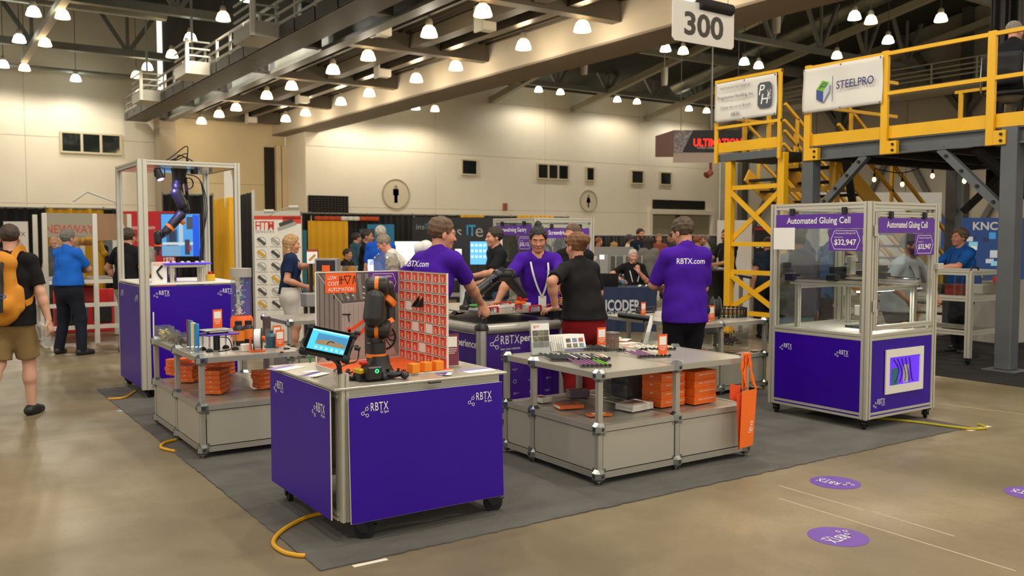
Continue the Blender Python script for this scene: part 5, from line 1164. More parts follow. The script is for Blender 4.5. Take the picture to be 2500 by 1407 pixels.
t=thing('emergency_stop','yellow and black emergency stop box inside the framed cabinet','switch',(2.74,9.98,tzd));T=W[t];mb=MB();mb.T=T;mb.cbox(-.045,.045,-.04,.04,0,.07,.005);mb.build('base',MATS['safety_yellow'],t);mb=MB();mb.T=T;mb.cyl((0,0,.07),(0,0,.1),.024,n=14);mb.build('button',MATS['stop_red'],t)
# ================================================================== round-edged counter in the middle
kx0,kx1,ky0,ky1,kz=4.11,5.0,6.56,8.05,.925
t=thing('purple_counter','purple counter with rounded aluminium edges carrying a black robot demonstration','counter',((kx0+kx1)/2,(ky0+ky1)/2,CZ));R_=.05
for x,y in((kx0,ky0),(kx1,ky0),(kx0,ky1),(kx1,ky1)):
 mb=MB();mb.lathe([(.045,.05),(.045,kz-.07)],20,(x,y,0));mb.build('round_post',alu,t)
 mb=MB();mb.lathe([(.046,kz-.07),(.05,kz-.06),(.046,kz-.03),(.03,kz-.01),(0,kz-.004)],20,(x,y,0));mb.build('post_cap',M('cap_dark','#3b3834',.4),t)
 mb=MB();mb.lathe([(.05,CZ),(.05,.03),(.02,.05)],14,(x,y,0));mb.build('foot',black,t)
for a,b in(((kx0,ky0),(kx1,ky0)),((kx0,ky1),(kx1,ky1)),((kx0,ky0),(kx0,ky1)),((kx1,ky0),(kx1,ky1))):
 A,B=Vector((*a,kz-.06)),Vector((*b,kz-.06));d=(B-A).normalized()*.05;mb=MB();mb.cyl(A+d,B-d,.045,n=20);mb.build('edge_tube',alu,t)
 mb=MB();mb.bar(A+d-Z_*(kz-.14),B-d-Z_*(kz-.14),.04,.05);mb.build('bottom_rail',alu_p,t)
mb=MB();mb.cbox(kx0+.02,kx1-.02,ky0+.02,ky1-.02,kz-.05,kz-.02,.004);mb.build('counter_top',M('counter_grey','#8f8b84',.35,.4),t)
def kpanel(o,ux,w,h,marks):
 o=Vector(o);ux=Vector(ux);n=ux.cross(Z_);mb=MB();mb.prism([(0,0),(w,0),(w,h),(0,h)],o,ux,Z_,.004);p=mb.build('panel',M('counter_purple','#3f1680',.35),t,smooth=0);return p,o+n*.0045
pf,of=kpanel((kx0+.05,ky0-.0,.1),X_,kx1-kx0-.1,kz-.21,0);pl,ol=kpanel((kx0,ky1-.05,.1),-Y_,ky1-ky0-.1,kz-.21,0)
kpanel((kx1,ky0+.05,.1),Y_,ky1-ky0-.1,kz-.21,0)
zz=kz-.21
mb=MB();LW_=.15;q0=of+X_*.11+Z_*(zz-.085)
for x,y in((-.055,.0),(.0,-.03),(.0,.045)):mb.lathe([(.013,0),(.013,.001),(.018,.001),(.018,0)],18,q0+X_*x+Z_*y,-Y_,close=True)
for a,b in(((-.055,0),(0,-.03)),((-.055,0),(0,.045)),((0,.045),(.012,.085))):
 A,B=q0+X_*a[0]+Z_*a[1],q0+X_*b[0]+Z_*b[1];d=(B-A).normalized();mb.bar(A+d*.017,B-d*(.017 if b[1]<.08 else 0),.006,.001,up=-Y_)
mb.build('logo_mark',white,pf,smooth=0)
text('RBTX',pf,of+X_*.25+Z_*(zz-.055),X_,Z_,.2,.075,white,space=1.1);text('perience',pf,of+X_*.36+Z_*(zz-.06),X_,Z_,.3,.085,white,'L',bold=.02);text('low cost robotix',pf,of+X_*.255+Z_*(zz-.135),X_,Z_,.21,None,white)
text('RBTXperience',pl,ol-Y_*(ky1-ky0-.1-.02)+Z_*(zz-.1),-Y_,Z_,.56,.09,white,'R',bold=.02)
faint=M('faint_print','#8f7bb8',.5)
r=random.Random(2)
for i in range(4):
 for j in range(4):
  c=of+X_*(.12+.18*i)+Z_*(.06+.11*j);mb=MB()
  if(i+j)%3==0:mb.lathe([(.012,0),(.012,.0008),(.02,.0008),(.02,0)],12,c,-Y_,close=True)
  elif(i+j)%3==1:mb.cbox(c.x-.03,c.x+.03,c.y-.0008,c.y,c.z-.004,c.z+.004,.0003);mb.cbox(c.x-.015,c.x+.02,c.y-.0008,c.y,c.z-.014,c.z-.009,.0003)
  else:mb.cbox(c.x-.012,c.x+.012,c.y-.0008,c.y,c.z-.01,c.z+.01,.0003);mb.cbox(c.x+.018,c.x+.045,c.y-.0008,c.y,c.z-.003,c.z+.004,.0003)
  stuff(mb.build('partner_mark',faint,pf,smooth=0))
  # on the counter: base plate, chain robot with red handled fixtures
KZ=kz-.0195
ZP=1.0
t=thing('fixture_plate','thin clear-edged base plate lying on the purple counter','plate',(4.6,7.1,kz));a,b=onZ(1160,770,ZP),onZ(1360,745,ZP);mb=MB();mb.cbox(4.14,5.06,6.56,7.85,ZP-.012,ZP,.002);mb.build('plate',M('plate_grey','#9a978e',.25,.5),t)
for x in(4.2,4.92):
 for y in(6.62,7.75):mb=MB();mb.cyl((x,y,kz-.02),(x,y,ZP-.012),.015,n=8);mb.build('standoff',black,t)
def red_handle(px,py,w,ang,lab):
 p=onZ(px,py,ZP);t=thing('clamp_bracket',lab,'clamp',(p.x,p.y,ZP),ang,'red clamp brackets');T=W[t];red=M('fixture_red','#c01f1c',.45)
 for s in(-1,1):mb=MB();mb.T=T;mb.cbox(s*w/2-.008,s*w/2+.008,-.012,.012,.001,.05,.004);mb.build('upright',red,t)
 mb=MB();mb.T=T;mb.cbox(-w/2,w/2,-.01,.01,.042,.056,.004);mb.build('grip',red,t)
for i,(px,py,w,lab)in enumerate(((1204,764,.1,'by the green box'),(1233,751,.12,'behind the steel pot'),(1307,760,.12,'beside the robot gripper'),(1266,755,.06,'under the robot gripper'),(1345,757,.08,'at the woman\'s hand'))):red_handle(px,py,w,.0,'red clamp bracket on the counter plate '+lab)
for i,(px,py,rr)in enumerate(((1200,762,.02),(1222,752,.018),(1255,760,.016))):
 p=onZ(px,py,ZP);mb=MB();mb.lathe([(rr,0),(rr,.03),(rr*.8,.034),(0,.034)],14,(p.x,p.y,ZP));single('steel_pot',mb,chrome,'small round steel pot on the counter plate','pot','steel pots')
p=onZ(1166,763,ZP);t=thing('green_connector','grey rounded connector box with a green top','connector',(p.x,p.y,ZP),.3);T=W[t];mb=MB();mb.T=T;mb.cbox(-.09,.09,-.05,.05,0,.05,.02);mb.build('body',M('conn_grey','#8b8b88',.4),t);mb=MB();mb.T=T;mb.cbox(-.08,.04,-.04,.04,.05,.075,.01);mb.build('green_top',M('conn_green','#2f8a34',.35),t)
t=thing('white_rail','white sample rail lying behind the red handles','rail',onZ(1240,748,ZP));a,b=onZ(1190,752,ZP+.015),onZ(1290,742,ZP+.015);mb=MB();mb.bar(a,b,.06,.025);mb.build('rail_body',white_e,t)
YB=7.05
p=onZ(1160,760,ZP);t=thing('table_robot','black jointed robot arm reaching down over the counter','robot',(onY(1145,760,YB).x,YB,ZP))
def kp(px,py,d=0):return onY(px,py,YB+d)
blk2=M('robot_dark','#1e1e20',.35)
def cap2(a,b,ra,rb,nm):capsule([a,b],[ra,rb],nm,blk2)
bp=kp(1145,748);mb=MB();mb.lathe([(.09,ZP),(.09,ZP+.03),(.06,ZP+.05),(.055,bp.z)],18,(bp.x,YB,0));mb.build('base',blk2,t)
cap2(kp(1148,745),kp(1152,722),.07,.065,'turret');cap2(kp(1160,718),kp(1218,672),.056,.046,'upper_arm');cap2(kp(1215,672),kp(1245,672),.06,.062,'elbow');cap2(kp(1243,680),kp(1276,722),.055,.042,'forearm')
mb=MB();mb.cyl(kp(1225,660,-.05),kp(1225,660,.05),.035,n=16);mb.cyl(kp(1246,668,-.05),kp(1246,668,.05),.04,n=16);mb.build('joint_drum',blk2,t)
for k in range(3):mb=MB();c=kp(1200+6*k,688-4*k,-.06);mb.cbox(c.x-.012,c.x+.012,c.y-.03,c.y+.01,c.z-.03,c.z+.03,.004);mb.build('joint_clamp',chrome,t)
mb=MB();g=kp(1270,738);mb.cbox(g.x-.05,g.x+.05,g.y-.03,g.y+.03,g.z-.015,g.z+.015,.005);mb.build('gripper_body',rob_o,t);mb=MB();mb.cbox(g.x-.02,g.x+.07,g.y-.035,g.y+.035,g.z+.015,g.z+.035,.005);mb.cbox(g.x-.03,g.x,g.y-.03,g.y+.03,g.z+.03,g.z+.055,.005);mb.build('gripper_red',M('fixture_red','#c01f1c',.45),t)
for k in range(3):mb=MB();mb.tube(smoothpts([kp(1150,705),kp(1142-3*k,715,-.05),kp(1145-2*k,735,-.08),kp(1155,745,-.05)],6),.006,6);mb.build('loop_cable',rubber,t)
mb=MB();mb.lathe([(.035,0),(.04,.03),(.04,.06),(0,.065)],14,kp(1155,712));mb.build('motor_cap',blk2,t)
mb=MB()
for k in range(4):mb.tube(smoothpts([onZ(1100+5*k,768,kz-.01),onZ(1110,760+3*k,kz+.03),onZ(1120+4*k,765,kz+.01),onZ(1135,762,kz+.02)],5),.005,5)
single('cable_tangle',mb,rubber,'tangle of black cables at the end of the counter','cable')
# ================================================================== glazed aluminium cells
def cell(x0,x1,y0,y1,zb,zd,zt,label,title,price,window=False,base_logo=True):
 t=thing('glazed_cell',label,'machine',((x0+x1)/2,(y0+y1)/2,CZ));w=.065
 for x,y in((x0,y0),(x1,y0),(x0,y1),(x1,y1)):
  sx,sy=(1 if x==x0 else-1),(1 if y==y0 else-1)
  mb=MB();extr(mb,(x+sx*w/2,y+sy*w/2,zb),(x+sx*w/2,y+sy*w/2,zt),w);mb.build('post',alu_p,t)
 for z in(zt-.03,zd-.02,zb+.03):
  for a,b in(((x0+w,y0+.03),(x1-w,y0+.03)),((x0+w,y1-.03),(x1-w,y1-.03)),((x0+.03,y0+w),(x0+.03,y1-w)),((x1-.03,y0+w),(x1-.03,y1-w))):
   mb=MB();extr(mb,(*a,z),(*b,z),.055);mb.build('rail',alu_p,t)
 mb=MB();mb.box(x0+.01,x1-.01,y0+.01,y1-.01,zd-.012,zd);mb.build('deck',M('cell_deck','#d8d4c8',.25,.2),t)
 for(a0,a1,b0,b1)in((x0+w,x1-w,y0+.02,y0+.024),(x0+w,x1-w,y1-.024,y1-.02)):
  mb=MB();mb.box(a0,a1,b0,b1,zd+.01,zt-.06);mb.build('glass_pane',acrylic,t)
 for(a0,a1)in((x0+.02,x0+.024),(x1-.024,x1-.02)):
  mb=MB();mb.box(a0,a1,y0+w,y1-w,zd+.01,zt-.06);mb.build('glass_pane',acrylic,t)
  # door frame on the -Y face
 for a,b in(((x0+w+.025,zd+.04),(x0+w+.025,zt-.09)),((x1-w-.025,zd+.04),(x1-w-.025,zt-.09)),((x0+w+.05,zd+.06),(x1-w-.05,zd+.06)),((x0+w+.05,zt-.11),(x1-w-.05,zt-.11))):
  mb=MB();extr(mb,(a[0],y0+.01,a[1]),(b[0],y0+.01,b[1]),.04);mb.build('door_frame',alu_p,t)
 for z in(zd+.25,zt-.25):mb=MB();mb.cbox(x0+w-.02,x0+w+.02,y0-.02,y0-.008,z-.05,z+.05,.003);mb.build('hinge',alu,t)
 mb=MB();mb.cbox(x1-.07,x1+.01,y0-.05,y0-.008,(zd+zt)/2-.03,(zd+zt)/2+.03,.005);mb.build('door_catch',alu_p,t)
 # title boards and price cards
 for f,(o,ux,wd)in enumerate(((Vector((x0-.004,(y0+y1)/2,zt-.165)),-Y_,y1-y0-.13),(Vector(((x0+x1)/2,y0-.014,zt-.205)),X_,x1-x0-.2))):
  n=ux.cross(Z_);h=.13;mb=MB();mb.prism([(-wd/2,-h/2),(wd/2,-h/2),(wd/2,h/2),(-wd/2,h/2)],o-n*.004,ux,Z_,.004);p=mb.build('title_board',purple_l,t,smooth=0)
  text(title,p,o+n*.0005,ux,Z_,wd*.73,.075,white,bold=.015)
  for s in(-.3,.3):mb=MB();c=o+ux*s*wd+Z_*.09;mb.cbox(c.x-.02,c.x+.02,c.y-.02,c.y+.02,c.z-.03,c.z+.03,.003);mb.build('board_clip',black,t)
  badge(t,o+ux*wd*.315-Z_*(.165 if f==0 else .165),ux,Z_,wd*.36,.19,title,price)
  if f==0:mb=MB();c=o-ux*wd*.37-Z_*.155;mb.prism([(-wd*.13,-.1),(wd*.13,-.1),(wd*.13,.1),(-wd*.13,.1)],c+n*.03,ux,Z_,.001);mb.build('paper_notice',paper,t,smooth=0)
  # base
 h=zd-.06-zb
 cart_panel((x0+w,y0+.006,zb+.01),X_,Z_,x1-x0-2*w,h,t,((.13,.12,.17),)if base_logo else())
 cart_panel((x0+.006,y1-w,zb+.01),-Y_,Z_,y1-y0-2*w,h,t,((.13,h-.13,.14),(.73,h-.13,.14))if base_logo else())
 cart_panel((x1-.006,y0+w,zb+.01),Y_,Z_,y1-y0-2*w,h,t,())
 for x,y in((x0+.05,y0+.05),(x1-.06,y0+.05),(x0+.05,y1-.06),(x1-.06,y1-.06)):caster(t,x,y,.045,zb+.005,.6)
 mb=MB();mb.cbox(x0+.2,x1-.2,y0+.2,y1-.2,zb-.05,zb,.01);mb.build('underside_box',black,t)
 if window:
  wx0,wx1,wz0,wz1=x0+.26,x0+.83,zb+.2,zb+.59;mb=MB();yy=y0-.004
  for a in((wx0,wx1,wz0,wz0+.07),(wx0,wx1,wz1-.07,wz1),(wx0,wx0+.055,wz0+.07,wz1-.07),(wx1-.055,wx1,wz0+.07,wz1-.07)):mb.box(a[0],a[1],yy-.008,yy+.004,a[2],a[3])
  mb.build('window_surround',white_e,t)
  mb=MB();mb.box(wx0+.055,wx1-.055,yy+.003,yy+.0045,wz0+.07,wz1-.07);mb.build('control_interior',M('violet_interior','#5a2ad0',.4,emit=.55,ec='#6a2cff'),t)
  for(u,v,s,c_)in((.1,.06,.09,'#1f6f74'),(.27,.08,.08,'#b9b4b4')):mb=MB();mb.cbox(wx0+u,wx0+u+s,yy-.0,yy+.003,wz0+v,wz0+v+.16,.002);mb.build('control_unit',M('unit_'+c_[1:],c_,.5),t)
  for k in range(5):mb=MB();mb.tube(smoothpts([(wx0+.12+.06*k,yy,wz0+.3),(wx0+.2+.05*k,yy-.001,wz0+.2-.02*k),(wx0+.15+.07*k,yy,wz0+.09)],6),.004,5);mb.build('control_wire',rubber,t)
 return t
gcell=cell(6.74,7.78,4.57,5.62,.1,.83,1.975,'glazed aluminium cell on a purple wheeled base with a violet lit window','Automated Gluing Cell','$32,947',True)
scell=cell(6.73,7.72,9.43,10.43,.1,.83,1.92,'glazed aluminium cell on a purple base with a gantry inside, beside the counter','Screwdriving Gantry','$35,112',False)
def gantry(x0,x1,y0,y1,zd,label,light):
 t=thing('gantry_robot',label,'machine',((x0+x1)/2,(y0+y1)/2,zd));zb=zd+.4
 for x in(x0+.16,x1-.12):
  for y in(y0+.16,y1-.2):mb=MB();extr(mb,(x,y,zd),(x,y,zb),.04);mb.build('leg',alu_p,t)
  mb=MB();extr(mb,(x,y0+.1,zb+.02),(x,y1-.12,zb+.02),.045);mb.build('side_beam',alu_p,t)
 for y in(y0+.16,y1-.2):mb=MB();extr(mb,(x0+.18,y,zb-.02),(x1-.14,y,zb-.02),.04);mb.build('cross_beam',alu_p,t)
 for x in(x0+.16,x1-.12):
  for dx in(-.018,.018):mb=MB();mb.cyl((x+dx,y0+.12,zb+.06),(x+dx,y1-.14,zb+.06),.009,n=8);mb.build('guide_shaft',chrome,t)
  mb=MB();mb.cbox(x-.05,x+.05,y1-.18,y1-.08,zb+.03,zb+.1,.006);mb.build('drive_block',black,t)
  mb=MB();mb.cbox(x-.045,x+.045,y0+.42,y0+.52,zb+.045,zb+.1,.006);mb.build('slide_block',black,t)
 ym=y0+.47
 mb=MB();extr(mb,(x0+.14,ym,zb+.14),(x1-.1,ym,zb+.14),.06);mb.build('bridge_beam',black,t)
 mb=MB();mb.cbox(x0+.3,x0+.38,ym-.08,ym-.03,zb+.1,zb+.27,.005);mb.build('bearing_plate',alu,t);mb=MB();mb.cbox(x0+.38,x0+.56,ym-.07,ym-.03,zb+.13,zb+.2,.005);mb.build('stepper_motor',M('motor_steel','#9a988f',.35,.6),t)
 P=[Vector((x0+.2,ym+.05,zb+.33))+Vector((.34*k/8,0,0))for k in range(9)]+[Vector((x0+.54+.1*math.sin(a_),ym+.05,zb+.23+.1*math.cos(a_)))for a_ in np.linspace(.3,3.1,8)]+[Vector((x0+.5-.05*k,ym+.05,zb+.13))for k in range(3)]
 for a,b in zip(P[:-1],P[1:]):mb=MB();mb.bar(a,b+(b-a)*.1,.05,.028,up=(0,0,1)if abs((b-a).normalized().z)<.9 else(1,0,0));mb.build('chain_link',black,t)
 for k in range(4):mb=MB();mb.tube(smoothpts([(x0+.62,ym,zb+.3+.02*k),(x0+.7,ym-.03,zb+.42+.02*k),(x0+.76,ym,zb+.3),(x0+.72,ym,zb+.15)],6),.006,6);mb.build('hose_loop',(rubber,M('hose_clear','#c9c7be',.3))[k%2],t)
 mb=MB();mb.cbox(x0+.68,x0+.76,ym-.06,ym+.0,zd+.16,zb+.38,.006);mb.build('vertical_axis',black,t)
 mb=MB();mb.cyl((x0+.6,ym-.05,zd+.22),(x0+.62,ym-.05,zd+.12),.025,.012,n=12);mb.build('syringe',M('syringe_blue','#6fa6c8',.3),t);mb=MB();mb.cyl((x0+.62,ym-.05,zd+.12),(x0+.622,ym-.05,zd+.07),.005,n=8);mb.build('needle',M('brass','#b58a3a',.3,.9),t)
 mb=MB();mb.cbox(x0+.62,x0+.8,ym-.03,ym+.1,zd+.1,zd+.2,.005);mb.build('dispenser_block',alu,t)
 mb=MB()
 for k in range(4):mb.bar((x0+.45,y0+.25+.09*k,zd+.012),(x0+.85,y0+.2+.09*k,zd+.012),.02,.02)
 mb.bar((x0+.45,y0+.2,zd+.012),(x0+.47,y0+.55,zd+.012),.02,.02);mb.bar((x0+.82,y0+.16,zd+.012),(x0+.85,y0+.5,zd+.012),.02,.02);mb.build('workpiece_jig',black_m,t)
 mb=MB();mb.cbox(x0+.86,x0+.92,y0+.17,y0+.23,zd,zd+.05,.004);mb.build('stop_box',MATS['safety_yellow'],t)
 if light:
  mb=MB();mb.cbox(x0+.3,x1-.2,y0+.3,y0+.33,zb-.06,zb-.045,.002);mb.build('light_strip',M('strip_glow','#f4f0ff',.3,emit=7,ec='#f0ecff'),t)
  ld=bpy.data.lights.new('cell_strip','AREA');ld.shape='RECTANGLE';ld.size=x1-x0-.5;ld.size_y=.03;ld.energy=7;ld.color=(1,.97,.95);lo=bpy.data.objects.new('strip_light',ld);col.objects.link(lo);lo.parent=t
  lo.matrix_local=W[t].inverted()@Matrix.Translation(((x0+x1)/2,y0+.315,zb-.064))
gantry(6.74,7.78,4.57,5.62,.831,'black and silver gantry with chain and glue syringe inside the gluing cell',True)
gantry(6.73,7.72,9.43,10.43,.831,'black gantry robot inside the screwdriving cell',False)
# ================================================================== yellow mezzanine
yel=M('safety_yellow_paint','#e0a90e',.42,var=.06,vscale=2)
grs=M('grey_steel_paint','#55585a',.4,var=.08,vscale=3)
blk_d=M('black_deck','#161513',.7)
t=mezz=thing('mezzanine','raised steel mezzanine with yellow railings on grey posts','mezzanine',(13,7.2,0));XM=11.3
for x,y in((XM,5.72),(XM,8.68),(15.2,5.72),(15.2,8.68)):
 mb=MB();mb.cbox(x-.1,x+.1,y-.1,y+.1,.02,3.02,.01);p=mb.build('column',grs,t);mb=MB();mb.cbox(x-.2,x+.2,y-.2,y+.2,0,.02,.005);mb.build('base_plate',grs,p)
for y0,y1,x in((3.6,8.8,XM),(3.6,8.8,15.2)):
 mb=MB();mb.box(x-.06,x+.06,y0,y1,3.0,3.02);mb.box(x-.01,x+.01,y0,y1,2.83,3.0);mb.box(x-.06,x+.06,y0,y1,2.81,2.83);mb.build('edge_beam',grs,t)
for i in range(6):
 y=4.2+.86*i;mb=MB();mb.box(XM,15.2,y-.05,y+.05,2.8,3.0);mb.build('joist',blk_d,t)
mb=MB();mb.box(XM-.05,15.3,3.6,8.8,3.02,3.05);mb.build('deck',blk_d,t)
mb=MB();mb.box(XM-.07,XM-.05,3.6,8.78,3.02,3.19);mb.build('toe_plate',yel,t)
for y in(5.95,6.27+1.14,8.68):
 mb=MB();mb.cbox(XM-.13,XM-.07,y-.05,y+.05,2.8,4.21,.006);p=mb.build('rail_post',yel,t)
 mb=MB();mb.cbox(XM-.13,XM-.05,y-.2,y-.05,2.8,2.98,.006);mb.build('post_bracket',yel,p);mb=MB()
 for z in(2.85,2.93):mb.cyl((XM-.13,y-.15,z),(XM-.15,y-.15,z),.018,n=8)
 stuff(mb.build('bolt',blk_d,p))
for z in(3.63,4.17):mb=MB();mb.bar((XM-.1,5.55,z),(XM-.1,8.7,z),.05,.05);mb.build('hand_rail',yel,t)
for z in(3.63,4.17):mb=MB();mb.bar((XM-.1,8.72,z),(13.5,8.72,z),.05,.05);mb.build('hand_rail',yel,t);mb=MB();mb.bar((15.2,3.6,z),(15.2,8.7,z),.05);mb.build('hand_rail',yel,t)
for y in(4.5,5.5,6.5,7.5,8.6):mb=MB();mb.cbox(15.17,15.23,y-.03,y+.03,3.05,4.17,.005);mb.build('rail_post',yel,t)
for a,b in(((7.74,2.82),(8.5,2.1)),((6.64,2.82),(5.8,2.0))):
 mb=MB();mb.bar((XM,a[0],a[1]),(XM,b[0],b[1]),.1,.1);mb.build('knee_brace',grs,t);mb=MB();mb.bar((15.2,a[0],a[1]),(15.2,b[0],b[1]),.1,.1);mb.build('knee_brace',blk_d,t)
 mb=MB();mb.bar((XM+.05,a[0]*.5+b[0]*.5,2.8),(XM+.8,b[0],2.1),.1,.1);mb.build('knee_brace',blk_d,t)
 mb=MB()
 for k in range(4):f_=.12+.25*k;mb.cyl((XM-.05,a[0]+(b[0]-a[0])*f_,a[1]+(b[1]-a[1])*f_),(XM-.075,a[0]+(b[0]-a[0])*f_,a[1]+(b[1]-a[1])*f_),.022,n=8)
 stuff(mb.build('bolt',blk_d,t))
 # stair landing tower
t=thing('landing_tower','yellow braced stair landing tower beside the mezzanine','tower',(11.6,9.6,0));yA,yB,xA,xB=10.05,9.0,11.05,12.3
for x,y in((xA,yA),(xA,yB),(xB,yA),(xB,yB)):
 mb=MB();mb.cbox(x-.06,x+.06,y-.06,y+.06,.015,2.95,.008);p=mb.build('tower_post',yel,t);mb=MB();mb.cbox(x-.13,x+.13,y-.13,y+.13,0,.015,.004);mb.build('foot_plate',yel,p)
for z in(2.45,1.55,1.1,.45):
 mb=MB();mb.bar((xA,yA,z),(xA,yB,z),.05,.07);mb.build('tie_bar',yel,t);mb=MB();mb.bar((xB,yA,z),(xB,yB,z),.05,.07);mb.build('tie_bar',yel,t)
for x in(xA,xB):
 for z0,z1 in((1.6,2.42),(.5,1.08)):
  mb=MB();mb.bar((x-.03,yA,z1),(x-.03,yB,z0),.02,.08);mb.build('cross_brace',yel,t);mb=MB();mb.bar((x+.02,yA,z0),(x+.02,yB,z1),.02,.08);mb.build('cross_brace',yel,t)
mb=MB();mb.box(xA-.05,xB,8.95,10.25,2.9,2.96);mb.build('landing_deck',blk_d,t)
mb=MB();mb.cbox(xA-.08,xA-.05,9.0,10.25,2.88,3.0,.004);mb.build('landing_beam',grs,t);mb=MB();mb.cbox(xA-.1,xA-.08,8.95,10.27,3.02,3.18,.004);mb.build('toe_plate',yel,t)
for y in(8.98,10.25):mb=MB();mb.cbox(xA-.14,xA-.1,y-.03,y+.03,2.85,4.18,.004);mb.build('rail_post',yel,t)
for z in(3.42,4.16):mb=MB();mb.bar((xA-.12,8.95,z),(xA-.12,10.27,z),.045);mb.build('hand_rail',yel,t)
for z in(3.6,4.1):mb=MB();mb.bar((xA-.1,10.25,z),(xB,10.25,z),.045);mb.build('hand_rail',yel,t)
for x in(11.6,12.2):mb=MB();mb.cbox(x-.03,x+.03,10.22,10.28,2.9,4.15,.004);mb.build('rail_post',yel,t)
# two flights of stairs
def flight(label,y0,y1,x0,z0,x1,z1,n):
 t=thing('stair_flight',label,'stairs',(x1,(y0+y1)/2,min(z0,z1)))
 for y in(y0,y1):
  mb=MB();mb.bar((x0,y,z0),(x1,y,z1),.04,.26);mb.build('stringer',yel,t)
  for h in(.55,1.0):mb=MB();mb.bar((x0,y,z0+h),(x1+.3,y,z1+h-.2*(1 if z1<z0 else-1)),.05);mb.build('hand_rail',yel,t)
  for k in range(4):f_=.08+k*.28;x=x0+(x1-x0)*f_;z=z0+(z1-z0)*f_;mb=MB();mb.cbox(x-.025,x+.025,y-.025,y+.025,z,z+1.0,.004);mb.build('rail_post',yel,t)
 for k in range(n):f_=(k+.5)/n;x=x0+(x1-x0)*f_;z=z0+(z1-z0)*f_;mb=MB();mb.box(x-.13,x+.13,y0,y1,z-.02,z+.02);mb.build('tread',blk_d,t)
flight('yellow railed stair with black treads descending beyond the mezzanine',8.95,10.0,12.3,2.9,16.4,.1,13)
flight('second yellow railed stair running down parallel behind the first',11.4,12.3,14.0,2.9,18.4,.1,13)
# banners on the railing
def banner(y0,y1,z0,z1,x,label,nm):
 t=thing(nm,label,'banner',(x,(y0+y1)/2,z0));rr=random.Random(int(y0*10));mb=MB()
 mb.grid(lambda u,v:(x-.012-.012*math.sin(u*9+v*3)*(1-abs(2*u-1))-.01*math.sin(v*6+u*2),y1+(y0-y1)*u,z0+(z1-z0)*v),24,12);o=mb.build('cloth',M('banner_white','#d9d5cc',.7),t);so=o.modifiers.new('thick','SOLIDIFY');so.thickness=.003
 for u in(.02,.5,.98):
  for v in(.03,.97):mb=MB();mb.cyl((x-.03,y1+(y0-y1)*u,z0+(z1-z0)*v),(x-.034,y1+(y0-y1)*u,z0+(z1-z0)*v),.012,n=8);mb.build('eyelet',grs,t)
 return t
t=banner(7.42,8.74,3.5,4.15,XM-.14,'white banner with a green and blue cube emblem tied to the yellow railing','railing_banner')
bx=XM-.19;navy=M('banner_navy','#2b2f6b',.6)
text('STEELPRO',t,(bx,7.83,3.84),-Y_,Z_,.6,.115,navy,bold=.01)
mb=MB();mb.box(bx-.001,bx,8.19,8.2,3.62,3.98);mb.build('divider',navy,t)
def prints(pts,m,nm):
 mb=MB();V=[(bx-.0005,y,z)for y,z in pts];mb.add(V,[tuple(range(len(V)))]);mb.build(nm,m,t,smooth=0)
prints([(8.47,3.82),(8.35,3.78),(8.25,3.9),(8.37,3.94)],M('emblem_green','#6fae1e',.5),'emblem_top');prints([(8.47,3.82),(8.47,3.68),(8.35,3.62),(8.35,3.78)],M('emblem_blue','#3b4a86',.5),'emblem_side');prints([(8.35,3.78),(8.35,3.62),(8.25,3.78),(8.25,3.9)],M('emblem_pale','#b8bdc8',.5),'emblem_side')
mb=MB()
for a,b in(((8.42,3.83),(8.34,3.9)),((8.34,3.9),(8.3,3.885)),((8.4,3.86),(8.33,3.84)),((8.33,3.84),(8.29,3.88))):mb.bar((bx-.002,*a),(bx-.002,*b),.012,.002,up=(1,0,0))
mb.build('emblem_line',navy,t)
t=banner(9.0,10.24,3.5,4.12,XM-.41,'white framed sign with a dark lettered badge on the landing railing','railing_sign');bx=XM-.46;gt=M('sign_grey','#6d6b66',.6)
for s_,z,w in(('MEZZANINE PROVIDED BY',4.02,.62),('Progressive Handling, Inc.',3.87,.74),('Come see us at Booth',3.72,.62),('#836',3.6,.18)):text(s_,t,(bx,9.78,z),-Y_,Z_,w,None,gt,bold=.012 if 'Prog' in s_ else 0)
mb=MB();mb.T=Matrix.Translation((bx,9.2,3.82));mb.cbox(-.004,.0,-.13,.13,-.19,.19,.03)if False else mb.prism([(-.09,-.19),(.09,-.19),(.13,-.15),(.13,.15),(.09,.19),(-.09,.19),(-.13,.15),(-.13,-.15)],(0,0,0),-Y_,Z_,.003);p=mb.build('badge',M('badge_slate','#4a4f55',.5),t)
text('P',p,(bx-.004,9.25,3.9),-Y_,Z_,None,.15,white,shear=.2);text('H',p,(bx-.004,9.19,3.76),-Y_,Z_,None,.15,white,shear=.2);text('INC',p,(bx-.004,9.11,3.82),Z_,Y_,.14,None,white)
# string lights under the deck
t=thing('string_lights','string of small hanging bulbs under the mezzanine deck','lights',(12.8,7,2.6));P=[Vector((12.6+.02*k,4.6+.5*k,2.75-.1*math.sin(k*1.57)**2))for k in range(9)]
mb=MB();mb.tube(smoothpts(P,4),.008,5);mb.build('wire',rubber,t)
for p in P[::1]:
 mb=MB();mb.cyl(p,p-Z_*.1,.006,n=5);mb.cyl(p-Z_*.08,p-Z_*.14,.018,n=8);so_=mb.build('socket',rubber,t);mb=MB();mb.ell(p-Z_*.175,.03,.03,.04,8,6);mb.build('bulb',M('bulb_glow','#ffe2a8',.3,emit=5,ec='#ffcf80'),so_)
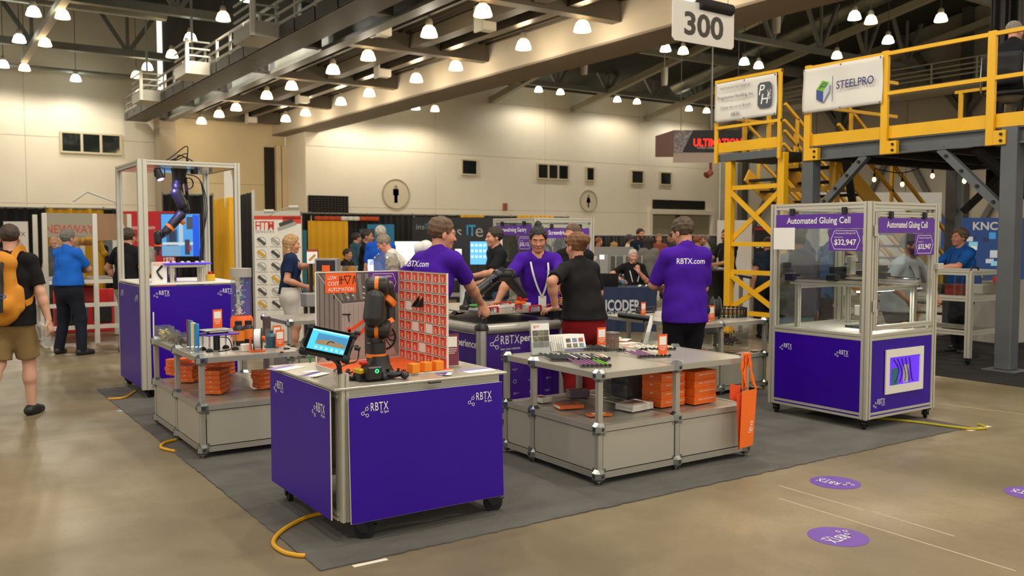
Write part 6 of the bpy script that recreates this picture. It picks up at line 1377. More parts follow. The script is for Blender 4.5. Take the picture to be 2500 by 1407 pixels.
 # black drape above the mezzanine
def drape(name,label,x0,y0,x1,y1,z0,z1,mat,group=None,folds=None,amp=.06):
 d=Vector((x1-x0,y1-y0,0));L=d.length;n=Vector((-d.y,d.x,0)).normalized();f_=folds or max(3,int(L/.22));mb=MB();rr=random.Random(int(x0*7+y0*3));ph=[rr.uniform(0,6)for _ in range(3)]
 mb.grid(lambda u,v:tuple(Vector((x0,y0,0))+d*u+n*(amp*math.sin(u*f_*6.283+ph[0])*(.55+.45*(1-v))+amp*.4*math.sin(u*f_*3.1+ph[1]))+Z_*(z0+(z1-z0)*v)),min(160,f_*8),3)
 o=single(name,mb,mat,label,'drape',group);so=o.modifiers.new('thick','SOLIDIFY');so.thickness=.01;return o
drk=M('black_drape','#181614',.85);yed=M('yellow_drape','#e2a818',.8);
a=onD(2418,90,19);drape('stage_drape','tall black pleated stage drape hanging behind the mezzanine',a.x,a.y,a.x+3.5,a.y-3.2,2.5,10.5,M('black_satin','#100f0e',.4),amp=.14,folds=14)
# ================================================================== hanging signs
Y3=10.6;a=onY(1641,97,Y3);b=onY(1790,122,Y3);zt_=onY(1641,-6,Y3).z
t=thing('aisle_sign','white hanging aisle number board under the big pale beam','sign',((a.x+b.x)/2,Y3,a.z))
w,h=b.x-a.x,zt_-a.z;c=.05;mb=MB();mb.prism([(c,0),(w-c,0),(w,c),(w,h-c),(w-c,h),(c,h),(0,h-c),(0,c)],(a.x,Y3+.01,a.z),X_,Z_,.02);p=mb.build('board',M('sign_board','#d8d4cc',.6),t)
text('300',p,(a.x+w*.5,Y3-.011,a.z+h*.46),X_,Z_,w*.64,h*.58,M('sign_number','#39342e',.6),bold=.03)
mb=MB();mb.cyl((a.x+w*.42,Y3,a.z+h*.99),(a.x+w*.95,Y3,a.z+h*.97),.1,n=12);mb.build('furled_cloth',drk,t)
for u in(.1,.9):mb=MB();mb.cyl((a.x+w*u,Y3,a.z+h),(a.x+w*u,Y3,13.0),.006,n=5);mb.build('hanger_wire',steel_d,t)
D0=27;A,B=onD(1645,318,D0),onD(1818,318,D0);A2=onD(1645,372,D0);E0=onD(1629,330,D0+.9)
t=thing('hanging_sign','black hanging box sign with glowing red letters behind the yellow tower','sign',A2);ux=(B-A).normalized();zt2,zb2=A.z,A2.z;w=(B-A).length;n=ux.cross(Z_)
mb=MB();mb.prism([(0,zb2-A.z),(w,zb2-A.z),(w,0),(0,0)],A,ux,Z_,.02);p=mb.build('front_face',M('sign_black','#1c1a1b',.5),t)
ux2=Vector((ux.x,ux.y,0)).normalized();text('ULTIMATION',p,A+ux*w*.62+Z_*(zb2-zt2)*.56+n*.025,ux,Z_,w*.68,.24,M('red_glow','#ff2a20',.4,emit=2.2,ec='#ff1a10'),bold=.02);text('AN IDEC COMPANY',p,A+ux*w*.48+Z_*(zb2-zt2)*.8+n*.025,ux,Z_,w*.3,None,white)
mb=MB();mb.add([A+n*.022,A+ux*w*.27+n*.022,A+ux*w*.12+Z_*(zb2-zt2)+n*.022,A+Z_*(zb2-zt2)+n*.022],[(3,2,1,0)]);mb.build('picture_corner',M('sign_photo','#8a8488',.5,var=.5,vscale=12),p,smooth=0)
mb=MB();q=A-n*1.6;mb.add([A,A+Z_*(zb2-zt2),q+Z_*(zb2-zt2)-ux*.3,q-ux*.3],[(0,1,2,3)]);mb.build('side_face',M('sign_side','#5a2420',.5),t,smooth=0)
mb=MB();mb.box(0,1,0,1,0,1);mb=MB();q0=A+Z_*(zb2-zt2);q1=q0+ux*w;mb.add([q0,q1,q1-n*1.6-Z_*.0,q0-n*1.6-ux*.3],[(0,1,2,3)]);mb.add([q0-Z_*.0,q1,q1-Z_*.3-n*.1,q0-Z_*.3-n*.1],[(3,2,1,0)]);mb.build('pale_skirt',M('sign_skirt','#c9b8ad',.6),t,smooth=0)
for u in(.1,.9):mb=MB();mb.cyl(A+ux*w*u,A+ux*w*u+Z_*9,.01,n=5);mb.build('hanger_wire',steel_d,t)
p=onD(1735,420,30);t=thing('fire_valve','dark red valve on a drop pipe before the back wall','valve',p);mb=MB();mb.cyl(p+Z_*9,p+Z_*.2,.03,n=8);mb.build('drop_pipe',steel,t);mb=MB();mb.cyl(p+Z_*.3,p,.05,n=8);mb.cyl(p,p-X_*.2-Z_*.12,.12,n=10);mb.build('valve_body',M('valve_red','#8c3a28',.5),t)
# ================================================================== neighbouring stands
def seg_drape(y,pairs,z1,label,group,z0=.02,top=None):
 for(p0,p1,m,nm)in pairs:
  a=onY(p0,540,y);b=onY(p1,540,y);drape('pipe_drape',label%nm,a.x,y,b.x-.02,y,z0,z1,m,group)
 a=onY(pairs[0][0],540,y);b=onY(pairs[-1][1],540,y);mb=MB();mb.cyl((a.x,y,z1),(b.x,y,z1),.03,n=8);o=single('drape_pipe',mb,steel,'thin pipe carrying the drapes behind '+group,'pipe')
 for p in sorted(set([q[0]for q in pairs]+[pairs[-1][1]])):x=onY(p,540,y).x;mb=MB();mb.cyl((x,y+.1,0),(x,y+.1,z1+.06),.025,n=8);single('drape_upright',mb,steel,'thin drape upright post behind '+group,'post','drape posts of '+group)
seg_drape(28.2,[(-60,112,drk,'black'),(112,255,yed,'yellow'),(255,300,drk,'black')],2.46,'%s pleated drape behind the framed robot machine','the framed machine stand')
seg_drape(24.0,[(400,452,drk,'black'),(452,522,drk,'black')],2.75,'%s pleated drape beside the screen with blue picture','the red stand')
a=onD(522,500,19);b=onD(566,490,17.5);drape('pipe_drape','yellow pleated drape seen through the open cabinet frame',a.x,a.y,b.x,b.y,.02,2.44,yed);a=onD(582,490,17.0);b=onD(616,478,15.6);drape('pipe_drape','black pleated drape beside the sensor banner',a.x,a.y,b.x,b.y,.02,2.44,drk)
mb=MB();p=onD(618,480,15.4);mb.cyl((p.x,p.y,0),(p.x,p.y,2.47),.03,n=8);single('drape_upright',mb,steel_l,'pale drape post beside the sensor banner','post')
p=onD(548,480,18.0);mb=MB();mb.prism([(0,-.1),(.0,.62),(.13,.62),(.2,.3),(.18,.0),(.05,-.25)],(p.x,p.y,p.z-.1),(_R[0],_R[1],0),Z_,.01);mb.bar((p.x+.05,p.y,0),(p.x+.05,p.y,p.z+.6),.02);single('feather_flag',mb,M('flag_white','#d8d3c8',.7),'white feather flag standing before the yellow drape','flag')
seg_drape(29.4,[(738,760,drk,'black'),(760,1010,drk,'black'),(1010,1250,drk,'black'),(1250,1390,drk,'black')],2.46,'%s pleated drape along the stands before the cream wall','the far stands')
for(p0,p1,z0,z1,m,lab)in((752,850,.02,2.2,yed,'large yellow drape panel hung before the black drapes'),(1262,1352,2.3,2.5,yed,'yellow valance strip over the black drapes behind the gantry cell'),(1124,1182,2.3,2.48,yed,'yellow valance strip over the black lettered wall')):
 a=onY(p0,540,29.28);b=onY(p1,540,29.28);drape('yellow_panel',lab,a.x,29.28,b.x,29.28,z0,z1,m,amp=.03)
for(p0,p1,m,lab)in((768,833,M('valance_red','#c0471c',.7),'orange red valance strip over the black drapes'),(833,878,white_e,'white valance strip between two orange red ones'),(878,925,MATS['valance_red'],'second orange red valance strip beside the white one')):
 a=onY(p0,540,29.28);b=onY(p1,540,29.28);drape('valance',lab,a.x,29.28,b.x,29.28,2.22,2.36,m,amp=.02)
seg_drape(31,[(1440,1560,drk,'black'),(1560,1760,drk,'black')],1.7,'low %s pleated drape wall before the recessed doorway','the far aisle',top=1)
def board(name,label,cat,D,x0,y0,x1,y1,mat,th=.04,floor_=True,z0=None):
 """upright printed board facing the aisle; pixels give its direction, D its distance"""
 a,b=onD(x0,y0,D),onD(x1,y0,D);z1=a.z;zb=onD(x0,y1,D).z if not floor_ else .02;ux=Vector((b.x-a.x,b.y-a.y,0));w=ux.length;ux.normalize()
 t=thing(name,label,cat,(a.x,a.y,zb));mb=MB();mb.prism([(0,0),(w,0),(w,z1-zb),(0,z1-zb)],(a.x,a.y,zb),ux,Z_,-th)if False else mb.prism([(0,0),(w,0),(w,z1-zb),(0,z1-zb)],Vector((a.x,a.y,zb))-ux.cross(Z_)*th,ux,Z_,th)
 p=mb.build('board',mat,t,smooth=0);n=ux.cross(Z_);o=Vector((a.x,a.y,0))
 def q(px,py,e=.002):v=onD(px,py,D);return o+ux*(Vector((v.x,v.y,0))-o).dot(ux)+Z_*v.z+n*e
 return t,p,q,ux,n,w
def rectp(p,q,x0,y0,x1,y1,m,nm='printed_area',e=.003):
 mb=MB();mb.add([q(x0,y1,e),q(x1,y1,e),q(x1,y0,e),q(x0,y0,e)],[(0,1,2,3)]);return mb.build(nm,m,p,smooth=0)
 # sensor banner
t,p,q,ux,n,w=board('sensor_banner','tall white banner with rows of sensor pictures and a red top edge','banner',14,620,527,735,780,M('banner_paper','#d9d4c6',.6))
rectp(p,q,620,527,735,536,M('banner_red','#c63a20',.5));rectp(p,q,690,530,735,546,MATS['banner_red'])
text('HTM',p,q(646,551),ux,Z_,.29,.14,MATS['banner_red'],bold=.01);text('SENSORS',p,q(646,566),ux,Z_,.29,.035,M('banner_grey','#6a665e',.6),space=1.3);mb=MB();mb.bar(q(624,542,.004),q(668,542,.004),.012,.002,up=n);mb.build('red_rule',MATS['banner_red'],p)
sens=[M('sens_a','#4c4640',.5),M('sens_b','#c79a1e',.5),M('sens_c','#9a978e',.5),M('sens_d','#3a3a34',.5)]
for r_ in range(6):
 for c_ in range(3):
  cx_,cy_=638+34*c_,589+31*r_;mb=MB();c=q(cx_,cy_,.003);mb.lathe([(.06,0),(.06,.001),(.065,.001),(.065,0)],18,c,n,close=True);mb.cur=1;mb.bar(q(cx_-10,cy_-7,.005),q(cx_+9,cy_+8,.005),.045,.004,up=n);mb.build('sensor_picture',[MATS['banner_grey'],sens[(r_+c_*2)%4]],p);rectp(p,q,cx_-14,cy_+13,cx_+14,cy_+14.5,sens[2],'caption')
mb=MB();mb.bar(q(682,550,.006),q(715,538,.006),.06,.004,up=n);mb.build('sensor_picture',sens[3],p);mb=MB();mb.bar(q(678,560,.006),q(722,545,.006),.05,.004,up=n);mb.build('sensor_picture',sens[2],p)
for(lx,ly)in((645,516),(706,506)):
 c=onD(lx,ly,14);mb=MB();mb.cyl(c,c+Vector((_R[0],_R[1],0))*.15,.03,n=8);k=mb;mb.tube([c,onD(667,519,14.2),onD(660,527,14.05)],.01,5);single('banner_lamp',mb,steel_l,'small arm lamp clipped over the sensor banner','lamp','lamps over the sensor banner')
t,p,q,ux,n,w=board('back_panel','grey and yellow printed panel standing behind the sensor banner','panel',15.2,620,515,732,780,M('panel_grey2','#b5b1a4',.6));
# red stand with wall screen
t,p,q,ux,n,w=board('red_backdrop','bright red stand wall with white lettering behind the bald man','wall panel',21,296,516,425,700,M('stand_red','#c5161a',.45));text('autobot.com',p,q(345,555),ux,Z_,.62,.1,white);text('1978',p,q(410,634),ux,Z_,.25,None,white,bold=.02)
D1=17.5;t,p,q,ux,n,w=board('wall_screen','large screen showing a blue robot cell picture, on a stand','screen',D1,391,521,489,628,black,.05,False)
q2=lambda px,py,e=.002:q(px,py,e)
scm=lambda c_,e=.8:M('scr_'+c_[1:],c_,.4,emit=e,ec=c_)
rectp(p,q,393,523,487,626,scm('#3f86c8'),'screen');
for i,(x0,y0,x1,y1,c_)in enumerate(((405,560,432,612,'#27517a'),(436,524,446,600,'#9fb6c4'),(455,530,478,560,'#3a4650'),(396,592,470,598,'#b8c6cc'),(412,565,428,590,'#1d2f46'),(470,525,486,626,'#1450d8'),(450,585,462,622,'#3a3540'),(396,600,440,626,'#6a96bc'),(460,600,466,612,'#a03050'))):rectp(p,q,x0,y0,x1,y1,scm(c_,.55),'picture_patch',.004+.0006*i)
mb=MB();c=q(440,640);mb.cyl((c.x,c.y+.1,0),(c.x,c.y+.1,1.6),.04,n=8);mb.cbox(c.x-.3,c.x+.3,c.y-.1,c.y+.3,0,.03,.01);mb.build('screen_stand',black,t)
# framed robot machine
YN=15.0;xa,xm,xb=onY(110,600,YN).x,onY(232,600,YN).x,onY(316,600,YN).x;zt_=onY(170,521,YN).z;zp=onY(170,579,YN).z
t=thing('robot_machine','white framed machine with a grey lettered top panel and yellow robot inside','machine',((xa+xb)/2,YN+.5,0));wf=M('machine_white','#d3cfc4',.5)
for x in(xa,xm,xb):
 for y in(YN,YN+1.2):mb=MB();mb.cbox(x-.035,x+.035,y-.035,y+.035,.02,zt_,.006);mb.build('frame_post',alu_p if x!=xm else wf,t)
for z in(.28,.62,.98):mb=MB();mb.bar((xa,YN,z),(xb,YN,z),.06,.06);mb.build('frame_rail',wf,t);mb=MB();mb.bar((xa,YN,z),(xa,YN+1.2,z),.06);mb.build('frame_rail',wf,t)
mb=MB();mb.box(xa,xm-.03,YN-.02,YN,zp,zt_);p=mb.build('top_panel',M('panel_olive','#8f8a76',.35),t);text('NEWWAY',p,((xa+xm)/2,YN-.022,zt_-.24),X_,Z_,.66,.13,M('text_rust','#b2452a',.5),bold=.01);text('AUTOMATION',p,((xa+xm)/2,YN-.022,zt_-.36),X_,Z_,.4,None,M('text_dim','#6b6654',.5))
mb=MB();mb.box(xm+.03,xb,YN-.02,YN,zp-.05,zt_);mb.build('brown_panel',M('panel_brown','#8f6c4c',.4),t);mb=MB();mb.box(xa,xb,YN,YN+1.2,.98,1.02);mb.build('machine_bed',M('bed_brown','#6d5c4c',.5),t)
mb=MB();mb.box(xa+.03,xb,YN-.012,YN-.008,1.03,zp);mb.build('clear_guard',acrylic,t)
yr=M('robot_yellow','#e3a512',.4)
for(a,b,r0,r1)in(((xm-.2,.0,1.02),(xm-.2,.0,1.3),.16,.14),((xm-.2,0,1.3),(xm-.32,0,1.62),.13,.11),((xm-.32,0,1.62),(xm+.1,-.1,1.6),.1,.07),((xm+.1,-.1,1.6),(xm+.2,-.15,1.4),.06,.05)):
 mb=MB();mb.tube([Vector(a)+Y_*(YN+.6),Vector(b)+Y_*(YN+.6)],[r0,r1],12);mb.ell(Vector(b)+Y_*(YN+.6),r1*1.15,r1*1.15,r1*1.15,12,8);mb.build('robot_link',yr,t)
for(x,z,c_)in((xa+.3,.4,'#1f1f20'),(xm-.2,.45,'#2b6a86'),(xm+.15,.42,'#1c1c1c'),(xm-.05,.75,'#a02818')):mb=MB();mb.cbox(x-.12,x+.12,YN+.3,YN+.6,z-.12,z+.14,.02);mb.build('control_part',M('part_'+c_[1:],c_,.5),t)
mb=MB();mb.tube([(xb-.1,YN-.1,0),(xb-.1,YN-.1,1.8),(xb-.2,YN-.1,2.2),(xb-.6,YN-.1,2.35),(xb-.8,YN-.1,2.2)],.02,6);single('arch_lamp',mb,steel_l,'thin arched lamp pole beside the brown machine panel','lamp')
t,p,q,ux,n,w=board('roll_up_banner','white roll-up banner beside the black drape with faint red print','banner',20,8,541,66,700,M('banner_paper2','#d6d2c8',.6));text('EX',p,q(52,572),ux,Z_,.16,None,M('text_dark','#4c463e',.6));text('link',p,q(46,597),ux,Z_,.2,None,MATS['banner_red'])
# low red floor wall under the machine stand
mb=MB();a=onY(130,700,17);b=onY(330,700,17);mb.cbox(a.x,b.x,17,17.1,0,.75,.01);single('red_skirt_panel',mb,MATS['stand_red'],'low red panel behind the framed machine','panel')
# screens and lettered walls of the far stand
t,p,q,ux,n,w=board('lettered_wall','black stand wall with large blue and white letters','wall panel',24,1066,531,1242,640,M('wall_black','#1d1d1e',.5));cy_=M('letter_blue','#1f9ad0',.5);lw=M('letter_grey','#a9a5a0',.5)
text('ins',p,q(1108,566),ux,Z_,.42,.3,lw,'C');text('IT',p,q(1150,563),ux,Z_,.24,.3,cy_,'C',bold=.02);text('e',p,q(1170,568),ux,Z_,.2,.24,lw)
for i in range(5):rectp(p,q,1192+4*(i%3),566+5*i,1195+4*(i%3),569+5*i,cy_,'blue_square')
t,p,q,ux,n,w=board('lettered_wall','second black stand wall with smaller blue and white letters','wall panel',27,1006,530,1062,640,M('wall_black','#1d1d1e',.5));text('ins',p,q(1026,554),ux,Z_,.25,.15,lw);text('IT',p,q(1044,553),ux,Z_,.14,.17,cy_,bold=.02);text('e',p,q(1054,555),ux,Z_,.1,.1,lw)
t,p,q,ux,n,w=board('teal_banner','bright blue stand wall behind the man in the blue shirt','wall panel',26,897,548,962,640,M('teal_wall','#1d7fae',.5));t,p,q,ux,n,w=board('dark_banner','dark roll-up banner with blue letters beside the blue wall','banner',25,877,559,914,660,M('banner_dark','#2f3f4c',.5));text('AMI',p,q(886,600),ux,Z_,.2,None,cy_);rectp(p,q,877,612,897,630,orange)
t,p,q,ux,n,w=board('far_banner','narrow teal banner beside the yellow drape panel','banner',26,737,562,748,660,M('banner_teal','#2a6f80',.5))
def monitor(label,D,x0,y0,x1,y1,c_,e=1.0):
 t,p,q,ux,n,w=board('monitor',label,'screen',D,x0,y0,x1,y1,black,.06,False);rectp(p,q,x0+2,y0+2,x1-2,y1-2,M('mon_'+c_[1:],c_,.4,emit=e,ec=c_),'screen');c=q((x0+x1)/2,y1);mb=MB();mb.cyl((c.x,c.y+.06,.02),(c.x,c.y+.06,c.z+.1),.03,n=8);mb.cbox(c.x-.2,c.x+.2,c.y-.1,c.y+.2,0,.02,.005);mb.build('stand',black,t);return p,q
monitor('wide bright white screen behind the stooping grey-haired man',21,962,588,1046,645,'#dfeee4',1.3)
p_,q_=monitor('black screen with a small white window behind the man in purple',17,1098,574,1146,646,'#15171a',.3);rectp(p_,q_,1111,608,1127,630,M('win_white','#d8d8d4',.5,emit=.7),'window',.006)
p_,q_=monitor('light blue screen with rows of icons beside the black screen',19,1146,588,1192,648,'#5aa6e0',1.0)
for i in range(12):rectp(p_,q_,1150+10*(i%4),596+14*(i//4),1156+10*(i%4),602+14*(i//4),M('icon_pale','#bfe0f4',.4,emit=.8),'icon',.006)
monitor('small laptop screen by the seated man at the yellow drape',22,852,628,872,650,'#8fb6d4',.9)
# collaborative robot (white) and clear dome on the far bench
p=onD(1050,640,11.5);t=thing('white_robot','white rounded robot arm with an orange ring behind the man in purple','robot',(p.x,p.y,.9));wr_=M('robot_white','#d5d3ce',.35)
c0=onD(1085,665,11.5);mb=MB();mb.tube([onD(1012,607,11.5),onD(1040,604,11.5)],[.07,.09],14);mb.ell(onD(1040,604,11.5),.095,.095,.095);mb.build('head',wr_,t);mb=MB();mb.tube([onD(1100,668,11.5),onD(1135,668,11.5),onD(1145,690,11.5)],[.1,.1,.07],14);mb.build('arm',wr_,t);mb=MB();mb.lathe([(.06,0),(.06,.02),(.075,.02),(.075,0)],18,onD(1108,660,11.35),-Vector(_F),close=True);mb.build('orange_ring',orange,t);mb=MB();b_=onD(1135,700,11.5);mb.cyl((b_.x,b_.y,.6),onD(1136,675,11.5),.07,n=14);mb.build('column',wr_,t);mb=MB();mb.cyl(onD(1136,688,11.45),onD(1136,682,11.45),.078,n=14);mb.build('blue_ring',scm('#3f86c8'),t)
def bench(name,label,D,x0,y0,x1,zt,mat,dep=.7,cat='table',cloth=False,leg=True):
 a,b=onD(x0,y0,D),onD(x1,y0,D);ux=Vector((b.x-a.x,b.y-a.y,0));w=ux.length;ux.normalize();n=ux.cross(Z_);o=Vector((a.x,a.y,0));t=thing(name,label,cat,(a.x,a.y,0));T=Matrix((ux,-n,Z_)).transposed().to_4x4();T.translation=o
 mb=MB();mb.T=T;mb.cbox(0,w,0,dep,zt-.04,zt,.006);mb.build('top',mat,t)
 if cloth:
  mb=MB();mb.T=T;mb.grid(lambda u,v:(w*u+.0,-.015+.02*math.sin(u*30)*(1-v)-.02*(1-v),.01+(zt-.01)*v),60,4);mb.grid(lambda u,v:(-.01+.015*math.sin(u*20)*(1-v),dep*u,.01+(zt-.01)*v),30,4);mb.grid(lambda u,v:(w+.01,dep*u,.01+(zt-.01)*v),8,4);mb.build('cloth',mat,t)
 elif leg:
  for sx in(.05,w-.05):
   for sy in(.05,dep-.05):mb=MB();mb.T=T;mb.cbox(sx-.03,sx+.03,sy-.03,sy+.03,0,zt-.04,.004);mb.build('leg',alu_p,t)
 return t,T,w
bench('far_bench','dark bench carrying the white robot behind the man in purple',11.8,980,690,1200,.88,black,.8)
bench('far_bench','pale bench with small boxes before the yellow drape',17,770,650,900,1.0,M('bench_pale','#b9ad98',.5),.8)
for i,(px,c_)in enumerate(((830,'#c9b9a0'),(845,'#7d6a58'),(860,'#c98a3a'),(878,'#9aa0a0'),(890,'#bda58c'))):
 p=onD(px,655,17.2);obj_box('sample_case',M('case_'+c_[1:],c_,.5),'small sample case on the pale bench before the yellow drape','case',p.x,p.y,1.0,.16,.14,.1,.5,'sample cases on the pale bench')
p=onD(905,655,11);t=thing('signal_light','glowing white and red signal tower lamp on the far bench','lamp',(p.x,p.y,.9))
for k,c_ in enumerate(('#ff5a3c','#fff3ea','#7f8cff')):mb=MB();mb.cyl((p.x,p.y,1.18+.07*k),(p.x,p.y,1.25+.07*k),.035,n=12);mb.build('light_ring',M('sig_'+c_[1:],c_,.3,emit=3,ec=c_),t)
mb=MB();mb.cyl((p.x,p.y,.88),(p.x,p.y,1.18),.02,n=8);mb.build('pole',black,t)
p=onD(945,655,10.8);t=thing('clear_dome','clear acrylic dome over a machine on the far bench','dome',(p.x,p.y,.88));mb=MB();mb.lathe([(.24,.88),(.24,1.2),(.2,1.38),(.1,1.47),(0,1.49)],24,(p.x,p.y,0));mb.build('dome',acrylic_h,t);mb=MB();mb.cbox(p.x-.15,p.x+.15,p.y-.1,p.y+.1,.88,1.05,.02);mb.build('machine',M('mach_tan','#a08a5c',.5),t)
bench('far_bench','bench holding the clear dome and signal lamp',10.8,880,700,975,.88,M('bench_pale','#b9ad98',.5),.6)
p=onD(1128,690,10.4)
# machine stand by the woman
t,p,q,ux,n,w=board('control_screen','grey cased control screen with an orange label beside the woman','screen',11.2,768,632,822,664,M('case_silver','#9a9890',.4,.4),.25,False);rectp(p,q,772,636,818,662,black,'screen');rectp(p,q,786,648,805,664,orange,'orange_label',.004)
c=q(795,664);mb=MB();mb.cbox(c.x-.03,c.x+.03,c.y+.05,c.y+.11,0,c.z+.02,.006);mb.cbox(c.x-.25,c.x+.25,c.y-.15,c.y+.3,0,.03,.006);mb.build('pedestal',black,t)
t,p,q,ux,n,w=board('tilted_display','tilted tablet display with a yellow pen picture on a stand by the woman','screen',11.4,748,610,776,645,black,.03,False);rectp(p,q,749,611,775,644,M('disp_pale','#d8cfc6',.4,emit=.4),'screen');rectp(p,q,749,611,775,615,MATS['banner_red'],'red_bar',.004);mb=MB();mb.bar(q(755,636,.005),q(770,622,.005),.03,.004,up=n);mb.build('pen_picture',sens[1],p);c=q(762,645);mb=MB();mb.cyl((c.x,c.y+.05,0),(c.x,c.y+.05,c.z+.05),.025,n=8);mb.build('pole',black,t)
p=onD(740,640,11.6);t=thing('grey_housing','grey box housing on a stand between the woman and the factory backdrop','machine',(p.x+.1,p.y,.4));a=onD(748,755,11);mb=MB();mb.cbox(a.x+.0,a.x+.17,a.y,a.y+.2,.8,.97,.01);mb.build('housing',M('housing_grey','#8f8d86',.45),t)
for sx in(.03,.14):mb=MB();mb.cyl((a.x+sx,a.y+.1,0),(a.x+sx,a.y+.1,.81),.025,n=8);mb.build('leg',black,t)
# encoder table, seated visitor area
a=onZ(1466,812);b=onZ(1606,806)
t,T,w=bench('cloth_table','table under a dark blue lettered cloth before the grey partition',15.6,1440,706,1602,.78,M('blue_cloth','#1c2a47',.8),.75,'table',True)
text('ENCODER',t,T@Vector((w*.42,-.045,.47)),T.to_3x3()@X_,Z_,.78,.2,M('cloth_white','#b9bcc0',.7),bold=.03);text('PRODUCTS',t,T@Vector((w*.33,-.05,.32)),T.to_3x3()@X_,Z_,.5,.09,MATS['cloth_white'],bold=.02)
p=T@Vector((.35,.3,.78));t=thing('laptop','dark laptop open on the blue cloth table','laptop',p,T.to_euler().z);mb=MB();mb.T=W[t];mb.cbox(-.16,.16,-.1,.1,0,.015,.003);mb.build('keyboard',black,t);mb=MB();mb.T=W[t]@Matrix.Translation((0,-.1,.01))@Matrix.Rotation(.25,4,'X');mb.cbox(-.17,.17,-.008,.0,0,.24,.003);mb.build('lid',black,t)
p=T@Vector((.62,.35,.78));t=thing('water_bottle','clear water bottle on the blue cloth table','bottle',p);mb=MB();mb.lathe([(.032,0),(.034,.1),(.03,.15),(.012,.19),(.012,.2)],14,p);mb.build('body',acrylic_h,t);mb=MB();mb.lathe([(.035,.06),(.035,.11)],14,p);mb.build('wrapper',M('label_blue','#3f8fc0',.5),t);mb=MB();mb.cyl(p+Z_*.2,p+Z_*.215,.014,n=10);mb.build('cap',white_e,t)
for i,u in enumerate((.75,.85,.93)):p=T@Vector((w*u,.12+.05*i,.78));mb=MB();mb.lathe([(.03,0),(.035,.02),(.03,.05),(.012,.055),(.012,.08),(0,.08)],14,p,(.6,-.5,.5));single('encoder_sample',mb,chrome,'round metal encoder sample lying on the blue cloth table','sample','encoder samples on the blue cloth')
# partition, kiosk, cases
t,p,q,ux,n,w=board('grey_partition','grey fabric partition wall behind the blue cloth table','partition',19,1452,603,1546,720,M('partition_grey','#8b8a84',.8));t,p,q,ux,n,w=board('kiosk','grey kiosk with a small lit screen','kiosk',17.5,1464,622,1484,720,M('kiosk_grey','#9a9891',.5),.2);rectp(p,q,1464,623,1475,633,M('kiosk_lit','#e8ecf0',.4,emit=1.5),'screen')
for i,(px,w_)in enumerate(((1506,.16),(1528,.16),(1550,.16))):
 p=onD(px,700,18.1);t=thing('flight_case','silver edged black flight case beside the grey partition','case',(p.x,p.y,0),-.5,'flight cases');mb=MB();mb.T=W[t];mb.cbox(-w_/2,w_/2,-.25,.25,.05,1.28,.01);mb.build('shell',M('case_shell','#6d6f70',.4,.5),t);mb=MB();mb.T=W[t]
 for s in(-1,1):mb.cbox(s*w_/2-.012,s*w_/2+.012,-.262,-.238,.05,1.29,.004)
 mb.build('edge_trim',alu,t);mb=MB();mb.T=W[t];mb.cbox(-w_/4,w_/4,-.27,-.25,.6,.75,.01);mb.build('latch',black,t)
p=onD(1738,700,15.6);t=thing('cocktail_table','round bar table in a black stretch cover','table',(p.x,p.y,0));mb=MB();mb.lathe([(.4,0),(.36,.1),(.22,.45),(.2,.65),(.3,.95),(.4,1.08),(.4,1.1),(0,1.1)],28,(p.x,p.y,0));mb.build('stretch_cover',M('cover_black','#131214',.7),t)
pz=1.101
for px,nm,lab,f_ in((1733,'drink_can','red and blue drink can on the bar table',0),(1748,'small_box','small brown box on the bar table',1),(1765,'paper_stack','pile of lilac papers on the bar table',2)):
 c=onD(px,655,15.55)
 if f_==0:t=thing(nm,lab,'can',(c.x,c.y,pz));mb=MB();mb.lathe([(.03,0),(.033,.01),(.033,.11),(.028,.12),(0,.12)],14,(c.x,c.y,pz));mb.build('body',M('can_blue','#6a88b8',.3,.5),t);mb=MB();mb.lathe([(.0335,.03),(.0335,.07)],14,(c.x,c.y,pz));mb.build('band',M('can_red','#c04048',.4),t)
 elif f_==1:obj_box(nm,M('box_brown','#8a7a62',.6),lab,'box',c.x,c.y,pz,.1,.07,.05,.3,None,.01)
 else:obj_box(nm,M('paper_lilac','#b8aec8',.7),lab,'paper',c.x,c.y,pz,.25,.2,.02,-.4)
t,p,q,ux,n,w=board('white_backdrop','plain white stand backdrop behind the bearded man','wall panel',20,1752,538,1836,760,M('backdrop_white','#d9d5cc',.7));t,p,q,ux,n,w=board('black_kiosk','black stand wall with a red top band seen past the yellow tower','wall panel',17,1842,553,1960,760,M('kiosk_black','#1a1819',.5));rectp(p,q,1842,556,1960,562,M('band_red','#a01a22',.5),'red_band');text('st',p,q(1856,598),ux,Z_,.15,None,white)
t,p,q,ux,n,w=board('white_wall','white stand wall behind the gluing cell','wall panel',13.5,1935,552,2040,760,M('backdrop_white','#d9d5cc',.7));rectp(p,q,1896,592,1912,610,grs,'picture')
bench('machine_bench','dark equipment bench behind the yellow tower',15,1830,680,1960,1.0,black,.8)
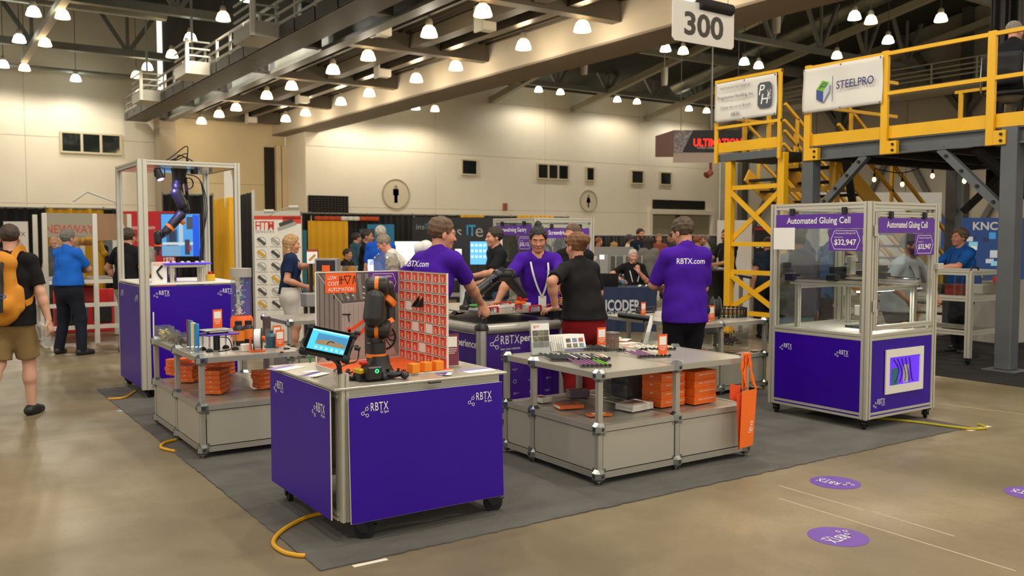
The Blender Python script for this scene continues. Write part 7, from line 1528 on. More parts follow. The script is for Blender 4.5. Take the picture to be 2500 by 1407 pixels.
# booth beyond the stairs
t,p,q,ux,n,w=board('blue_stand_wall','blue stand wall with white letters beyond the yellow stairs','wall panel',24,2300,532,2560,780,M('stand_blue','#1f4f9a',.45));text('KNCROP',p,q(2435,552),ux,Z_,1.3,.22,white,bold=.02)
rr=random.Random(4)
for i in range(16):x,y=rr.uniform(2310,2430),rr.uniform(560,650);rectp(p,q,x,y,x+rr.uniform(8,22),y+rr.uniform(8,20),M('graf_%d'%(i%5),('#dfe8ee','#3f9ad8','#1d2f5a','#8fd0e8','#c8d0d8')[i%5],.5,emit=.25),'graphic_patch',.004+.0005*i)
t,p,q,ux,n,w=board('bright_wall','pale lit stand wall glimpsed behind the stairs','wall panel',25,2000,470,2300,700,M('backdrop_white','#d9d5cc',.7))
mb=MB();mb.box(10.2,30,3.5,8.35,.0,.006);single('dark_carpet',mb,M('carpet_black','#15130f',.95,bump=.4,bscale=200),'black carpet under the mezzanine and the machine stand','carpet',smooth=0)
# aluminium framed machine table by the man in the blue shirt
ax0,ay0=10.0,5.75;p=onZ(2362,893);q_=onZ(2428,880);q2_=onZ(2285,872)
t=thing('machine_table','aluminium framed wheeled table with a clear box of red parts on top','table',(p.x+.3,p.y+.3,.006));x0,y0=p.x,p.y;x1,y1=x0+.75,y0+.95
for x,y in((x0,y0),(x1,y0),(x0,y1),(x1,y1)):
 mb=MB();extr(mb,(x,y,.1),(x,y,1.2),.07);mb.build('post',alu_p,t);caster(t,x,y,.04,.1,.5)
for z in(.42,.86,1.2):
 for a,b in(((x0,y0),(x1,y0)),((x0,y1),(x1,y1)),((x0,y0),(x0,y1)),((x1,y0),(x1,y1))):mb=MB();extr(mb,(*a,z),(*b,z),.06);mb.build('rail',alu_p,t)
mb=MB();mb.box(x0,x1,y0,y1,.88,.9);mb.build('bed',alu,t)
for a in((x0,x1,y0-.002,y0+.002),(x0-.002,x0+.002,y0,y1)):mb=MB();mb.box(*a,.9,1.17);mb.build('clear_side',acrylic,t)
for(u,v,c_)in((.2,.3,'#8a2a20'),(.45,.4,'#6a1f1a'),(.6,.2,'#b8b4aa'),(.3,.6,'#5a5650')):mb=MB();mb.cbox(x0+u-.1,x0+u+.1,y0+v-.1,y0+v+.1,.9,1.03,.01);mb.build('machine_part',M('mp_'+c_[1:],c_,.5),t)
mb=MB();mb.tube([(x0+.2,y0+.1,1.23),(x0+.22,y0+.1,1.27),(x0+.36,y0+.1,1.27),(x0+.38,y0+.1,1.23)],.012,6);mb.build('lid_handle',black,t)
MT=(x0,y0,x1,y1)
a=onD(2432,690,14);obj_box('white_cabinet',M('cab_white','#b8b4aa',.5),'pale machine cabinet behind the grey mezzanine column','cabinet',a.x+.6,a.y,.006,1.4,.6,.95,-.2);b=onD(2436,700,13.8);obj_box('red_button_box',M('box_red','#d02818',.4,emit=.3),'small bright red box on the pale cabinet','box',b.x,b.y,.957,.12,.1,.1,0)
# ================================================================== people: one continuous surface per body, grown from a smooth blend of limbs
def axis_(lo,hi,h,fine):
 pts=[lo];
 while pts[-1]<hi:
  x=pts[-1];st=h
  for a,b,f in fine:
   if a-h*.5<=x<=b:st=min(st,f)
  pts.append(x+st)
 return np.array(pts)
class Field:
 def __init__(s,lo,hi,h,fine=()):
  s.ax=[axis_(lo[i],hi[i],h,[(f[0][i],f[1][i],f[2])for f in fine])for i in range(3)]
  s.D=np.full([len(a)for a in s.ax],9.0,np.float32)
 def blk(s,lo,hi):
  sl=tuple(slice(max(0,np.searchsorted(s.ax[i],lo[i])-1),np.searchsorted(s.ax[i],hi[i])+1)for i in range(3))
  x,y,z=s.ax[0][sl[0]][:,None,None],s.ax[1][sl[1]][None,:,None],s.ax[2][sl[2]][None,None,:]
  return sl,x.astype(np.float32),y.astype(np.float32),z.astype(np.float32)
 def put(s,sl,d,k,sub=False):
  D=s.D[sl]
  if D.size==0:return
  if sub:s.D[sl]=np.maximum(D,-d);return
  if k<=0:s.D[sl]=np.minimum(D,d);return
  h=np.clip(.5+.5*(D-d)/k,0,1);s.D[sl]=D*(1-h)+d*h-k*h*(1-h)
 def cap(s,a,b,ra,rb,k=.03,dr=1.0,side=None,cut=None,sub=False,wob=0.0):
  """tapered limb; dr < 1 flattens it across the axis 'side' x limb"""
  a,b=np.array(a,float),np.array(b,float);R=max(ra,rb)+k+.02
  lo=np.minimum(a,b)-R;hi=np.maximum(a,b)+R;sl,x,y,z=s.blk(lo,hi)
  if x.size==0 or y.size==0 or z.size==0:return
  d=b-a;L2=max(1e-9,float(d@d));px,py,pz=x-a[0],y-a[1],z-a[2]
  t=np.clip((px*d[0]+py*d[1]+pz*d[2])/L2,0,1);qx,qy,qz=px-t*d[0],py-t*d[1],pz-t*d[2]
  r=ra+(rb-ra)*t
  if dr!=1.0:
   n=np.array(side,float);u=qx*n[0]+qy*n[1]+qz*n[2];e=np.sqrt(qx**2+qy**2+qz**2-u*u+(u/dr)**2+1e-12);v=(e-r)*(dr+(1-dr)*.5)
  else:v=np.sqrt(qx**2+qy**2+qz**2+1e-12)-r
  if cut is not None:p,n=cut;v=np.maximum(v,(x-p[0])*n[0]+(y-p[1])*n[1]+(z-p[2])*n[2])
  s.put(sl,v,k,sub)
 def plane(s,p,n):
  x,y,z=s.ax[0][:,None,None],s.ax[1][None,:,None],s.ax[2][None,None,:]
  s.D=np.maximum(s.D,((x-p[0])*n[0]+(y-p[1])*n[1]+(z-p[2])*n[2]).astype(np.float32))
 def wrinkle(s,amp,f=1.0,ph=0.0):
  x,y,z=[a.astype(np.float32)for a in(s.ax[0][:,None,None],s.ax[1][None,:,None],s.ax[2][None,None,:])]
  w=np.sin(22*f*z+9*f*x+5*np.sin(11*f*x+ph)+ph)*np.sin(13*f*x-8*f*y+7*f*z+ph*2)+.6*np.sin(38*f*z-15*f*x+12*f*y+ph)
  s.D+=np.where(np.abs(s.D)<.06,amp*w,0)
 def mesh(s):
  D=s.D;I=D<0;nx,ny,nz=D.shape
  c=np.zeros((nx-1,ny-1,nz-1),np.int8)
  for i in(0,1):
   for j in(0,1):
    for k in(0,1):c+=I[i:nx-1+i,j:ny-1+j,k:nz-1+k]
  act=(c>0)&(c<8);ci=np.argwhere(act);n=len(ci)
  if n==0:return np.zeros((0,3)),np.zeros((0,4),int)
  idm=np.full(act.shape,-1,np.int32);idm[act]=np.arange(n)
  C=np.zeros((n,8),np.float32);off=[(i,j,k)for i in(0,1)for j in(0,1)for k in(0,1)]
  for m,o in enumerate(off):C[:,m]=D[ci[:,0]+o[0],ci[:,1]+o[1],ci[:,2]+o[2]]
  P=np.zeros((n,3));W_=np.zeros(n)
  for a in range(8):
   for b in range(a+1,8):
    df=[off[b][q]-off[a][q]for q in range(3)]
    if sum(abs(v)for v in df)!=1:continue
    m=(C[:,a]<0)!=(C[:,b]<0);t=C[:,a]/np.where(m,C[:,a]-C[:,b],1)
    for q in range(3):P[:,q]+=np.where(m,off[a][q]+t*df[q],0)
    W_+=m
  P/=W_[:,None];V=np.zeros((n,3))
  for q in range(3):g=s.ax[q];i=ci[:,q];V[:,q]=g[i]+P[:,q]*(g[i+1]-g[i])
  Q=[]
  for a in range(3):
   sl0=[slice(None)]*3;sl1=[slice(None)]*3;sl0[a]=slice(0,-1);sl1[a]=slice(1,None)
   A,B=I[tuple(sl0)],I[tuple(sl1)];e=np.argwhere(A!=B);
   if len(e)==0:continue
   b_,c_=(a+1)%3,(a+2)%3;sh=act.shape
   ok=(e[:,b_]>=1)&(e[:,c_]>=1)&(e[:,b_]<sh[b_])&(e[:,c_]<sh[c_])&(e[:,a]<sh[a]);e=e[ok]
   def cell(db,dc):q=e.copy();q[:,b_]-=db;q[:,c_]-=dc;return idm[q[:,0],q[:,1],q[:,2]]
   q=np.stack([cell(1,1),cell(0,1),cell(0,0),cell(1,0)],1);fl=~I[e[:,0],e[:,1],e[:,2]];q[fl]=q[fl][:,::-1];Q.append(q[(q>=0).all(1)])
  return V,np.concatenate(Q)
def npmesh(name,V,Q,mats,parent,colors=None,fmat=None):
 me=bpy.data.meshes.new(name);n,m=len(V),len(Q)
 me.vertices.add(n);me.vertices.foreach_set('co',V.astype(np.float32).ravel());me.loops.add(m*4);me.loops.foreach_set('vertex_index',Q.astype(np.int32).ravel())
 me.polygons.add(m);me.polygons.foreach_set('loop_start',np.arange(0,4*m,4,dtype=np.int32));me.polygons.foreach_set('loop_total',np.full(m,4,np.int32))
 for x in(mats if isinstance(mats,(list,tuple))else[mats]):me.materials.append(x)
 me.polygons.foreach_set('use_smooth',np.ones(m,bool));me.update(calc_edges=True);me.validate()
 if colors is not None:at=me.color_attributes.new('Col','FLOAT_COLOR','POINT');at.data.foreach_set('color',np.concatenate([colors,np.ones((n,1))],1).astype(np.float32).ravel())
 return link(name,me,parent)
def ik(a,b,l1,l2,pole):
 a,b=np.array(a,float),np.array(b,float);d=b-a;L=np.linalg.norm(d);u=d/max(L,1e-6);L=min(L,(l1+l2)*.998);b=a+u*L
 c=(l1*l1-l2*l2+L*L)/(2*L);h=math.sqrt(max(0,l1*l1-c*c));p=np.array(pole,float);p-=u*(p@u);p/=max(1e-6,np.linalg.norm(p));return a+u*c+p*h,b
def rotm(yaw,pitch,tilt):return np.array(Matrix.Rotation(yaw,3,'Z')@Matrix.Rotation(pitch,3,'X')@Matrix.Rotation(tilt,3,'Y'))
skin_m=M('skin','#c58c6c',.5,attr='Col',spec=.35)
def ell_(p,c,r):q=[(p[i]-c[i])/r[i]for i in range(3)];k0=np.sqrt(q[0]**2+q[1]**2+q[2]**2+1e-9);return(k0-1)*min(r)*.85+(k0-1)*(sum(r)/3-min(r))*.3
def smin(a,b,k):h=np.clip(.5+.5*(b-a)/k,0,1);return b*(1-h)+a*h-k*h*(1-h)
def head_sdf(p,jaw=1.0):
 x,y,z=p;ax=np.abs(x)
 d=ell_(p,(0,-.012,.036),(.076,.096,.086));d=smin(d,ell_(p,(0,.022,-.04),(.06*jaw,.068,.078)),.035);d=smin(d,ell_(p,(0,.066,-.098),(.026*jaw,.02,.018)),.03)
 d=smin(d,ell_((ax,y,z),(.04,.062,-.03),(.022,.025,.025)),.025);d=smin(d,ell_(p,(0,.082,.022),(.05,.014,.011)),.018)
 e=ell_((ax,y,z),(.032,.1,-.003),(.02,.014,.011));h=np.clip(.5-.5*(e+d)/.014,0,1);d=d*(1-h)+(-e)*h+.014*h*(1-h)if True else d
 d=np.minimum(d,ell_((ax,y,z),(.032,.078,-.003),(.0135,.0125,.0115)))
 t=np.clip((z-.008)/-.042,0,1);d=smin(d,np.sqrt(x**2+(y-(.09+.022*t))**2+(z-(.008-.042*t))**2)-(.008+.0045*t),.012);d=smin(d,np.sqrt((ax-.0125)**2+(y-.098)**2+(z+.036)**2)-.0085,.008)
 d=smin(d,ell_(p,(0,.09,-.0605),(.024,.009,.0055)),.006);d=smin(d,ell_(p,(0,.088,-.0705),(.021,.009,.006)),.006)
 d=smin(d,ell_((ax,y,z),(.079,-.006,-.012),(.009,.019,.032)),.008)
 return d
def person(label,loc,rz,H=1.76,skin='#c28a6a',hair='short',hcol='#3a2a1c',shirt='#222222',sleeve=.55,collar=True,hem=.86,legs='#20232a',legtype='long',shoes='#1a1a1a',pose=None,q='lo',fat=0.0,female=False,beard=None,stub=0.0,cap=None,glasses=False,lanyard=None,belt=None,longsleeve=False,group=None,floor_z=0.0,vneck=False):
 po=dict(lean=(0,0),twist=0.0,lw=(-.26,.03,.84),rw=(.26,.03,.84),lp=(-.3,-1,0),rp=(.3,-1,0),la=(-.1,0,.085),ra=(.1,0,.085),head=(0,0,0),pz=.95,py=0.0,hand=(.35,.35),lfa=.12,rfa=-.12,lk=(0,1,0),rk=(0,1,0),ln=None,rn=None,neck=(0,0));po.update(pose or{})
 s=H/1.76;t=thing('person',label,'person',loc,rz,group);sc4=np.array([s,s,s])
 hb={'hi':.0105,'mid':.0125,'lo':.016}[q];hh={'hi':.0048,'mid':.0065,'lo':.009}[q];hd={'hi':.0052,'mid':.007,'lo':.0105}[q]
 P=np.array([0,po['py'],po['pz']]);lx,ly=po['lean'];up=1.46-.95;tw=po['twist']
 drop=.5*(lx*lx+ly*ly)/up;N_=P+np.array([lx,ly,up-drop]);Cc=P+(N_-P)*.62;sp=(N_-P)/np.linalg.norm(N_-P)
 sv=np.array([math.cos(tw),math.sin(tw),0]);fv=np.array([-math.sin(tw),math.cos(tw),0]);sw=.165 if female else .178
 SL,SR=N_-sv*sw-sp*.045,N_+sv*sw-sp*.045
 EL,WL=ik(SL,po['lw'],.29,.26,po['lp']);ER,WR=ik(SR,po['rw'],.29,.26,po['rp'])
 HL,HR=P+np.array([-.09,0,-.03]),P+np.array([.09,0,-.03]);KL,AL=ik(HL,po['la'],.43,.42,po['lk']);KR,AR=ik(HR,po['ra'],.43,.42,po['rk'])
 hy,hp_,ht=po['head'];Rh_=rotm(hy,hp_,ht);hc=N_+np.array([po['neck'][0],po['neck'][1]+.015,.175])+Rh_@np.array([0,.012,.0])-np.array([0,0,.01])
 arms=((SL,EL,WL,-1),(SR,ER,WR,1));legl=((HL,KL,AL,po['lfa']),(HR,KR,AR,po['rfa']))
 allp=np.array([P,N_,SL,SR,EL,ER,WL,WR,KL,KR,AL,AR,hc]);lo=allp.min(0)-.2;hi=allp.max(0)+.2;lo[2]=min(AL[2],AR[2])-.11;hi[2]=max(hc[2]+.16,allp[:,2].max()+.2)
 fine=[(hc-.14,hc+.14,hh)]+[(w-.11+(w-e)/.26*.08,w+.11+(w-e)/.26*.08,hd)for _,e,w,_ in arms]
 F=Field(lo,hi,hb,fine);F0=fine
 def torso(F,g,k=.05):
  f=fat;F.cap(P+[0,0,-.04],P+[0,0,.06],.155+g+f*.6+(.012 if female else 0),.143+g+f,k,.70+f*1.2,fv);F.cap(P+[0,0,.06],Cc,.14+g+f-(.015 if female else 0),.158+g+f*.5,k,.70+f*1.5,fv);F.cap(Cc,N_-sp*.07,.158+g+f*.4,.125+g,k,.66,fv)
  F.cap(SL-sv*-.02,SR+sv*-.02,.062+g*.8,.062+g*.8,k*.9);F.cap(N_-sp*.02,SL+sv*.03,.056+g*.6,.05+g*.6,k*.9);F.cap(N_-sp*.02,SR-sv*.03,.056+g*.6,.05+g*.6,k*.9)
  if f>.02:F.cap(P+[0,.05,.05],P+[0,.06,.14],.12+g+f*.5,.115+g+f*.4,k)
  if female:F.cap(Cc+fv*.07-sv*.06+[0,0,-.0],Cc+fv*.07+sv*.06,.06+g*.7,.06+g*.7,k)
 torso(F,0)
 F.cap(N_-sp*.03,hc+Rh_@np.array([0,-.02,-.05]),.06,.052 if not female else .046,.025)
 for S_,E_,W__,sg in arms:
  F.cap(S_,E_,.052,.041,.03);F.cap(E_,E_+(W__-E_)*.35,.043,.042,.02);F.cap(E_+(W__-E_)*.3,W__,.042,.028,.02)
 for i,(h_,k_,a_,fa)in enumerate(legl):
  F.cap(h_,k_,.088,.056,.04);F.cap(k_,k_+(a_-k_)*.4-np.array([0,.012,0]),.054,.058,.025);F.cap(k_+(a_-k_)*.35,a_,.054,.037,.025);fd=np.array([math.sin(-fa)if i==1 else math.sin(-fa),math.cos(fa),0]);F.cap(a_+[0,0,-.045],a_+fd*.15+[0,0,-.06],.036,.026,.03)
  # hands
 for(S_,E_,W__,sg),curl,nn in zip(arms,po['hand'],(po['ln'],po['rn'])):
  u=W__-E_;u/=np.linalg.norm(u)
  hu=po.get('lu' if sg<0 else 'ru');
  if hu is not None:u=np.array(hu,float)/np.linalg.norm(hu)
  n=np.array(nn,float)if nn is not None else np.array([-sg,.15,0.0]);n-=u*(n@u);n/=np.linalg.norm(n);l=np.cross(u,n)*(1 if sg>0 else-1);l=l if True else-l
  th=np.cross(n,u)*sg*-1
  # thumb side: towards the body front for a hanging hand
  thd=np.cross(u,n)*sg*-1
  F.cap(W__-u*.01,W__+u*.03,.027,.03,.015,.62,n);F.cap(W__+u*.03,W__+u*.085,.037,.04,.012,.38,n)
  for f_,(o_,L_,r_)in enumerate(((.031,.07,.0085),(.0105,.078,.009),(-.0105,.073,.0087),(-.031,.057,.0078))):
   b0=W__+u*(.088-abs(o_)*.25)+thd*o_;c1=curl*.8+.08*f_;d1=u*math.cos(c1)+n*math.sin(c1);b1=b0+d1*L_*.5;c2=c1+curl*1.1;d2=u*math.cos(c2)+n*math.sin(c2);b2=b1+d2*L_*.3;c3=c2+curl*.6;d3=u*math.cos(c3)+n*math.sin(c3);b3=b2+d3*L_*.22
   F.cap(b0-u*.012,b1,r_*1.05,r_,.004);F.cap(b1,b2,r_,r_*.93,.003);F.cap(b2,b3,r_*.93,r_*.82,.003)
  b0=W__+u*.025+thd*.028;d1=u*.72+thd*.6+n*.3;d1/=np.linalg.norm(d1);b1=b0+d1*.042;d2=u*.9+thd*.25+n*(.2+curl*.5);d2/=np.linalg.norm(d2);F.cap(b0,b1,.0135,.011,.01);F.cap(b1,b1+d2*.032,.0108,.0088,.004)
  # head
 sl,x,y,z=F.blk(hc-.17,hc+.17);q0,q1,q2=x-hc[0],y-hc[1],z-hc[2];Ri=Rh_.T
 pl=[Ri[i,0]*q0+Ri[i,1]*q1+Ri[i,2]*q2 for i in range(3)];F.put(sl,head_sdf(pl,.94 if female else 1.0).astype(np.float32),.014)
 F.plane((0,0,min(AL[2],AR[2])-.083),(0,0,-1));V,Q=F.mesh()
 base=np.array(lin(skin)[:3]);Cv=np.tile(base,(len(V),1));L_=(V-hc)@Rh_;x,y,z=L_.T;hm=(np.abs(L_)<.14).all(1)
 def tint(mask,c,f=1.0):m_=np.clip(mask,0,1)[:,None]*f*hm[:,None];return Cv*(1-m_)+np.array(c)*m_
 Cv=tint(np.exp(-((np.abs(x)-.045)**2+(y-.07)**2+(z+.03)**2)/.0006),base*np.array([1.08,.78,.74]),.5)
 if stub or beard:bc=np.array(lin(beard or hcol)[:3]);m_=np.clip((.0-.022-z)/.02,0,1)*np.clip((y+.01)/.03,0,1)*(1-.85*np.exp(-((x/.022)**2+((z+.066)/.012)**2)));Cv=tint(m_,bc,.9 if beard else stub)
 Cv=tint((np.exp(-((x/.022)**2+((z+.066)/.0085)**2)**2)*(y>.07)),base*np.array([.85,.5,.48]),.75)
 Cv=tint(np.exp(-(((np.abs(x)-.033)/.02)**2+((z-.019-.1*(.033-np.abs(x))*0)/.0048)**2)**2)*(y>.05),np.array(lin(hcol)[:3])*.8,.8)
 ed=np.sqrt((np.abs(x)-.032)**2+(z+.003)**2);ey=(y>.07);Cv=tint((np.exp(-(((np.abs(x)-.032)/.012)**2+((z+.003)/.0052)**2)**3))*ey,(.62,.58,.53),.9);Cv=tint((ed<.0055)*ey*1.0,(.03,.02,.015),.95);Cv=tint(np.exp(-(((np.abs(x)-.032)/.014)**2+((z-.0035)/.0022)**2)**2)*ey,base*.25,.7)
 npmesh('body',V*s,Q,skin_m,t,Cv)
 def fab(c,rough=.85):return M('cloth_'+c[1:],c,rough,var=.07,vscale=9,bump=.25,bscale=220,spec=.2)
 # shirt
 g=.016;F=Field(lo,hi,hb*1.1);torso(F,g)
 hz=hem;F.cap(P+[0,0,.08],np.array([P[0],P[1]+(.02 if po['pz']<.8 else 0),hz-.02 if po['pz']>.8 else P[2]-.06]),.16+g+fat,(.183 if po['pz']>.8 else .17)+g+fat*.9+(.014 if female else 0),.05,.79+fat*1.3,fv)
 for S_,E_,W__,sg in arms:
  if longsleeve:F.cap(S_,E_,.066,.056,.03);F.cap(E_,E_+(W__-E_)*.96,.055,.04,.02,cut=(E_+(W__-E_)*.95,(W__-E_)/.26))
  else:ev=S_+(E_-S_)*sleeve;dn=(E_-S_)/np.linalg.norm(E_-S_);F.cap(S_,S_+(E_-S_)*(sleeve+.15),.062,.066,.03,cut=(ev,dn))
 F.wrinkle(.0035,1.0,(hash(label)%100)/16)
 if collar:F.cap(N_-sp*.012,N_+sp*.035+fv*-.008,.08,.07,.012)
 F.cap(N_-sp*.0,N_+sp*.14+fv*.04,.062,.06,0,sub=True)
 if vneck:F.cap(N_+fv*.06-sp*.09,N_+fv*.06+sp*.06,.012,.045,0,sub=True)
 if po['pz']>.8:F.plane((0,0,hz),(0,0,-1))
 else:F.plane((0,0,P[2]-.09),(0,0,-1))
 V,Q=F.mesh();sh=npmesh('shirt',V*s,Q,fab(shirt),t)
 # trousers / shorts / skirt
 F=Field(np.array([lo[0],lo[1],lo[2]]),np.array([hi[0],hi[1],P[2]+.16]),hb*1.1);ff=.014 if female else 0.0;F.cap(P+[0,0,-.04],P+[0,0,.1],.17+fat*.7+ff,.157+fat+ff,.05,.75+fat*1.3,fv)
 for i,(h_,k_,a_,fa)in enumerate(legl):
  if legtype=='long':F.cap(h_,k_,.108+fat*.2,.08,.05);F.cap(k_,a_+[0,0,-.03],.08,.066,.03,cut=(a_+[0,0,-.035],(0,0,-1)))
  elif legtype=='shorts':e_=h_+(k_-h_)*.92;F.cap(h_,k_,.108,.1,.05,cut=(e_,(k_-h_)/.43))
  else:e_=h_+(k_-h_)*.62;F.cap(h_,k_,.115,.125,.12,cut=(e_,(0,0,-1)))
 F.wrinkle(.003,.9,(hash(label)%77)/11);F.plane((0,0,P[2]+.09),(0,0,1));V,Q=F.mesh();npmesh({'long':'trousers','shorts':'shorts','skirt':'skirt'}[legtype],V*s,Q,fab(legs),t)
 for i,(h_,k_,a_,fa)in enumerate(legl):
  fd=np.array([math.sin(-fa),math.cos(fa),0]);c0=a_+[0,0,-.04];F=Field(c0-.22,c0+.26,max(.009,hb*.85));F.cap(c0-fd*.045+[0,0,.0],c0+fd*.06+[0,0,-.005],.047,.05,.03);F.cap(c0+fd*.05+[0,0,-.012],c0+fd*.15+[0,0,-.018],.05,.04,.03);F.cap(a_+[0,0,.01],c0,.045,.05,.02,cut=(a_+[0,0,.0],(0,0,1)));F.plane((0,0,c0[2]-.042),(0,0,-1));V,Q=F.mesh();npmesh('shoe',V*s,Q,M('shoe_'+shoes[1:],shoes,.5),t)
  # hair
 if hair!='bald':
  F=Field(hc-.2-(.25 if hair=='long' else 0),hc+.22,max(.006,hh));sl,x,y,z=F.blk(hc-.5,hc+.5);q0,q1,q2=x-hc[0],y-hc[1],z-hc[2];pl=[Ri[i,0]*q0+Ri[i,1]*q1+Ri[i,2]*q2 for i in range(3)];X,Y,Z=pl
  th={'buzz':.004,'short':.011,'thin':.005,'wavy':.018,'bun':.012,'topbun':.012,'long':.016,'curly':.028}[hair]
  d=ell_(pl,(0,-.014,.04),(.078+th,.098+th,.088+th));nape=-.075 if hair in('short','buzz','thin')else-.085;fr=.072 if hair not in('thin','buzz')else .08
  zt=np.clip(fr-(.07-Y)*1.25-.25*np.abs(X)*(Y>.02),nape,fr);d=np.maximum(d,(zt-Z)*.75)
  if hair=='long':
   t_=np.clip((.02-Z)/.26,0,1);l_=np.sqrt((np.abs(X)-.055-.02*t_)**2+(Y+.03+.02*t_)**2+(Z-(.02-.26*t_))**2)-(.045-.015*t_);d=smin(d,l_,.03);b_=np.sqrt(X**2+(Y+.06)**2+(Z-(.02-.22*t_))**2)-.065;d=smin(d,b_,.03);d=np.maximum(d,-(ell_(pl,(0,.06,-.03),(.066,.1,.1))))
  if hair=='bun':d=smin(d,np.sqrt(X**2+(Y+.115)**2+(Z-.05)**2)-.055,.012)
  if hair=='topbun':d=smin(d,np.sqrt(X**2+(Y+.03)**2+(Z-.15)**2)-.034,.02)
  am=.0025 if hair in('short','bun','topbun','long')else(.006 if hair in('curly','wavy')else .001);fq=90 if hair!='curly' else 60
  d=d+am*np.sin(fq*X+20*Z)*np.sin(fq*.8*Y-30*Z+2)+am*.6*np.sin(fq*1.7*Z+40*X)
  F.put(sl,d.astype(np.float32),0);V,Q=F.mesh();npmesh('hair',V*s,Q,M('hair_'+hcol[1:],hcol,.55,var=.35,vscale=60,stretch=(1,1,.25),bump=.5,bscale=160),t)
 T=W[t]
 def L2W(v):return T@Vector(tuple(np.array(v)*s))
 def hl(v):return L2W(hc+Rh_@np.array(v))
 if cap:
  mb=MB();R4=Matrix(Rh_.tolist()).to_4x4();mb.T=T@Matrix.Translation(tuple(hc*s))@R4@Matrix.Scale(s,4);mb.ell((0,-.01,.045),.088,.108,.085,16,10);mb.build('cap',fab(cap[0]),t);mb=MB();mb.T=T@Matrix.Translation(tuple(hc*s))@R4@Matrix.Scale(s,4);mb.prism([(-.07,.07),(-.06,.14),(0,.165),(.06,.14),(.07,.07)][::-1],(0,0,.05),X_,Y_,.006);mb.build('cap_brim',fab(cap[1]),t)
 if glasses:
  mb=MB()
  for sx in(-1,1):mb.tube([hl((sx*.032+.021*math.cos(a),.104,-.003+.017*math.sin(a)))for a in np.linspace(0,6.283,14)[:-1]],.0022*s,5,True);mb.tube([hl((sx*.053,.1,.003)),hl((sx*.079,.05,.003)),hl((sx*.082,-.0,0))],.0022*s,5)
  mb.tube([hl((-.011,.106,.0)),hl((.011,.106,.0))],.0022*s,5);mb.build('glasses',black,t)
 if lanyard:
 # ribbon that follows the chest
  off=.125+fat*.6+(.05 if female else 0)
  for sx in(-1,1):
   pts=[N_+sv*sx*.075+sp*.03+fv*-.02,N_+sv*sx*.085+fv*.07-sp*.04,Cc+sv*sx*.075+fv*(off+.02)+sp*.02,Cc+sv*sx*.04+fv*(off+.035)-sp*.12,Cc+fv*(off+.04)-sp*.22]
   pp=smoothpts([L2W(p)for p in pts],4);mb=MB();nv=T.to_3x3()@Vector(tuple(fv));V=[]
   for i,p in enumerate(pp):d=(pp[min(i+1,len(pp)-1)]-pp[max(0,i-1)]).normalized();w=d.cross(nv).normalized()*.009;V+=[p-w,p+w,p-w+nv*.002,p+w+nv*.002]
   mb.add(V,[f for i in range(len(pp)-1)for f in((4*i,4*i+1,4*i+5,4*i+4),(4*i+2,4*i+6,4*i+7,4*i+3))]);mb.build('lanyard',M('lan_'+lanyard[1:],lanyard,.6),t)
  c=L2W(Cc+fv*(off+.045)-sp*.26);R3=T.to_3x3();mb=MB();a,b=R3@Vector(tuple(sv)),R3@Vector((0,0,1));mb.prism([(-.04,-.055),(.04,-.055),(.04,.05),(-.04,.05)],c,a,b,-.002)if False else mb.prism([(-.04,-.055),(.04,-.055),(.04,.05),(-.04,.05)],c,a,b,.002);mb.build('badge',paper,t)
 if belt:
  mb=MB();r1,r2=.172+fat,(.172+fat)*(.76+fat);mb.tube([L2W(P+sv*r1*math.cos(a)+fv*r2*math.sin(a)+np.array([0,0,.045]))for a in np.linspace(0,6.283,28)[:-1]],.016*s,6,True);mb.build('belt',M('belt_'+belt[1:],belt,.5),t)
 return dict(t=t,shirt=sh,L2W=L2W,N=N_,C=Cc,P=P,hc=hc,s=s,sv=sv,fv=fv,sp=sp,WL=WL,WR=WR,T=T)
def at(px,D):v=onD(px,600,D);return(v.x,v.y,0.0)
AWAY,CAMW,RIGHT,LEFT=-YAW,math.pi-YAW,-YAW-math.pi/2,-YAW+math.pi/2
# ------------------------------------------------------------------ the people in the photograph
def w2l(info_loc,rz,H,p):
 """world point -> the person's unscaled local frame"""
 s=H/1.76;q=TR(*info_loc,rz).inverted()@Vector(p);return(q.x/s,q.y/s,q.z/s)
PUR='#441596'
# backpack walker
loc=onZ(33,1018);loc=(loc.x,loc.y,0)
P1=person('man in black tee and khaki cargo shorts walking with an orange backpack',loc,AWAY+.12,1.80,'#c99a80','buzz','#3a2a1e','#161516',.8,False,.84,'#8b744c','shorts','#1a1a1b',dict(ra=(.12,.1,.085),la=(-.1,-.33,.2),rw=(.34,.02,.80),lw=(-.34,.12,.86),rp=(.6,-1,0),lp=(-.6,-1,0),lean=(0,.03),head=(.15,0,0)),'hi',.025)
t=P1['t'];L2W=P1['L2W'];bkm=M('backpack_orange','#c9821c',.8,bump=.3,bscale=180,var=.06,vscale=6)
bp_=thing('backpack','orange canvas backpack with black straps worn by the walking man','backpack',L2W((0,-.24,1.0)),AWAY+.12)
F=Field(np.array([-.3,-.45,.85]),np.array([.3,.0,1.6]),.012);F.cap((0,-.225,1.06),(0,-.225,1.36),.165,.15,.03,.55,(0,1,0));F.cap((0,-.23,1.02),(0,-.23,1.06),.175,.165,.05,.55,(0,1,0));F.cap((-.07,-.3,1.04),(.07,-.3,1.04),.08,.08,.04);F.cap((-.1,-.24,1.42),(.1,-.24,1.42),.06,.06,.05);F.cap((-.16,-.2,1.02),(-.16,-.2,1.16),.05,.045,.03);F.cap((.16,-.2,1.02),(.16,-.2,1.16),.05,.045,.03);F.wrinkle(.003)
V,Q=F.mesh();V=np.array([tuple(W[bp_].inverted()@L2W(v))for v in V]);npmesh('pack_body',V,Q,bkm,bp_)
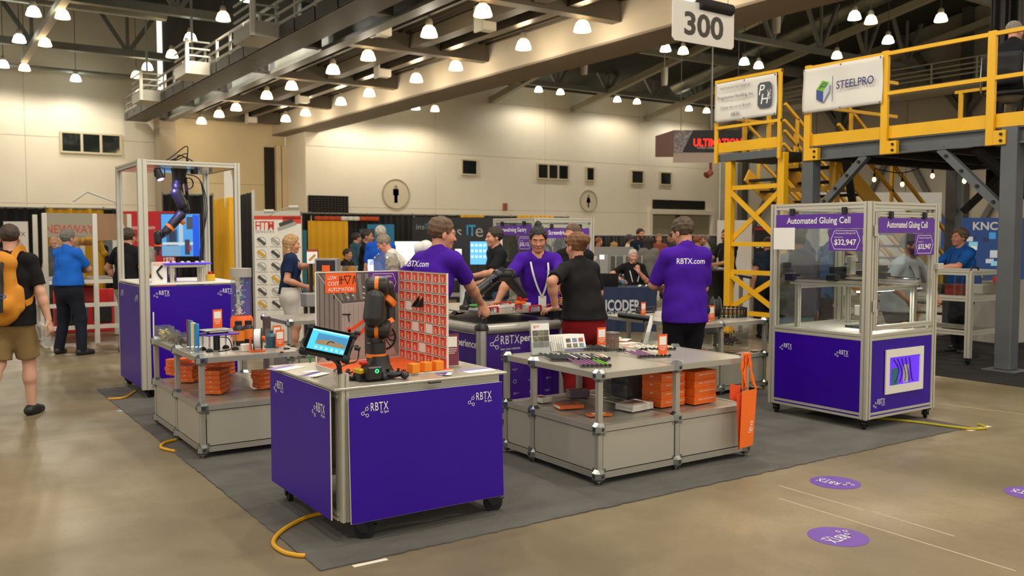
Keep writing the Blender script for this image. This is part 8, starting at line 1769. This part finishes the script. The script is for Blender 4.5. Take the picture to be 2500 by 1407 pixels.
def strapb(pts,w,m,nm):
 pp=smoothpts([L2W(p)for p in pts],5);mb=MB();c=L2W((0,0,1.25));Vv=[]
 for i,p in enumerate(pp):
  d=(pp[min(i+1,len(pp)-1)]-pp[max(0,i-1)]).normalized();nv=(p-Vector((c.x,c.y,p.z))).normalized();ww=d.cross(nv).normalized()*w/2;Vv+=[p-ww,p+ww,p+ww+nv*.006,p-ww+nv*.006]
 k=len(pp);mb.add(Vv,[f for i in range(k-1)for f in[(4*i+a,4*i+(a+1)%4,4*i+4+(a+1)%4,4*i+4+a)for a in range(4)]]);mb.build(nm,m,bp_)
for sx in(-1,1):
 strapb([(sx*.1,-.18,1.4),(sx*.115,-.13,1.5),(sx*.125,-.02,1.535),(sx*.125,.08,1.49),(sx*.13,.14,1.38),(sx*.16,.12,1.2),(sx*.2,.0,1.08),(sx*.18,-.12,1.04)],.055,bkm,'shoulder_strap')
 strapb([(sx*.075,-.29,1.44),(sx*.08,-.335,1.34),(sx*.08,-.335,1.2),(sx*.085,-.37,1.08),(sx*.085,-.375,.98)],.028,black_m,'front_strap')
strapb([(-.05,-.2,1.47),(-.03,-.22,1.53),(.03,-.22,1.53),(.05,-.2,1.47)],.02,black_m,'top_handle')
mb=MB();c=L2W((-.0,-.335,1.3));R3=W[bp_].to_3x3();mb.T=W[bp_]@Matrix.Translation(W[bp_].inverted()@c);mb.cbox(-.05,.05,-.012,.0,-.03,.03,.004);mb.build('patch',M('patch_yellow','#d8c21e',.6),bp_)
mb=MB();mb.T=W[bp_]@Matrix.Translation(W[bp_].inverted()@L2W((.02,-.39,1.03)));mb.cyl((0,0,0),(0,-.012,0),.035,n=16);mb.build('round_badge',M('badge_mix','#d8b83a',.5),bp_);mb=MB();mb.T=W[bp_]@Matrix.Translation(W[bp_].inverted()@L2W((.02,-.402,1.03)));mb.cyl((0,0,0),(0,-.004,0),.024,n=14);mb.build('badge_centre',M('badge_brown','#7a4a2a',.5),bp_)
for k,(x,z,c_)in enumerate(((-.1,1.12,'#3a6fc0'),(.0,1.13,'#9aa4b0'),(.1,1.12,'#3a6fc0'),(-.1,1.04,'#2f86b8'))):mb=MB();mb.T=W[bp_]@Matrix.Translation(W[bp_].inverted()@L2W((x,-.385,z)));mb.tube([(.03*math.cos(a),0,.016*math.sin(a))for a in np.linspace(0,6.28,12)[:-1]],.005,5,True);mb.build('carabiner',M('clip_'+c_[1:],c_,.3,.6),bp_)
# men at the framed machine
person('grey-haired man in a bright blue shirt and dark jeans, arms crossed',(1.86,13.95,0),AWAY-.3,1.78,'#b9866a','short','#6d675f','#1c62c4',.75,True,.97,'#1b1f2a','long','#1c1a18',dict(lw=(.06,.2,1.2),rw=(-.06,.24,1.16),lp=(-1,.2,-.4),rp=(1,.2,-.4),la=(-.2,0,.085),ra=(.2,0,.085),head=(-.25,0,0),hand=(.8,.8),lfa=.3,rfa=-.3),'mid',.03,belt='#1a1613')
person('man in a black polo and khaki trousers, hand on hip by the machine',(2.62,13.75,0),AWAY-.25,1.80,'#c08a6c','short','#3c2d20','#17171a',.65,True,.9,'#a3977d','long','#6a4028',dict(lw=(-.24,.12,.98),rw=(.2,.2,1.1),lp=(-1,-.4,0),la=(-.12,0,.085),ra=(.14,.05,.085),head=(.1,0,0),hand=(1,.6)),'mid',.03)
person('bald man in a pale grey sweater beyond the framed cabinet',at(352,15.6),LEFT-.3,1.76,'#cf9b80','bald','#8a7a6a','#aaa59c',.6,True,.88,'#50504e','long','#2a2420',dict(lw=(-.1,.3,1.1),rw=(.12,.3,1.1),hand=(.7,.7)),'lo',.04,longsleeve=True)
person('man with pink head mostly hidden behind the machine guard',at(135,17.5),CAMW,1.72,'#cf9b86','bald','#8a7a6a','#5a5450',.6,True,.88,'#303030','long','#2a2420',{},'lo',.03)
# woman at the sensor stand
wl=at(708,11.9)
P2=person('blonde woman in a navy top and white skirt reaching for a tilted display',wl,RIGHT+.25,1.70,'#cf9375','long','#b08a58','#17294a',.62,False,.94,'#d8d2c6','skirt','#e6e2da',dict(lw=w2l(wl,RIGHT+.25,1.70,onD(757,647,11.7)),rw=w2l(wl,RIGHT+.25,1.70,onD(745,700,11.8)),lp=(-.2,-.2,-1),rp=(.3,-.6,-1),hand=(.9,.7),head=(0,-.05,0)),'hi',.012,True,vneck=True,lanyard='#3a4a6a')
# leaning man in purple at the counter corner
l3=at(1030,7.25);rz3=RIGHT+.9;H3=1.86
P3=person('young man in a purple polo leaning one hand on the counter corner',l3,rz3,H3,'#c98e70','short','#5d432c',PUR,.78,True,.88,'#15151a','long','#1a1a1c',dict(lean=(.07,.12),rw=w2l(l3,rz3,H3,(4.14,6.50,1.0)),ru=w2l((0,0,0),rz3,H3,(.35,-.1,-.6)),rp=(.5,-.8,.3),rn=w2l((0,0,0),rz3,H3,(.3,.6,-.6)),lw=(-.22,.3,1.15),lp=(-.8,-.5,-.3),head=(-.5,-.1,0),hand=(.5,.6),ra=(.12,.1,.085),la=(-.12,-.1,.085)),'hi',.012)
def backtext(P,s_,x,z,w,h,y=-.2):
 c=P['L2W'](P['C']+P['sv']*x+P['fv']*y+P['sp']*z);R3=P['T'].to_3x3();a=R3@Vector(tuple(P['sv']));b=R3@Vector(tuple(P['sp']))
 text(s_,P['shirt'],c,a,b,w,h,white,bold=.012,wrap=P['shirt'])
backtext(P3,'RBTX.com',-.02,.13,.26,.05)
# man facing across the counter
l4=(5.36,7.42,0);rz4=CAMW+.12;H4=1.80
P4=person('man with a dark top knot and purple polo looking down over the counter',l4,rz4,H4,'#bb8160','topbun','#1b1512',PUR,.8,True,.9,'#15151a','long','#1a1a1c',dict(lean=(.04,.12),rw=w2l(l4,rz4,H4,onZ(1212,742,1.02)),rp=(1,-.3,-.2),lw=w2l(l4,rz4,H4,(5.2,6.75,1.02)),lp=(-1,-.3,-.3),head=(-.12,-.2,0),hand=(.25,.3),rn=(0,0,-1),ln=(0,0,-1),ru=(.3,.9,0),lu=(0,1,0)),'hi',.005,lanyard='#d6d2cc',vneck=True)
c=P4['L2W'](P4['C']-P4['sv']*.09+P4['fv']*.2+P4['sp']*.04);R3=P4['T'].to_3x3();text('RBTX',P4['shirt'],c,R3@Vector(tuple(-P4['sv'])),R3@Vector(tuple(P4['sp'])),.08,.022,lilac,wrap=P4['shirt'],neg=True)
mb=MB();w_=P4['L2W'](P4['WR']-np.array([0,.02,0]));mb.lathe([(.031,-.015),(.034,0),(.031,.015)],14,w_,P4['T'].to_3x3()@Vector((.5,.8,-.3)));mb.build('wrist_watch',black,P4['t'])
# couple on the visitor side
l5=(4.98,6.22,0);rz5=AWAY+.62;H5=1.72
P5=person('woman in a black short-sleeved shirt and dark red trousers, hair in a bun',l5,rz5,H5,'#c48c70','bun','#6f4526','#1b191b',.8,True,.96,'#7d1418','long','#2a2224',dict(lw=w2l(l5,rz5,H5,onD(1356,752,7.75)),lp=(-1,-.5,-.2),rw=(.1,.3,1.12),rp=(1,-.2,-.5),lean=(-.03,.05),head=(.0,-.12,.05),hand=(.3,.6),ln=(0,0,-1),lu=(-.3,.9,-.2)),'hi',.035,True)
l6=at(1402,9.6)
P6=person('man with glasses and cropped hair in black behind the woman with the bun',l6,LEFT+.75,1.82,'#c28a6c','buzz','#5a4030','#141315',.7,True,.86,'#23242a','long','#1a1a1c',dict(head=(.2,-.15,0),lw=(-.12,.26,1.1),rw=(.12,.26,1.1),hand=(.6,.6)),'mid',.04,beard='#4a3324',glasses=True)
# man in purple seen from behind
l7=(5.93,5.92,0);rz7=AWAY+.22;H7=1.86
P7=person('man in a purple polo lettered on the back, seen from behind at the rod table',l7,rz7,H7,'#c48c6e','short','#4a3826',PUR,.92,True,.84,'#131317','long','#1a1a1c',dict(lw=(-.1,.33,1.12),lp=(-.8,-.6,-.5),rw=(.12,.3,1.08),rp=(.35,-.8,-.5),head=(.45,-.3,0),neck=(0,.03),hand=(.8,.8)),'hi',.012)
backtext(P7,'RBTX.com',-.04,.11,.27,.05)
mb=MB();w_=P7['L2W'](P7['WL']);mb.lathe([(.032,-.015),(.035,0),(.032,.015)],14,w_,P7['T'].to_3x3()@Vector((.6,.8,.1)));mb.build('wrist_watch',black,P7['t'])
# ---- background visitors
def bg(label,px,D,rz,**k):
 k.setdefault('q','lo');pose=k.pop('pose',{});return person(label,at(px,D),rz,pose=pose,**k)
arms_x=dict(lw=(.06,.2,1.2),rw=(-.06,.24,1.17),lp=(-1,.2,-.4),rp=(1,.2,-.4),hand=(.8,.8))
chat=dict(lw=(-.12,.34,1.12),rw=(.1,.36,1.15),lp=(-1,-.2,-.8),rp=(1,-.2,-.8),hand=(.4,.4))
bg('tall grey-haired man in a royal blue shirt seen from behind at the far stand',929,15,AWAY-.1,H=1.86,hcol='#b4aca0',shirt='#1550b8',sleeve=.9,legs='#3a3a3c',fat=.03,skin='#c48f74')
bg('short-haired man in black with crossed arms beside the man in royal blue',893,16,RIGHT,H=1.80,hair='buzz',hcol='#241c16',shirt='#161517',pose=arms_x,skin='#a8745a')
bg('man in a teal hooded top before the dark banner',868,21,RIGHT+.6,H=1.76,hcol='#2c2018',shirt='#3c5a68',longsleeve=True)
bg('stooping grey-haired man in a white shirt before the bright screen',1000,13.7,LEFT+.1,H=1.80,hcol='#8a7a66',shirt='#ddd6cc',longsleeve=True,pose=dict(lean=(0,.3),neck=(0,.06),lw=(-.1,.5,1.0),rw=(.1,.5,1.0),head=(0,-.5,0)),skin='#cf9076')
bg('seated man with curly grey hair behind the clear dome',957,11.9,CAMW+.5,H=1.7,hair='curly',hcol='#a2917c',shirt='#6a6a70',pose=dict(pz=.62,la=(-.12,.35,.085),ra=(.12,.35,.085),head=(0,-.4,0)))
bg('seated dark-haired man at the laptop before the yellow drape',846,20,RIGHT-.3,H=1.72,hcol='#2a1c14',shirt='#1c1a1e',pose=dict(pz=.62,la=(-.12,.35,.085),ra=(.12,.35,.085),lw=(-.1,.4,.85),rw=(.1,.4,.85)))
bg('man in a black polo and jeans holding a hand out by the icon screen',1212,11.4,LEFT+.35,H=1.80,hcol='#2a2018',shirt='#17181b',sleeve=.85,legs='#3d4c60',pose=dict(lw=(-.1,.35,1.15),rw=(.12,.18,1.05),lp=(-1,-.2,-.6),hand=(.4,.5)),skin='#c48c70',q='mid')
bg('man with a red and blue cap and white tee beyond the grey partition',1535,21.5,RIGHT,H=1.72,cap=('#2c4a9a','#b02a2a'),shirt='#d8cfc0',fat=.03,skin='#a8735a')
bg('bearded man in a dark polo with blue lanyard beyond the flight cases',1562,21,CAMW+.4,H=1.86,hcol='#20160f',shirt='#1d2430',beard='#241a14',lanyard='#3a78b8')
bg('woman with dark wavy hair in a grey sweater seen from behind',1584,18.5,AWAY,H=1.68,hair='long',hcol='#2a1a14',shirt='#77736c',longsleeve=True,female=True,legs='#8a8478')
bg('man with light brown hair beyond the woman in grey',1608,24,CAMW,H=1.74,hcol='#8a6a4a',shirt='#8a4a3c')
bg('man in grey at the far low drape',1640,26,LEFT,H=1.76,hair='buzz',hcol='#3c2a20',shirt='#3c3a3c',skin='#a8735a')
bg('red-haired man in a pale blue shirt by the white backdrop',1702,20,RIGHT+.5,H=1.7,hcol='#8a5030',shirt='#8f949c',longsleeve=True,pose=chat)
bg('grey-bearded man in light clothes near the white backdrop',1724,23,LEFT,H=1.7,hcol='#6a5a4a',shirt='#9a948a',beard='#7a6a5a')
bg('person in an orange top at the end of the low drape',1460,26,RIGHT,H=1.64,hcol='#8a5030',shirt='#9a5a40')
bg('person with fair hair bending behind the grey partition',1500,23,LEFT,H=1.52,hair='wavy',hcol='#b0904a',shirt='#6a6a60')
P8=bg('bearded man in a black polo and grey trousers talking at the bar table',1776,16.8,LEFT+.5,H=1.82,hcol='#2a1d14',shirt='#151517',sleeve=.7,legs='#8a857a',pose=chat,beard='#3a281c',lanyard='#2a2a30',q='mid',skin='#b87e60',belt='#1a1613')
P9=bg('seated white-haired man in a black polo resting his chin on one hand',1545,16.7,CAMW+.1,H=1.80,hair='thin',hcol='#c8c2b8',shirt='#161618',sleeve=.8,fat=.06,q='mid',lanyard='#c8c8c8',skin='#cf957c',pose=dict(pz=.6,la=(-.15,.3,.085),ra=(.15,.3,.085),lw=(-.05,.24,1.0),lp=(-.4,.3,-1),rw=(.3,.35,.86),rp=(1,-.3,0),head=(.1,-.1,0),hand=(1.1,.3),lu=(.2,0,1),ln=(0,-1,.2)))
bg('man in a dark grey jacket seen from behind through the gluing cell glass',1950,9.6,AWAY+.3,H=1.76,hair='buzz',hcol='#2a2420',shirt='#47443f',longsleeve=True,legs='#5a7690',hem=.82,fat=.02,q='mid',skin='#8a6048')
bg('man in a blue shirt looking down, seen through the gluing cell glass',2012,11.2,RIGHT+.3,H=1.84,hcol='#241c18',shirt='#2c4468',q='mid',pose=dict(head=(0,-.4,0),lean=(0,.1),neck=(0,.04)),lanyard='#3a5a8a')
P10=bg('smiling bearded man in a pale grey polo leaning on the cell table',2196,9.9,CAMW+.55,H=1.72,hcol='#1e1612',shirt='#8b929a',sleeve=.8,beard='#1e1612',q='mid',skin='#96664a',fat=.03,lanyard='#22252c',pose=dict(lean=(0,.12),lw=(-.26,.3,1.02),rw=(.26,.3,1.02),lp=(-1,-.4,0),rp=(1,-.4,0),head=(.25,.0,0)))
l11=(MT[0]+1.22,MT[1]+.75,0)
P11=person('smiling man in a blue polo leaning on the aluminium machine table',l11,LEFT+.25,1.80,'#c08468','wavy','#5c4a38','#124f96',.85,True,.86,'#2c2c30','long','#1a1a1c',dict(lw=(-.05,.5,1.2),rw=(.1,.48,1.2),lp=(-1,-.3,-.6),rp=(1,-.3,-.6),lean=(0,.08),head=(0,.05,0),hand=(.7,.7)),'mid',.045,lanyard='#22345a')
# man on the mezzanine and his chair
lm=(11.95,6.12,3.055);rzm=RIGHT+.75
ch=thing('visitor_chair','black mesh cantilever chair on the mezzanine deck','chair',lm,rzm);T=W[ch];ZX=.44
mb=MB();mb.T=T;mb.cbox(-.24,.24,-.22,.24,ZX,ZX+.05,.02);mb.build('seat',black_m,ch)
mb=MB();mb.T=T;mb.grid(lambda u,v:(-.24+.48*u,-.24-.05*math.sin(u*3.14)-.06*v,ZX+.12+.4*v),8,6);o=mb.build('backrest',M('mesh_black','#1c1b1d',.7),ch);so=o.modifiers.new('thick','SOLIDIFY');so.thickness=.02
for sx in(-1,1):mb=MB();mb.T=T;mb.tube(smoothpts([(sx*.25,-.27,ZX+.5),(sx*.26,-.23,ZX+.05),(sx*.26,.2,ZX),(sx*.26,.25,.02),(sx*.26,-.2,.015)],4),.012,8);mb.build('chrome_leg',chrome,ch)
mb=MB();mb.T=T;mb.tube([(-.26,-.2,.015),(.26,-.2,.015)],.012,8);mb.build('floor_bar',chrome,ch)
person('grey-haired man in a black shirt seated on the mezzanine chair, seen from behind',lm,rzm,1.80,'#c68c72','thin','#7d746a','#191a1e',.8,True,.5,'#8a7d66','long','#1a1a1c',dict(pz=.58,la=(-.15,.42,.085),ra=(.15,.42,.085),lw=(-.2,.35,.78),rw=(.26,.36,.8),lean=(.02,.03),head=(-.5,0,0),hand=(.5,.5)),'mid',.05,glasses=True,lanyard='#2a66b8')
bg('man in a dark shirt at the black kiosk past the yellow tower',1876,14.6,AWAY,H=1.66,hcol='#3a2c22',shirt='#22303c')
flush_text()
